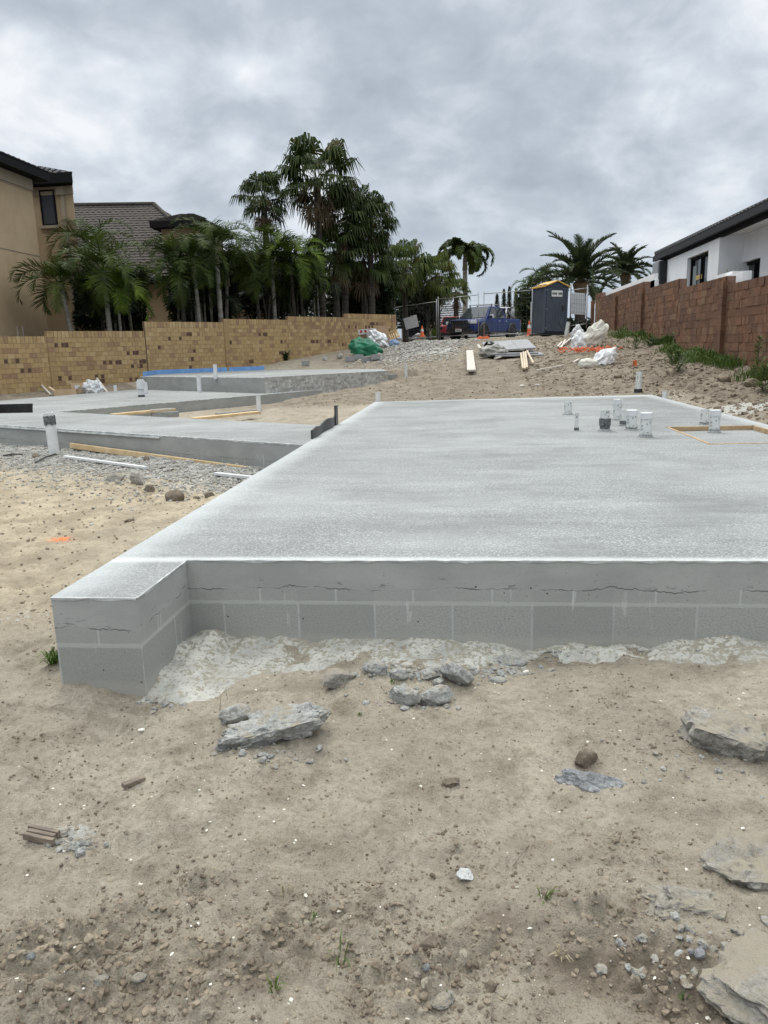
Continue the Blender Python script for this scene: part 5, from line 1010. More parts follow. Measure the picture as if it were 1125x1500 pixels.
# ------------------------------------------------------------------ palms
def frond(mb, base, yaw, el0, L_, droop, wleaf, nl=26, lw=.035, twist=.0, vee=.35, rr=random, start=.12, ll=1.0, hang=.35):
    """arching feather frond: rachis strip plus narrow leaflets"""
    pts = []; p = Vector(base); el = el0; n = 12; dxy = Vector((cos(yaw), sin(yaw), 0))
    for i in range(n + 1):
        pts.append(p.copy()); p = p + (dxy * cos(el) + Vector((0, 0, 1)) * sin(el)) * (L_ / n); el -= droop / n * (1 + .9 * i / n)
    side = Vector((-sin(yaw), cos(yaw), 0)); side = (side + Vector((0, 0, twist))).normalized()
    for i in range(n):
        w_ = .022 * (1 - i / n) + .006; a, b = pts[i], pts[i + 1]; mb.face([a - side * w_, a + side * w_, b + side * w_ * .9, b - side * w_ * .9])
    for j in range(nl):
        f = start + (1 - start) * (j + .5) / nl; x = f * n; i = min(int(x), n - 1); q_ = pts[i].lerp(pts[i + 1], x - i); d = (pts[i + 1] - pts[i]).normalized(); up = side.cross(d).normalized()
        if up.z < 0: up = -up
        ln = wleaf * ll * (sin(pi * min(1, (f * .82 + .16))) ** .6) * rr.uniform(.85, 1.1)
        for s in (-1, 1):
            v = (side * s * (1 - .25 * f) + d * (.45 + .7 * f) + up * rr.uniform(vee - .25, vee + .2)).normalized(); tip = q_ + v * ln * .6; tip2 = tip + (v + Vector((0, 0, -hang * rr.uniform(.6, 1.6)))).normalized() * ln * .42
            w2 = (d * lw * .5)
            mb.face([q_ - w2, q_ + w2, tip + w2 * .9, tip - w2 * .9]); mb.face([tip - w2 * .9, tip + w2 * .9, tip2])
def trunk_mesh(p0, p1, r0, r1, bend=.0, n=10, rings=True, yaw=0):
    mb = MB(); pts = []; rad = []
    for i in range(n * 2 + 1):
        f = i / (n * 2); p = p0.lerp(p1, f); b = sin(pi * f) * bend; pts.append(p + Vector((cos(yaw) * b, sin(yaw) * b, 0))); rad.append((r0 + (r1 - r0) * f) * (1 + (.06 if rings and i % 2 else 0)))
    mb.tube(pts, rad, 9); return mb
def palm(kind, px, Y, topy_, label, L_=2.2, nf=16, group=None, trunk='trunk', base=None, leaf='palm', r0=.10, seed=1, lean=0, crownz=None, wleaf=.5, droop=1.7, cat='palm tree', extra=None, nl=26, lw=.04, el=(-.2, 1.35), Z0=None, vee=.35, hang=.35):
    """px,Y : where the trunk's top stands, topy_: picture height of the crown's centre (measured), lean in metres"""
    c = onY(px, topy_, Y); rr = random.Random(seed * 13 + 5); b = Vector((c.x + lean, Y + (base or 0), (Z0 if Z0 is not None else g1(c.x, Y)) - .1))
    th = thing('palm_tree', tuple(b), label, cat, group); trunk_mesh(b, c, r0, r0 * .7, .0).build('trunk', trunk, th, True)
    mb = MB()
    for i in range(nf):
        e = el[0] + (el[1] - el[0]) * ((i + .5) / nf) ** .8; y_ = i * 2.399 + rr.random() * .5; frond(mb, c + Vector((cos(y_), sin(y_), 0)) * .06, y_, e + rr.uniform(-.12, .12), L_ * rr.uniform(.82, 1.1), droop * rr.uniform(.75, 1.2), wleaf, nl, lw, rr.uniform(-.25, .25), vee, rr, hang=hang)
    mb.build('crown', leaf, th)
    mb = MB(); mb.tube([c + Vector((0, 0, -.75)), c + Vector((0, 0, .1))], [r0 * .95, r0 * .5], 9); mb.build('crownshaft', 'trunk_green', th, True)
    return th
GP = 'feather palms behind the tan wall'
specs = [ # px, Y, crown y, lean, L, nf, leaf, trunk, r0, label
 (88, 26.0, 414, .45, 2.1, 15, 'palm', 'trunk', .10, 'feather palm with slanting pale trunk, leftmost behind the tan wall'),
 (151, 26.6, 396, .05, 2.3, 16, 'palm', 'trunk', .10, 'feather palm with upright white-grey trunk, second from the left'),
 (171, 26.9, 424, .0, 1.7, 11, 'palm_bright', 'trunk', .06, 'small bright green feather palm just right of the white-grey trunk'),
 (133, 29.5, 362, .1, 2.4, 15, 'palm', 'trunk_green', .09, 'tall feather palm rising behind the two left trunks'),
 (262, 29.5, 398, .1, 2.3, 16, 'palm', 'trunk_dark', .09, 'dark feather palm before the beige wall corner'),
 (283, 29.8, 378, .1, 2.3, 16, 'palm', 'trunk', .09, 'feather palm left of the tallest of the middle clump'),
 (316, 30.5, 360, .0, 2.5, 18, 'palm', 'trunk', .11, 'tallest feather palm of the middle clump, right of the wing'),
 (333, 32, 392, -.35, 2.1, 14, 'palm', 'trunk', .08, 'feather palm with thin curved trunk right of the middle clump'),
 (372, 33, 398, .2, 2.4, 16, 'palm', 'trunk_dark', .09, 'dark feather palm in front of the porch end'),
 (398, 33.6, 380, .0, 2.5, 16, 'palm', 'trunk', .10, 'feather palm under the left fan palm crown'),
 (425, 34, 376, .1, 2.4, 16, 'palm_bright', 'trunk_dark', .09, 'brighter green feather palm left of the tall fan palm trunk'),
 (440, 34.4, 402, .0, 2.2, 15, 'palm', 'trunk_dark', .07, 'feather palm with a cluster of thin dark trunks'),
]
for i, (px, Y, cy, ln, L_, nf, lf, tr, r0, lab) in enumerate(specs):
    palm('feather', px, Y, cy, lab, L_ * .92, nf, GP, tr, 0, lf, r0, i + 1, ln, wleaf=.62, nl=30, lw=.045)
# extra thin stems of the clumping palms
for cl, (x0, x1, Y, yt, n) in enumerate(((143, 190, 27.8, 430, 9), (262, 322, 31, 425, 9), (382, 470, 35.2, 422, 14))):
    rr = random.Random(cl + 3); th = thing('palm_clump', tuple(onY((x0 + x1) / 2, 470, Y)), ('dense clump of thin palm stems and low fronds ' + ('behind the left palms', 'before the beige wing', 'left of the tall fan palm trunk')[cl]), 'palm clump')
    for k_ in range(n):
        px = x0 + (x1 - x0) * (k_ + rr.random() * .6) / n; a = onY(px, yt + rr.uniform(-15, 15), Y + rr.uniform(-.4, .4)); b = Vector((a.x + rr.uniform(-.3, .3), a.y, g1(a.x, a.y) - .1)); trunk_mesh(b, a, .045, .035, rr.uniform(-.1, .1), 6).build('stem', rr.choice(['trunk_dark', 'trunk_green', 'trunk']), th, True)
    mb = MB()
    for k_ in range(n * 3):
        a = onY(rr.uniform(x0 - 5, x1 + 5), rr.uniform(yt - 25, yt + 30), Y + rr.uniform(-.6, .6)); frond(mb, a, rr.uniform(0, 6.28), rr.uniform(.1, 1.2), rr.uniform(1.0, 1.7), rr.uniform(1.2, 2.2), .5, 18, .05, rr.uniform(-.2, .2), .3, rr)
    mb.build('fronds', 'dark_leaf', th)
# fan palms
def fanleaf(mb, c, yaw, el, pet, R_, rr, n=22, droop=.55):
    d = Vector((cos(yaw) * cos(el), sin(yaw) * cos(el), sin(el))); q_ = c + d * pet; side = Vector((-sin(yaw), cos(yaw), 0)); up = side.cross(d).normalized(); 
    mb.face([c - side * .02, c + side * .02, q_ + side * .015, q_ - side * .015])
    for i in range(n):
        a = (i / (n - 1) - .5) * 4.0 + rr.uniform(-.05, .05); v = (d * cos(a) + side * sin(a) - up * .10 * abs(sin(a))).normalized(); ln = R_ * (1 - .25 * abs(a) / 2) * rr.uniform(.85, 1.1); s2 = v.cross(up).normalized() * (R_ * .042)
        m1 = q_ + v * ln * .55; t1 = m1 + (v * (.5) + Vector((0, 0, -droop * rr.uniform(.7, 1.7)))).normalized() * ln * .55
        mb.face([q_, m1 - s2, m1 + s2]); mb.face([m1 - s2, m1 + s2, t1 + s2 * .15, t1 - s2 * .15])
def fanpalm(px, Y, cy, rpx, label, seed, nf=46, leaf='fan', trunk='trunk_dark', r0=.16, group='fan palms behind the tan wall', lean=0, dead=10, elmin=-.75, sq=1.0, droop=.95):
    c = onY(px, cy, Y); R_ = rpx / pxm(c); rr = random.Random(seed); b = Vector((c.x + lean, Y, g1(c.x, Y) - .1)); th = thing('palm_tree', tuple(b), label, 'fan palm', group)
    trunk_mesh(b, c, r0 * 1.1, r0 * .8).build('trunk', trunk, th, True); mb = MB()
    for i in range(nf):
        e = elmin + (1.05 - elmin) * ((i + .5) / nf) ** .75 + rr.uniform(-.2, .2); fanleaf(mb, c, i * 2.399 + rr.random(), e, R_ * rr.uniform(.45, .62), R_ * rr.uniform(.46, .62), rr, droop=droop)
    mb.build('crown', leaf, th)
    if dead:
        mb = MB()
        for i in range(dead): fanleaf(mb, c + Vector((0, 0, -R_ * .12)), i * 2.399, rr.uniform(-1.45, -1.0), R_ * .5, R_ * .45, rr, 14, .9)
        for i in range(26): y_ = rr.uniform(0, 6.28); s = c + Vector((cos(y_), sin(y_), 0)) * .1; e_ = s + Vector((cos(y_) * R_ * .4, sin(y_) * R_ * .4, -R_ * rr.uniform(.3, .7))); mb.tube([s, s.lerp(e_, .5) + Vector((0, 0, .12)), e_], .02, 3)
        mb.build('dead_fronds', 'dead', th)
    return th
fanpalm(386, 35.5, 292, 50, 'dark fan palm with drooping crown, left of the tallest', 21, 34)
fanpalm(464, 37, 262, 72, 'tallest fan palm with a domed crown above all the other palms', 22, 36)
fanpalm(507, 38.5, 318, 58, 'dark fan palm tucked below the tallest, to its right', 23, 40, lean=-.3)
fanpalm(541, 39, 326, 50, 'fan palm at the right shoulder of the tall group', 24, 38)
fanpalm(490, 38, 372, 54, 'low dark fan palm in the middle of the tall group', 25, 36, dead=6)
fanpalm(532, 39.5, 382, 56, 'low dark fan palm at the right foot of the tall group', 26, 36, dead=6)
fanpalm(592, 44, 388, 44, 'olive green fan palm behind the end of the tan wall', 27, 50, leaf='fan2', elmin=-1.3)
fanpalm(640, 45, 404, 42, 'lower olive fan palm behind the red car', 28, 48, leaf='fan2', elmin=-1.3)
fanpalm(563, 42, 412, 40, 'dark green fan palm above the last panel of the tan wall', 29, 36, leaf='fan')
fanpalm(668, 48, 428, 26, 'small fan palm beside the grey ribbed roof', 31, 28, leaf='fan2', dead=4)
# dark undergrowth under the tall palms
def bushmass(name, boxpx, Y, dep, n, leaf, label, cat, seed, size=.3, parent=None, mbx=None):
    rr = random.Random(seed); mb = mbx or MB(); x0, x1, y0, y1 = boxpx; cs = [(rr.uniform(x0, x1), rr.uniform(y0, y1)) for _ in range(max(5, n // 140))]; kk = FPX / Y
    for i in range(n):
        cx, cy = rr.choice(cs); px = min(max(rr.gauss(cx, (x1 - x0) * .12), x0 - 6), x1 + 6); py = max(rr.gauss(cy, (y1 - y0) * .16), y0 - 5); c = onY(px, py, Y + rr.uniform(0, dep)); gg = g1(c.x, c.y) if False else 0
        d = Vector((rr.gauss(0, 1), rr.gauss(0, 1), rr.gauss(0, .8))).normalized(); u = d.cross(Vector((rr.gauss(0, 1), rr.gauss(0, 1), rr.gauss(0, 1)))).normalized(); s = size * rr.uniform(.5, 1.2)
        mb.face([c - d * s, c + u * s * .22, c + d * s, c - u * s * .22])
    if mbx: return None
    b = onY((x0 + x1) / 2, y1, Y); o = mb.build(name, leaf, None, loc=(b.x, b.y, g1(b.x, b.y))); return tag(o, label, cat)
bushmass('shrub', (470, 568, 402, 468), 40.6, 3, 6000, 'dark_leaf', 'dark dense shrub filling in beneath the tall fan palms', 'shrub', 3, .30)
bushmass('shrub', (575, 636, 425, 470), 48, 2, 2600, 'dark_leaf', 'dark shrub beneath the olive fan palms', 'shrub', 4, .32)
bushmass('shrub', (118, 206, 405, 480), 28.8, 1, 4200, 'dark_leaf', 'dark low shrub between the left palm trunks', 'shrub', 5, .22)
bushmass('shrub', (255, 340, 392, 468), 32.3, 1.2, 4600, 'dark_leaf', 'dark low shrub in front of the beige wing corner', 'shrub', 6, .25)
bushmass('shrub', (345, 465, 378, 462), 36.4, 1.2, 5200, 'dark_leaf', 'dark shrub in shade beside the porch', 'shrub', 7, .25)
# foxtail palm, date palms, cypresses
palm('fox', 681, 52, 378, 'slim foxtail palm standing alone behind the blue pickup', 2.75, 13, None, 'trunk', 0, 'palm', .19, 61, wleaf=.60, droop=2.3, nl=80, lw=.13, el=(.45, 1.5), vee=.1, hang=.7, Z0=2.2)
def datepalm(px, Y, cy, L_, label, seed, Z0, nf=44, r0=.32):
    c = onY(px, cy, Y); rr = random.Random(seed); b = Vector((c.x, Y, Z0)); th = thing('palm_tree', tuple(b), label, 'date palm', 'date palms beyond the red wall'); trunk_mesh(b, c, r0, r0 * 1.05).build('trunk', 'trunk_dark', th, True); mb = MB()
    for i in range(nf):
        e = -.1 + 1.6 * ((i + .5) / nf) ** .8; frond(mb, c, i * 2.399 + rr.random() * .4, e, L_ * rr.uniform(.85, 1.08), .95 * rr.uniform(.7, 1.3), L_ * .15, 44, .085, rr.uniform(-.3, .3), .5, rr, hang=.1)
    mb.build('crown', 'date', th); mb = MB(); mb.tube([c + Vector((0, 0, -L_ * .22)), c + Vector((0, 0, -.1)), c + Vector((0, 0, .15))], [r0 * 1.05, r0 * 1.6, r0 * .8], 10); mb.build('crown_base', 'dead', th); return th
datepalm(851, 50, 413, 3.6, 'large date palm with long arching fronds right of the portable toilet', 71, 2.2)
datepalm(916, 60, 402, 2.7, 'smaller date palm with orange-brown frond bases beyond the red wall', 72, 2.3, 40, .26)
palm('small', 795, 56, 408, 'small feathery palm just above the yellow-roofed toilet, left side', 1.9, 12, 'small palms behind the toilet', 'trunk', 0, 'palm', .1, 81, wleaf=.6, nl=24, lw=.07, Z0=2.2)
palm('small', 780, 57, 424, 'small feathery palm left of the portable toilet', 1.9, 12, 'small palms behind the toilet', 'trunk', 0, 'palm_bright', .1, 82, wleaf=.6, nl=24, lw=.07, Z0=2.2)
bushmass('shrub', (762, 790, 430, 485), 55, 2, 1500, 'date', 'green shrub between the cypresses and the portable toilet', 'shrub', 9, .35)
bushmass('shrub', (858, 882, 424, 436), 58, 1, 500, 'date', 'distant dark green shrub showing over the red wall top', 'shrub', 10, .3)
bushmass('shrub', (832, 862, 466, 488), 38, 1.5, 900, 'dark_leaf', 'dark shrub below the white mesh sign', 'shrub', 11, .2)
for px, yt, lab in ((728, 432, 'shortest cypress, leftmost of the row'), (738, 425, 'second cypress from the left in the row'), (746, 421, 'tallest slim cypress in the middle of the row'), (755.5, 424, 'fourth cypress from the left in the row'), (762.5, 431, 'rightmost cypress of the row')):
    Y = 70; a = onY(px, yt, Y); b = onY(px, 482, Y); th = thing('cypress_tree', (b.x, Y, b.z - 1), lab, 'cypress', 'slim cypresses across the street'); mb = MB(); mb.tube([(b.x, Y, b.z - 1), (b.x, Y, a.z - .5)], .08, 6); mb.build('trunk', 'trunk_dark', th)
    mb = MB(); rr = random.Random(px); H = a.z - b.z
    for i in range(900):
        f = rr.random(); wv = .30 * min(1, f * 6) * (1 - f) ** .35 * rr.uniform(.3, 1.1) + .02; y_ = rr.uniform(0, 6.28); c = Vector((b.x + cos(y_) * wv, Y + sin(y_) * wv, b.z + f * H)); u = Vector((cos(y_) * .03, sin(y_) * .03, .16)); s = Vector((-sin(y_), cos(y_), 0)) * .035; mb.face([c - s, c + s, c + u])
    mb.build('crown', 'cypress', th)
# street tree just behind the fence with a dark twiggy crown
p = gnd(627, 497); p = Vector((onY(627, 490, 45).x, 45, 2)); th = thing('small_tree', tuple(p), 'small bare-stemmed tree behind the fence, left of the red car', 'tree'); mb = MB(); rr = random.Random(8)
mb.tube([p, p + Vector((.03, 0, 1.0)), p + Vector((0, 0, 1.7))], [.07, .06, .045], 7)
for i in range(9): a = i * .7; e_ = p + Vector((cos(a) * .8, sin(a) * .5, 2.0 + .8 * rr.random())); mb.tube([p + Vector((0, 0, .9 + .09 * i)), p.lerp(e_, .6) + Vector((0, 0, .3)), e_], [.035, .02, .01], 4)
mb.build('trunk', 'trunk_dark', th); mb = MB()
for i in range(700): c = p + Vector((rr.gauss(0, .5), rr.gauss(0, .4), 2.1 + rr.gauss(0, .3))); u = Vector((rr.gauss(0, 1), rr.gauss(0, 1), rr.gauss(0, 1))).normalized() * .10; s = u.cross(Vector((0, .3, 1))).normalized() * .03; mb.face([c - u, c + s, c + u, c - s])
mb.build('crown', 'dark_leaf', th)
# yucca-like plant at its foot
def tuft(name, p, n, h, spread, leaf, label, cat, seed=1, w_=.004, group=None, droop=.6, parts=None):
    rr = random.Random(seed); mb = MB(); p = Vector(p)
    for i in range(n):
        y_ = rr.uniform(0, 6.28); hh = h * rr.uniform(.45, 1.1); out = spread * rr.uniform(.3, 1.0); b = p + Vector((cos(y_), sin(y_), 0)) * rr.random() * spread * .18 - Vector((0, 0, .01)); s = Vector((-sin(y_), cos(y_), 0)) * w_; m1 = b + Vector((cos(y_) * out * .4, sin(y_) * out * .4, hh * .75)); t_ = b + Vector((cos(y_) * out, sin(y_) * out, hh * (1 - droop * rr.random())))
        mb.face([b - s, b + s, m1 + s * .8, m1 - s * .8]); mb.face([m1 - s * .8, m1 + s * .8, t_])
    o = mb.build(name, leaf, None, loc=tuple(p)); return tag(o, label, cat, group)
p = onY(636, 492, 44.5); tuft('yucca', (p.x, p.y, 1.95), 40, .8, .45, 'palm_bright', 'spiky light green plant at the foot of the small tree', 'plant', 3, .03)
# ------------------------------------------------------------------ weeds and tufts
p = gnd(78, 972); tuft('grass_tuft', p, 70, .10, .10, 'grass', 'green grass tuft growing against the left side of the slab nib', 'grass tuft', 5, .0035)
for i, (px, py, n, h, lab, lf) in enumerate(((497, 1408, 7, .09, 'single thin green grass sprout left of the bottom centre', 'grass'), (400, 1452, 12, .05, 'small green grass tuft near the bottom left of centre', 'grass'), (797, 1318, 14, .065, 'green grass sprout on the sand right of centre', 'grass'), (1003, 1462, 12, .03, 'tiny green sprout in the damp hollow at the lower right', 'grass'),
    (822, 1402, 16, .04, 'dry straw tuft by the damp hollow', 'grass_dry'), (528, 1046, 26, .02, 'flat greenish grass patch before the concrete pieces', 'grass'), (575, 1000, 14, .03, 'thin grass between the concrete pieces and the smear', 'grass'), (660, 1044, 16, .02, 'dry grass wisp right of the concrete pieces', 'grass_dry'), (462, 1345, 8, .03, 'tiny grass sprout beside the round pale shell', 'grass'), (655, 1460, 9, .03, 'faint grass sprout near the flat bottom stone', 'grass'), (418, 1308, 6, .04, 'wispy grass blade among the clods left of centre', 'grass_dry'))):
    tuft('grass_tuft', gnd(px, py), n, h, h * .9, lf, lab, 'grass tuft', 30 + i, .0022, 'little tufts on the sand')
def weed(px, py, h, w_, label, seed, n=120, lf='grass'):
    p = gnd(px, py); rr = random.Random(seed); th = thing('weed', tuple(p), label, 'weed', 'tall weeds along the red wall'); mb = MB(); mb.tube([p, p + Vector((0, 0, h))], [.012, .004], 4); mb.build('stem', 'trunk_green', th); mb = MB()
    for i in range(n): f = rr.random() ** .8; y_ = rr.uniform(0, 6.28); b = p + Vector((0, 0, h * f)); ln = w_ * (1 - .75 * f) * rr.uniform(.5, 1.1); t_ = b + Vector((cos(y_) * ln, sin(y_) * ln, ln * rr.uniform(-.1, .8))); s = Vector((-sin(y_), cos(y_), .2)) * .016; m1 = b.lerp(t_, .5); mb.face([b, m1 + s, t_, m1 - s])
    mb.build('leaves', lf, th)
weed(983, 532, .75, .3, 'tall leafy weed left of the drain pipe', 1); weed(993, 545, .5, .4, 'bushy weed below the drain pipe', 2, 160); weed(1108, 560, .95, .35, 'tall leafy weed at the right edge against the red wall', 3, 170); weed(1120, 575, .5, .45, 'bushy weed in the right corner by the slab', 4, 160); weed(931, 510, .45, .3, 'weed before the second pier of the red wall', 5, 120); weed(952, 508, .4, .3, 'weed before the red wall left of the tall weed', 6, 110)
rr = random.Random(17); mb = MB()
for i in range(15000):
    y_ = rr.uniform(12.5, 33); x_ = WX - .06 - abs(rr.gauss(0, .28 + .10 * sin(y_ * 1.9) + .12 * sin(y_ * .7))); 
    if rr.random() > .42 + .4 * sin(y_ * 1.3) + .25 * sin(y_ * 3.7): continue
    mb.v.append((x_, y_, 0))
gp = np.array([v[:2] for v in mb.v]); gzv = gz(gp[:, 0], gp[:, 1]); mb = MB()
for (x_, y_), z_ in zip(gp, gzv):
    a = rr.uniform(0, 6.28); h = rr.uniform(.08, .34); s = Vector((-sin(a), cos(a), 0)) * .009; b = Vector((x_, y_, z_ - .02)); m1 = b + Vector((cos(a) * h * .25, sin(a) * h * .25, h * .7)); t_ = b + Vector((cos(a) * h * .75, sin(a) * h * .75, h * rr.uniform(.6, 1.05))); mb.face([b - s, b + s, m1 + s, m1 - s]); mb.face([m1 - s, m1 + s, t_])
tag(mb.build('weeds', 'grass', None), 'green grass and weeds along the foot of the red wall', 'grass', kind='stuff')
p = gnd(419, 528); tuft('weed', p, 40, .45, .35, 'dark_leaf', 'dark weed on the earth heap under the tan wall', 'weed', 9, .03)

# ------------------------------------------------------------------ temporary fence
FG = 'temporary fence panels'
def fpanel(a, b, label, h=2.1, sign=None, mid=False):
    A, B = Vector(a), Vector(b); d = (B - A); d.z = 0; L_ = d.length; d.normalize(); th = thing('temporary_fence', tuple(A), label, 'fence panel', FG); up = Vector((0, 0, 1))
    for P_ in (A, B): mb = MB(); mb.tube([P_ - up * .05, P_ + up * (h + .08)], .024, 7); mb.build('post', 'steel', th, True)
    mb = MB(); mb.tube([A + up * (h - .05), B + up * (h - .05)], .021, 6); mb.build('top_rail', 'steel', th, True); mb = MB(); mb.tube([A + up * .14, B + up * .14], .021, 6); mb.build('bottom_rail', 'steel', th, True)
    if mid: mb = MB(); mb.tube([A + up * (h - .42), B + up * (h - .42)], .014, 5); mb.build('middle_rail', 'steel', th, True)
    mb = MB(); n = int(L_ / .26)
    for i in range(1, n): f = i / n; P_ = A.lerp(B, f); mb.bar(P_ + up * .14, P_ + up * (h - .05), .003)
    for z in np.arange(.3, h - .1, .3): mb.bar(A + up * z, B + up * z, .003)
    mb.build('wire_mesh', 'mesh', th); return th
def fpt(px, py, Y): p = onY(px, py, Y); return p
F0 = fpt(580, 502, 44.5); F1 = fpt(640, 497, 42); F1b = fpt(642.5, 497, 42); F2 = fpt(701, 494, 40); F3 = fpt(709, 495, 39); F4 = fpt(779, 492, 38); F5 = fpt(835, 482, 36.5); F6 = fpt(859, 479, 36.3)
fpanel(F0, F1, 'left fence panel running behind the rubble, with a grey board against it', h=2.0); fpanel(F1b, F2, 'middle fence panel in front of the blue pickup bonnet', h=2.12); fpanel(F3, F4, 'fence panel in front of the blue pickup side', h=2.15, mid=False); fpanel(F4 + Vector((.08, 0, .0)), F5, 'fence panel passing behind the portable toilet', h=1.9)
fs = fpanel(F5, F6, 'narrow fence panel with a white mesh sign right of the toilet', h=1.75)
M['mesh_sign'] = simple('pale_mesh_sign', (.55, .57, .60), (.62, .64, .67), .8, 6)
def board(name, pxs, Y, mat, label, cat, th_=.03, dY=0, parent=None):
    pts = [onY(px, py, Y + dY * k) for (px, py), k in zip(pxs, (0, 1, 1, 0))]; n = (pts[1] - pts[0]).cross(pts[2] - pts[0]).normalized() * th_; mb = MB(); mb.face(pts); mb.face([p + n for p in pts][::-1])
    for i in range(4): a, b = pts[i], pts[(i + 1) % 4]; mb.face([a, a + n, b + n, b])
    o = mb.build(name, mat, parent, loc=tuple(pts[0])); return tag(o, label, cat) if label else o
sg = board('mesh_sign', ((837, 428), (857, 430), (856.5, 461), (836, 460)), 36.2, 'mesh_sign', 'pale grey mesh-covered sign tied to the narrow fence panel', 'sign')
mb = MB()
for i in range(6): f = (i + .5) / 6; a = onY(837 + 20 * f, 429, 36.15); b = onY(836 + 20.5 * f, 460.5, 36.15); mb.bar(a, b, .012)
for i in range(5): f = (i + .5) / 5; a = onY(837, 428 + 32 * f, 36.15); b = onY(857, 430 + 31 * f, 36.15); mb.bar(a, b, .012)
mb.build('sign_grid', 'mesh', sg)
board('grey_board', ((590.5, 467), (610, 461), (613.5, 478), (595, 483)), 41.5, 'timber_grey', 'tilted pale grey board leaning on the left fence panel', 'board').data.materials[0] = simple('fibre_board', (.36, .36, .36), (.42, .42, .42), .8, 8)
RED = simple('red_paint', (.30, .012, .018), (.36, .02, .025), .35, 8)
ORG = simple('orange_plastic', (.58, .10, .025), (.66, .15, .04), .5, 10)
def ffoot(px, py, Y, label): c = onY(px, py, Y); mb = MB(); mb.box((c.x, c.y, c.z), (.62, .26, .13), None, .88); mb.box((c.x - .15, c.y, c.z + .075), (.12, .16, .05)); mb.box((c.x + .15, c.y, c.z + .075), (.12, .16, .05)); tag(mb.build('fence_foot', ORG, None, loc=tuple(c), bevel=.02), label, 'fence foot', 'orange fence feet')
ffoot(708, 495.2, 38.9, 'orange fence foot under the posts beside the pickup'); ffoot(778, 493, 37.9, 'orange fence foot under the post left of the toilet')
def cone(px, py, Y, h, label):
    c = onY(px, py, Y); th = thing('traffic_cone', tuple(c), label, 'traffic cone', 'orange traffic cones'); mb = MB(); mb.lathe(tuple(c), [(.16, 0), (.15, .03), (.115, .035), (.03, h)], 12); mb.build('cone_body', ORG, th); mb = MB(); mb.lathe((c.x, c.y, c.z + h * .5), [(.083, 0), (.064, h * .22)], 12); mb.build('reflective_band', 'pvc_clean', th); mb = MB(); mb.box((c.x, c.y, c.z + .015), (.36, .36, .03)); mb.build('base', ORG, th)
cone(775, 492, 38.6, .72, 'orange and white traffic cone left of the portable toilet'); cone(618.5, 493.5, 40.3, .55, 'orange traffic cone on the rubble beside the small tree')
# ------------------------------------------------------------------ blue pickup
BLUE, _t, _b = nmat('blue_paint'); _q = NT(_t); _b.inputs['Base Color'].default_value = (.003, .017, .095, 1); _b.inputs['Metallic'].default_value = .0; _b.inputs['Roughness'].default_value = .4; _b.inputs['Specular IOR Level'].default_value = .25; _b.inputs['Coat Weight'].default_value = .12
CHR = simple('chrome', (.55, .56, .58), None, .15, metal=1.0); TYRE = simple('tyre', (.012, .012, .012), None, .8); GLS = glass('car_glass', (.03, .038, .042), .04)
up_c = onY(709, 484, 43.5); gzc = onY(690, 498.5, 42.5).z
ute = thing('pickup_truck', (up_c.x, 43.5, gzc), 'blue dual-cab pickup with chrome-edged black grille and roof bars parked behind the fence', 'pickup truck')
ute.rotation_euler = (0, 0, radians(-90 - 31))
def up(mb, name, mat, parent=None, smooth=False, bevel=0):
    par = parent or ute; o = mb.build(name, mat, None, smooth, bevel=bevel); o.parent = par; return o
# local frame: +x forward, y left, z up ; built at the origin
def loft(secs, closed=True):
    mb = MB(); R_ = [[mb.vert(v) for v in s] for s in secs]; n = len(R_[0])
    for A, B in zip(R_, R_[1:]):
        for k_ in range(n): mb.idx((A[k_], A[(k_ + 1) % n], B[(k_ + 1) % n], B[k_]))
    mb.idx(R_[0][::-1]); mb.idx(R_[-1]); return mb
def sec(x, hw, z0, z1, sh=.12, top=None): tw = top if top is not None else hw - .06; return [(x, -hw * .96, z0), (x, -hw, z0 + .15), (x, -hw, z1 - sh), (x, -tw, z1), (x, tw, z1), (x, hw, z1 - sh), (x, hw, z0 + .15), (x, hw * .96, z0)]
up(loft([sec(-2.68, .86, .50, 1.08, .05), sec(-2.55, .90, .42, 1.12, .05), sec(-1.0, .92, .38, 1.10, .06), sec(-.6, .92, .36, 1.10), sec(1.0, .92, .36, 1.10), sec(1.25, .92, .40, 1.12, .14, .80), sec(2.2, .90, .42, 1.06, .16, .74), sec(2.5, .84, .44, .98, .16, .64), sec(2.62, .72, .46, .88, .12, .56)]), 'body', BLUE, bevel=.03)
cab = [(-.98, .80, 1.10), (-.92, .80, 1.10)]
def csec(x, z1, hwb, hwt): return [(x, -hwb, 1.08), (x, -hwt, z1 - .06), (x, -hwt + .08, z1), (x, hwt - .08, z1), (x, hwt, z1 - .06), (x, hwb, 1.08)]
mb = loft([csec(-.98, 1.12, .86, .84), csec(-.80, 1.70, .86, .70), csec(-.5, 1.76, .87, .70), csec(.3, 1.77, .87, .70), csec(.55, 1.72, .87, .69), csec(1.28, 1.13, .87, .82)]); up(mb, 'cab', BLUE, bevel=.02)
g_ = MB()
for s in (-1, 1):
    for x0, x1, xt0, xt1 in ((-.72, .0, -.62, .0), (.06, 1.02, .06, .52)):
        g_ = MB(); yb_ = .885 * s; ytp = .725 * s; g_.face([(x0, yb_, 1.14), (x1, yb_, 1.14), (xt1, ytp, 1.66), (xt0, ytp, 1.66)]); up(g_, 'side_window', GLS)
g_ = MB(); g_.face([(1.26, -.78, 1.17), (1.26, .78, 1.17), (.60, .62, 1.725), (.60, -.62, 1.725)]); up(g_, 'windscreen', GLS)
g_ = MB(); g_.face([(-.995, -.7, 1.18), (-.995, .7, 1.18), (-.83, .6, 1.66), (-.83, -.6, 1.66)]); up(g_, 'rear_window', GLS)
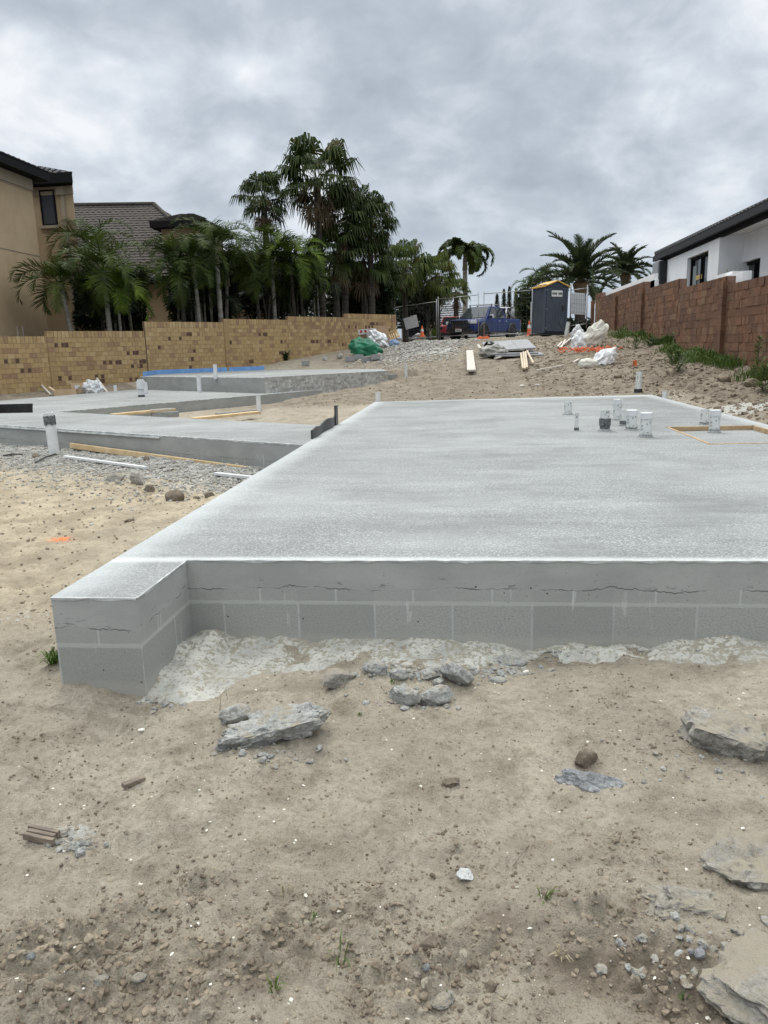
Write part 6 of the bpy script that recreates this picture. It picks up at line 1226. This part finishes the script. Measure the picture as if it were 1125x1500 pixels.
mb = MB(); mb.box((2.63, 0, .80), (.06, .98, .34)); mb.box((2.60, 0, .50), (.10, 1.3, .22)); up(mb, 'grille', 'black', bevel=.02)
mb = MB()
for a, b in (((2.66, -.56, .98), (2.66, .56, .98)), ((2.66, -.56, .98), (2.66, -.66, .74)), ((2.66, .56, .98), (2.66, .66, .74)), ((2.66, -.66, .74), (2.66, -.5, .62)), ((2.66, .66, .74), (2.66, .5, .62)), ((2.66, -.5, .62), (2.66, .5, .62))): mb.bar(a, b, .05, .07)
mb.box((2.67, 0, .84), (.03, .16, .08)); up(mb, 'grille_surround', CHR)
for s in (-1, 1):
    mb = MB(); mb.box((2.44, .70 * s, .90), (.34, .34, .16), Matrix.Rotation(-.45 * s, 3, 'Z')); up(mb, 'headlight', glass('lamp_glass', (.45, .47, .5), .1), bevel=.03); mb = MB(); mb.box((2.60, .68 * s, .52), (.08, .22, .12)); up(mb, 'fog_lamp', 'fascia_grey', bevel=.02)
    mb = MB(); mb.box((.98, 1.02 * s, 1.20), (.16, .24, .19)); up(mb, 'mirror', CHR, bevel=.04)
    mb = MB(); mb.box((-.06, .925 * s, .98), (.18, .03, .035)); mb.box((.72 - 1.55, .925 * s, .98), (.18, .03, .035)); up(mb, 'door_handles', CHR)
    mb = MB(); mb.tube([(1.0, .95 * s, .36), (-1.0, .95 * s, .36)], .05, 8); up(mb, 'side_step', 'black', smooth=True)
    mb = MB(); mb.box((-2.66, .78 * s, .92), (.06, .16, .30)); up(mb, 'tail_light', RED)
    for x in (1.62, -1.52):
        mb = MB(); mb.lathe((0, 0, 0), [(.20, -.12), (.36, -.13), (.39, -.09), (.39, .09), (.36, .13), (.20, .12)], 24); mb.v = [(v[0] + x, v[2] + .80 * s, v[1] + .39) for v in mb.v]; w_o = up(mb, 'wheel', TYRE, smooth=False)
        mb = MB(); mb.lathe((0, 0, 0), [(.24, .10), (.24, .125)], 20); 
        for k_ in range(6): a_ = k_ * pi / 3; mb.box((.12 * cos(a_), .12 * sin(a_), .125), (.22, .05, .03), Matrix.Rotation(a_, 3, 'Z'))
        mb.v = [(v[0] + x, (v[2] + .81) * s, v[1] + .39) for v in mb.v]; up(mb, 'rim', 'fascia_grey', w_o)
        mb = MB(); pts = [(x + .47 * cos(t_), .925 * s, .39 + .47 * sin(t_)) for t_ in np.linspace(-.1, pi + .1, 14)]; mb.tube(pts, .05, 6); up(mb, 'wheel_arch', 'black', smooth=True)
        mb = MB(); mb.lathe((0, 0, 0), [(.43, -.02), (.43, .02)], 20); mb.v = [(v[0] + x, v[2] + .905 * s, v[1] + .39) for v in mb.v]; up(mb, 'arch_shade_disc', 'black')  # black disc painted in for the shade inside each wheel arch
mb = MB(); mb.box((2.67, 0, .52), (.02, .37, .13)); up(mb, 'number_plate', 'pvc_clean')
mb = MB()
for k_ in range(5): mb.box((2.683, -.11 + .055 * k_, .52), (.004, .03, .07))
up(mb, 'plate_characters', 'fascia_grey')
for x in (.35, -.45):
    mb = MB(); mb.tube([(x, -.72, 1.87), (x, .72, 1.87)], .022, 6); mb.bar((x, -.66, 1.74), (x, -.66, 1.88), .06); mb.bar((x, .66, 1.74), (x, .66, 1.88), .06); up(mb, 'roof_bar', 'steel')
mb = MB()
for s in (-1, 1): mb.tube([(-1.05, .78 * s, 1.1), (-1.18, .72 * s, 1.72), (-1.9, .78 * s, 1.12)], .04, 7)
mb.tube([(-1.18, -.72, 1.72), (-1.18, .72, 1.72)], .04, 7); mb.tube([(-2.0, -.78, 1.1), (-2.05, -.74, 1.74), (-2.05, .74, 1.74), (-2.0, .78, 1.1)], .035, 7); mb.tube([(-1.18, .72, 1.72), (-2.05, .74, 1.74)], .03, 6); mb.tube([(-1.18, -.72, 1.72), (-2.05, -.74, 1.74)], .03, 6); up(mb, 'rear_rack', CHR, smooth=True)
mb = MB(); mb.box((-2.72, 0, .52), (.14, 1.6, .16)); up(mb, 'rear_bumper', CHR, bevel=.02)
# small red car on the street, seen from behind past the pickup's bonnet
c = onY(664, 494, 45.9); rc_ = thing('car', (c.x, 45.9, g1(c.x, 45.9) + .0), 'small red car behind the fence, showing just left of the blue pickup', 'car')
def rp(mb, name, mat, bevel=0): o = mb.build(name, mat, None, bevel=bevel); o.parent = rc_; return o
rp(loft([[(-.80, -.0 + y, .30), (-.84, y, .55), (-.80, y, .88), (-.70, y + (.0 if k_ else .25), .92), (.70, y + (.0 if k_ else .25), .92), (.80, y, .88), (.84, y, .55), (.80, y, .30)] for k_, y in enumerate((-.1, .3, 3.4, 3.9))]), 'body', RED, .03)
rp(loft([[(-.74, .12, .88), (.74, .12, .88), (.62, .30, 1.0), (-.62, .30, 1.0)], [(-.74, .2, .88), (.74, .2, .88), (.58, .55, 1.42), (-.58, .55, 1.42)], [(-.74, 2.6, .88), (.74, 2.6, .88), (.58, 1.9, 1.42), (-.58, 1.9, 1.42)]]), 'cabin', RED, .02)
mb = MB(); mb.face([(-.62, .10, .93), (.62, .10, .93), (.52, .44, 1.36), (-.52, .44, 1.36)]); rp(mb, 'rear_window', GLS)
mb = MB(); mb.box((0, -.12, .62), (.40, .03, .12)); rp(mb, 'number_plate', 'pvc_clean')
mb = MB(); mb.box((0, -.13, .40), (1.5, .10, .18)); rp(mb, 'bumper', 'fascia_grey', .02)
for s_ in (-1, 1):
    mb = MB(); mb.box((.70 * s_, -.10, .76), (.16, .06, .16)); rp(mb, 'tail_light', 'fascia_grey', .01)
    for y_ in (.6, 3.1): mb = MB(); mb.lathe((0, 0, 0), [(.18, -.09), (.30, -.09), (.30, .09), (.18, .09)], 18); mb.v = [(v[2] + .74 * s_, v[0] + y_, v[1] + .30) for v in mb.v]; rp(mb, 'wheel', TYRE)
# ------------------------------------------------------------------ portable toilet
M['toilet'] = simple('dark_blue_plastic', (.040, .052, .072), (.055, .068, .09), .5, 3); M['toilet_lt'] = simple('blue_plastic_ribs', (.055, .07, .095), None, .5); M['yel'] = simple('yellow_roof', (.55, .29, .045), (.62, .36, .07), .5, 3)
tb = onY(800, 493, 33); b0 = g1(tb.x, 33) ; toil = thing('portable_toilet', (tb.x + .13, 33.3, b0 + .02), 'dark blue portable toilet with yellow roof at the top of the track', 'portable toilet'); toil.rotation_euler = (0, radians(1.6), radians(22))
def tp(mb, name, mat, par=None, **k): o = mb.build(name, mat, None, **k); o.parent = par or toil; return o
H = 1.92; W_ = 1.08; D_ = 1.08
mb = MB(); mb.box((0, 0, .06 + H / 2), (W_ - .06, D_ - .06, H)); tp(mb, 'shell', 'toilet')
mb = MB()
for sx in (-1, 1):
    for sy in (-1, 1): mb.box((sx * (W_ / 2 - .05), sy * (D_ / 2 - .05), .06 + H / 2), (.1, .1, H))
tp(mb, 'corner_posts', 'toilet_lt', bevel=.02)
mb = MB(); mb.box((-.02, -D_ / 2 + .0, .12 + (H - .2) / 2), (W_ - .24, .05, H - .2)); dr_ = tp(mb, 'door', 'toilet', bevel=.012)
mb = MB()
for x in (-.12, 0, .12): mb.box((x, -D_ / 2 - .03, .85), (.03, .02, .75))
for s in (-1, 1): mb.bar((.30 * s, -D_ / 2 - .03, 1.62), (.14 * s, -D_ / 2 - .03, 1.25), .03, .02); mb.bar((.14 * s, -D_ / 2 - .03, .48), (.30 * s, -D_ / 2 - .03, .28), .03, .02)
for a_ in range(7): t0, t1 = pi * a_ / 7, pi * (a_ + 1) / 7; mb.bar((.32 * cos(t0), -D_ / 2 - .03, 1.72 + .16 * sin(t0)), (.32 * cos(t1), -D_ / 2 - .03, 1.72 + .16 * sin(t1)), .025, .02)
tp(mb, 'door_ribs', 'toilet_lt', dr_)
mb = MB(); mb.box((.30, -D_ / 2 - .04, 1.05), (.07, .04, .16)); tp(mb, 'latch', 'black', dr_)
for z in (.25, 1.0, 1.75): mb = MB(); mb.box((-.44, -D_ / 2 - .03, z), (.05, .03, .05)); tp(mb, 'hinge', 'steel', dr_)
mb = MB(); mb.box((-.0, -D_ / 2 - .035, 1.62), (.48, .012, .24)); sg2 = tp(mb, 'door_sign', 'pvc_clean')
mb = MB(); rr = random.Random(3); x = -.19
for wd in (.05, .05, .05, .05, 0, .05, .06, .05): 
    if wd: mb.box((x, -D_ / 2 - .045, 1.62), (wd * .72, .006, .085))
    x += .055
tp(mb, 'sign_lettering', 'fascia_grey', sg2)
mb = MB()
for y_ in (-.36, -.12, .12, .36): mb.box((W_ / 2 - .02, y_, .85), (.03, .03, 1.35))
mb.box((W_ / 2 - .015, 0, 1.56), (.04, .9, .04)); mb.box((W_ / 2 - .015, 0, 1.86), (.04, .9, .04)); tp(mb, 'side_ribs', 'toilet_lt')
mb = MB()
for y_ in (-.28, 0, .28): mb.box((W_ / 2 - .01, y_, 1.93), (.03, .2, .07))
tp(mb, 'side_vents', 'black')
mb = MB(); zr = .06 + H; 
P_ = [(-W_ / 2 - .03, -D_ / 2 - .05, zr - .06), (0, -D_ / 2 - .07, zr + .17), (W_ / 2 + .03, -D_ / 2 - .05, zr - .06)]; Q_ = [(x, -y, z) for x, y, z in P_]
mb.face([P_[0], P_[1], Q_[1], Q_[0]]); mb.face([P_[1], P_[2], Q_[2], Q_[1]]); L0 = [(x, y, z - .05) for x, y, z in P_]; L1 = [(x, y, z - .05) for x, y, z in Q_]; mb.face([L0[0], L0[1], P_[1], P_[0]]); mb.face([L0[1], L0[2], P_[2], P_[1]]); mb.face([P_[0], Q_[0], L1[0], L0[0]]); mb.face([P_[2], L0[2], L1[2], Q_[2]]); mb.face([L1[0], Q_[0], Q_[1], L1[1]]); mb.face([L1[1], Q_[1], Q_[2], L1[2]]); tp(mb, 'roof', 'yel')
mb = MB(); mb.face([(-W_ / 2, -D_ / 2 + .01, zr - .12), (W_ / 2, -D_ / 2 + .01, zr - .12), (0, -D_ / 2 - .01, zr + .11)]); mb.face([(-W_ / 2, D_ / 2 - .01, zr - .12), (W_ / 2, D_ / 2 - .01, zr - .12), (0, D_ / 2 + .01, zr + .11)]); tp(mb, 'gable', 'toilet_lt')
mb = MB(); mb.box((0, 0, .0), (W_ + .08, D_ + .14, .07)); mb.box((0, -.35, -.06), (W_ - .1, .1, .08)); mb.box((0, .35, -.06), (W_ - .1, .1, .08)); tp(mb, 'skid_base', 'black')
# white box strip at its left (meter board behind)
c = onY(780.5, 458, 37.4); mb = MB(); mb.box((c.x, c.y, c.z), (.20, .2, .95)); mb.box((c.x + .05, c.y, c.z - .8), (.07, .07, .8)); mb.box((c.x - .06, c.y, c.z - .8), (.05, .05, .8)); mb.tube([(c.x + .02, c.y, c.z + .5), (c.x + .02, c.y, c.z + .66)], .04, 6); tag(mb.build('meter_box', simple('meter_grey', (.42, .43, .45), None, .6), None, loc=tuple(c), bevel=.01), 'narrow grey meter box on legs left of the portable toilet', 'meter box')
# ------------------------------------------------------------------ site clutter
A = gz3(690.5, 549, .10); B = gz3(688, 518, .10); plank(A + Vector((0, -.1, .02)), B, .24, .05, 'timber_grey', 'pale grey scaffold plank lying on the track pointing at the pickup')
M['timber_pale'] = simple('pale_timber', (.42, .35, .25), (.52, .44, .33), .8, 8)
SH = simple('fibre_sheet', (.20, .205, .215), (.28, .285, .295), .7, 5)
p = gnd(752, 522); base_z = p.z
for i, (dx, dy, rot, w1, lab) in enumerate(((0.15, .15, .05, 1.0, 'lowest grey sheet of the stack beside the stakes'), (-.05, .3, .12, .9, 'second grey sheet of the stack beside the stakes'))):
    mb = MB(); mb.box((0, .6, 0), (1.55, 1.1, .04), Matrix.Rotation(rot, 3, 'Z') @ Matrix.Rotation(.07, 3, 'X')); o = mb.build('cement_sheet', SH, None); o.location = p + Vector((dx, dy - .6, .06 + .06 * i)); tag(o, lab, 'sheet', 'grey sheets stacked on the track')
for i, (dx, lab) in enumerate(((-.62, 'left top grey sheet leaning on the stack'), (-.12, 'middle top grey sheet leaning on the stack'), (.38, 'right top grey sheet leaning on the stack'))):
    mb = MB(); mb.box((0, 0, 0), (.56, 1.7, .03), Matrix.Rotation(.10, 3, 'Z') @ Matrix.Rotation(.17, 3, 'X') @ Matrix.Rotation(-.04, 3, 'Y')); o = mb.build('cement_sheet', SH, None); o.location = p + Vector((dx, .9, .34 + .02 * i)); tag(o, lab, 'sheet', 'grey sheets stacked on the track')
crumple('tarp_heap', 722, 523, .95, .38, SH.name if False else 'bag', 'crumpled grey sheeting heaped left of the stacked sheets', 'sheeting', 9, .7).data.materials[0] = simple('grey_film', (.17, .165, .15), (.27, .26, .24), .6, 8)
p = gnd(715, 520); mb = MB(); R_ = .15; n_ = 12
mb.tube([p + Vector((0, -.35, .3)), p + Vector((.1, .45, .32))], R_, 12, False); mb.tube([p + Vector((.1, .45, .32)), p + Vector((0, -.35, .3))], R_ * .82, 12, False); tag(mb.build('plastic_roll', 'black', None, True, loc=tuple(p)), 'roll of black plastic on the grey sheeting heap', 'roll')
p = gnd(707, 521); mb = MB(); mb.tube([p + Vector((-.15, .3, .35)), p + Vector((0, -.1, .12)), p + Vector((.15, -.3, .08))], .05, 7); tag(mb.build('hose', 'timber_grey', None, True, loc=tuple(p)), 'pale bent tube at the left of the grey sheeting heap', 'tube')
for i, (x0, y0, x1, y1) in enumerate(((763, 524, 766, 545), (766.5, 523, 769, 546), (769.5, 523, 772, 545), (772, 522, 781, 539))):
    A = gz3(x0, y0, .14 + .01 * i); B = gz3(x1, y1, .10 + .01 * i); plank(A, B, .055, .05, 'timber_pale', ('leftmost', 'second', 'third', 'splayed rightmost')[i] + ' timber stake of the bundle on the track', name='timber_stake', group='timber stakes on the track')
for i, (x0, y0, x1, y1, lab) in enumerate(((786, 548, 826, 539, 'long thin stick lying on the right bank'), (840, 536, 848, 530, 'short stick beside the lower white sack'), (823, 505, 817, 511, 'left grey stick below the portable toilet'), (828, 502, 822, 512, 'middle grey stick below the portable toilet'), (843, 494, 820, 512, 'long grey stick pointing at the white sacks'), (725, 530, 738, 525, 'thin twig in front of the grey sheets'))):
    A = gz3(x0, y0, .10); B = gz3(x1, y1, .07); plank(A, B, .06, .04, 'timber_grey', lab, name='stick', group='sticks on the right bank')
M['sack'] = simple('white_sack', (.60, .61, .62), (.74, .75, .76), .6, 6, .4, 20); M['sack_cream'] = simple('cream_sack', (.52, .50, .44), (.62, .60, .54), .7, 6, .4, 20)
p = gnd(872, 512); crumple('sack', 0, 0, .8, .66, 'sack_cream', 'large cream woven sack standing up against the weeds', 'sack', 5, .55, .30, P=p + Vector((.12, .9, .18)), rot=.3, group='discarded sacks', lean=.35)
p = gnd(856, 513); crumple('sack', 0, 0, .6, .55, 'sack', 'crumpled white sack between the cream sack and the grey one', 'sack', 6, .7, .4, P=p + Vector((-.05, .6, .0)), group='discarded sacks')
crumple('sack', 846, 498, .42, .5, 'bag', 'grey-white plastic bag at the left of the sacks', 'sack', 8, .7, .4, group='discarded sacks')
crumple('sack', 885, 534, .72, .42, 'sack', 'crumpled white sack lying lower on the bank', 'sack', 12, .55, .40, rot=.45, group='discarded sacks', lean=.3)
crumple('sack', 861, 538, .55, .24, 'sack_cream', 'filled cream sack end, lowest on the bank', 'sack', 13, .6, .12, rot=.2, group='discarded sacks')
# orange netting
p = gnd(863, 517); rr = random.Random(4); mb = MB()
for i in range(26):
    a = rr.uniform(0, 6.28); c = p + Vector((rr.gauss(0, .42), rr.gauss(.1, .16), .05 + .12 * rr.random())); pts = [c + Vector((cos(a + t_) * .13, sin(a + t_) * .08, .05 * sin(2.3 * t_ + i))) for t_ in np.linspace(0, 4.5, 8)]; mb.tube(pts, .016, 4)
tag(mb.build('safety_netting', ORG, None, loc=tuple(p)), 'tangled orange safety netting between the white sacks', 'netting')
p = gnd(928, 561); th = thing('marker_peg', tuple(p), 'thin steel peg with an orange flag behind the far right slab corner', 'peg'); k = 1 / pxm(p); mb = MB(); mb.tube([p, p + Vector((-.01, 0, 31 * k))], .008, 5); mb.build('rod', 'timber_old', th); mb = MB()
for i in range(5): mb.bar(p + Vector((-.03, 0, (31 - i * 1.4) * k)), p + Vector((.06, .02, (32 - i * 1.7) * k)), .012, .03)
mb.build('flag', ORG, th)
# green tarpaulin, foil bag, boards, lattice, blue scraps
M['tarp'] = simple('green_tarp', (.004, .11, .055), (.01, .17, .085), .45, 4, .3, 10)
p = gnd(538, 522); crumple('tarpaulin', 0, 0, 1.35, .75, 'tarp', 'bright green tarpaulin draped over a heap at the end of the tan wall', 'tarpaulin', 14, .6, .28, 5, P=p + Vector((-.1, .5, -.05)), lean=-.28)
p = gnd(550, 514); crumple('foil_bag', 0, 0, .85, .55, 'sack', 'crumpled shiny white film spilling over the green tarpaulin', 'plastic film', 15, .6, .45, 5, P=p + Vector((0, .9, .28)), lean=-.3)
bpy.data.objects['foil_bag'].data.materials[0] = simple('foil', (.55, .56, .57), (.7, .71, .72), .3, 10, metal=.3)
BRN = simple('brown_board', (.33, .22, .14), (.38, .26, .17), .85, 3)
board('brown_board', ((550, 479.5), (566.5, 476), (572, 501), (557, 505.5)), 36.0, BRN, 'large brown packing board leaning behind the green tarpaulin', 'board', .05, .3)
o = board('printed_panel', ((524.5, 483), (550.5, 480.5), (551.5, 487), (525.5, 490.5)), 35.6, 'pvc_clean', 'long white panel with dark red squares behind the green tarpaulin', 'panel', .08)
for i in range(4): f = .1 + .24 * i; board('red_square', ((524.5 + 26 * f, 484.2 - 2.5 * f), (524.5 + 26 * (f + .12), 484.0 - 2.5 * f), (525 + 26 * (f + .13), 487.6 - 2.5 * f), (525 + 26 * f, 488 - 2.5 * f)), 35.54, RED, None, None, .01, parent=o)
board('brown_board', ((526, 491), (556, 487), (559, 503), (540, 500)), 35.8, simple('olive_board', (.25, .21, .15), None, .85), 'dull brown board below the white and red panel', 'board', .05)
th = thing('timber_lattice', tuple(onY(578, 490, 37.2)), 'yellowish timber lattice lying beside the brown packing board', 'timber lattice')
for i in range(5): f = i / 4; mb = MB(); mb.bar(onY(569 + 11 * f, 487 - 4.5 * f, 37.2), onY(573 + 12 * f, 498 - 4 * f, 36.9), .05); mb.build('slat', 'timber', th)
for i in range(3): f = i / 2; mb = MB(); mb.bar(onY(569 + 3 * f, 488 + 8 * f, 37.1), onY(581 + 5 * f, 482.5 + 9 * f, 37.1), .05); mb.build('cross_bar', 'timber', th)
crumple('blue_scrap', 577, 506, .45, .25, 'blue', 'crumpled pale blue plastic below the timber lattice', 'plastic scrap', 16).data.materials[0] = simple('pale_blue', (.16, .26, .42), (.3, .38, .5), .5, 12)
rr = random.Random(19); ordn = ['leftmost', 'second from the left', 'third from the left', 'fourth from the left', 'fourth from the right', 'third from the right', 'second from the right', 'rightmost']
for i in range(8):
    px, py = 590 + i * 6.2 + rr.random() * 2, 500 - rr.random() * 6; A = gz3(px, py, .12); B = A + Vector((rr.uniform(-.6, .6), rr.uniform(-.4, .4), rr.uniform(-.02, .25))); 
    plank(A, B, .07, .04, rr.choice(['timber_grey', 'timber_old', 'frame_timber']), 'splintered timber offcut in the rubble heap left of the small tree, ' + ordn[i], name='debris_timber', group='splintered offcuts in the rubble heap', cat='timber')
for i, (px, py, w1) in enumerate(((597, 500, 22), (615, 497, 24), (632, 498, 20), (605, 505, 16))):
    rock('rubble_heap', px, py, w1, .55, 'rubble', 'broken concrete heap by the fence, ' + ('leftmost lump', 'largest lump', 'lump next to the small tree', 'lowest lump')[i], 'rubble', 'rubble lumps by the fence', rot=px, ar=.7, seed=90 + i, sink=.3, rough=.3)
for i, (px, py, lab) in enumerate(((765, 566, 'left white paper scrap on the track behind the slab'), (787, 565, 'right white paper scrap on the track behind the slab'), (846, 530, 'white lump beside the lower sacks'))): rock('paper_scrap', px, py, 8, .4, 'shell', lab, 'scrap', 'white scraps on the track', ar=.5, seed=70 + i, sink=.1, sub=2)
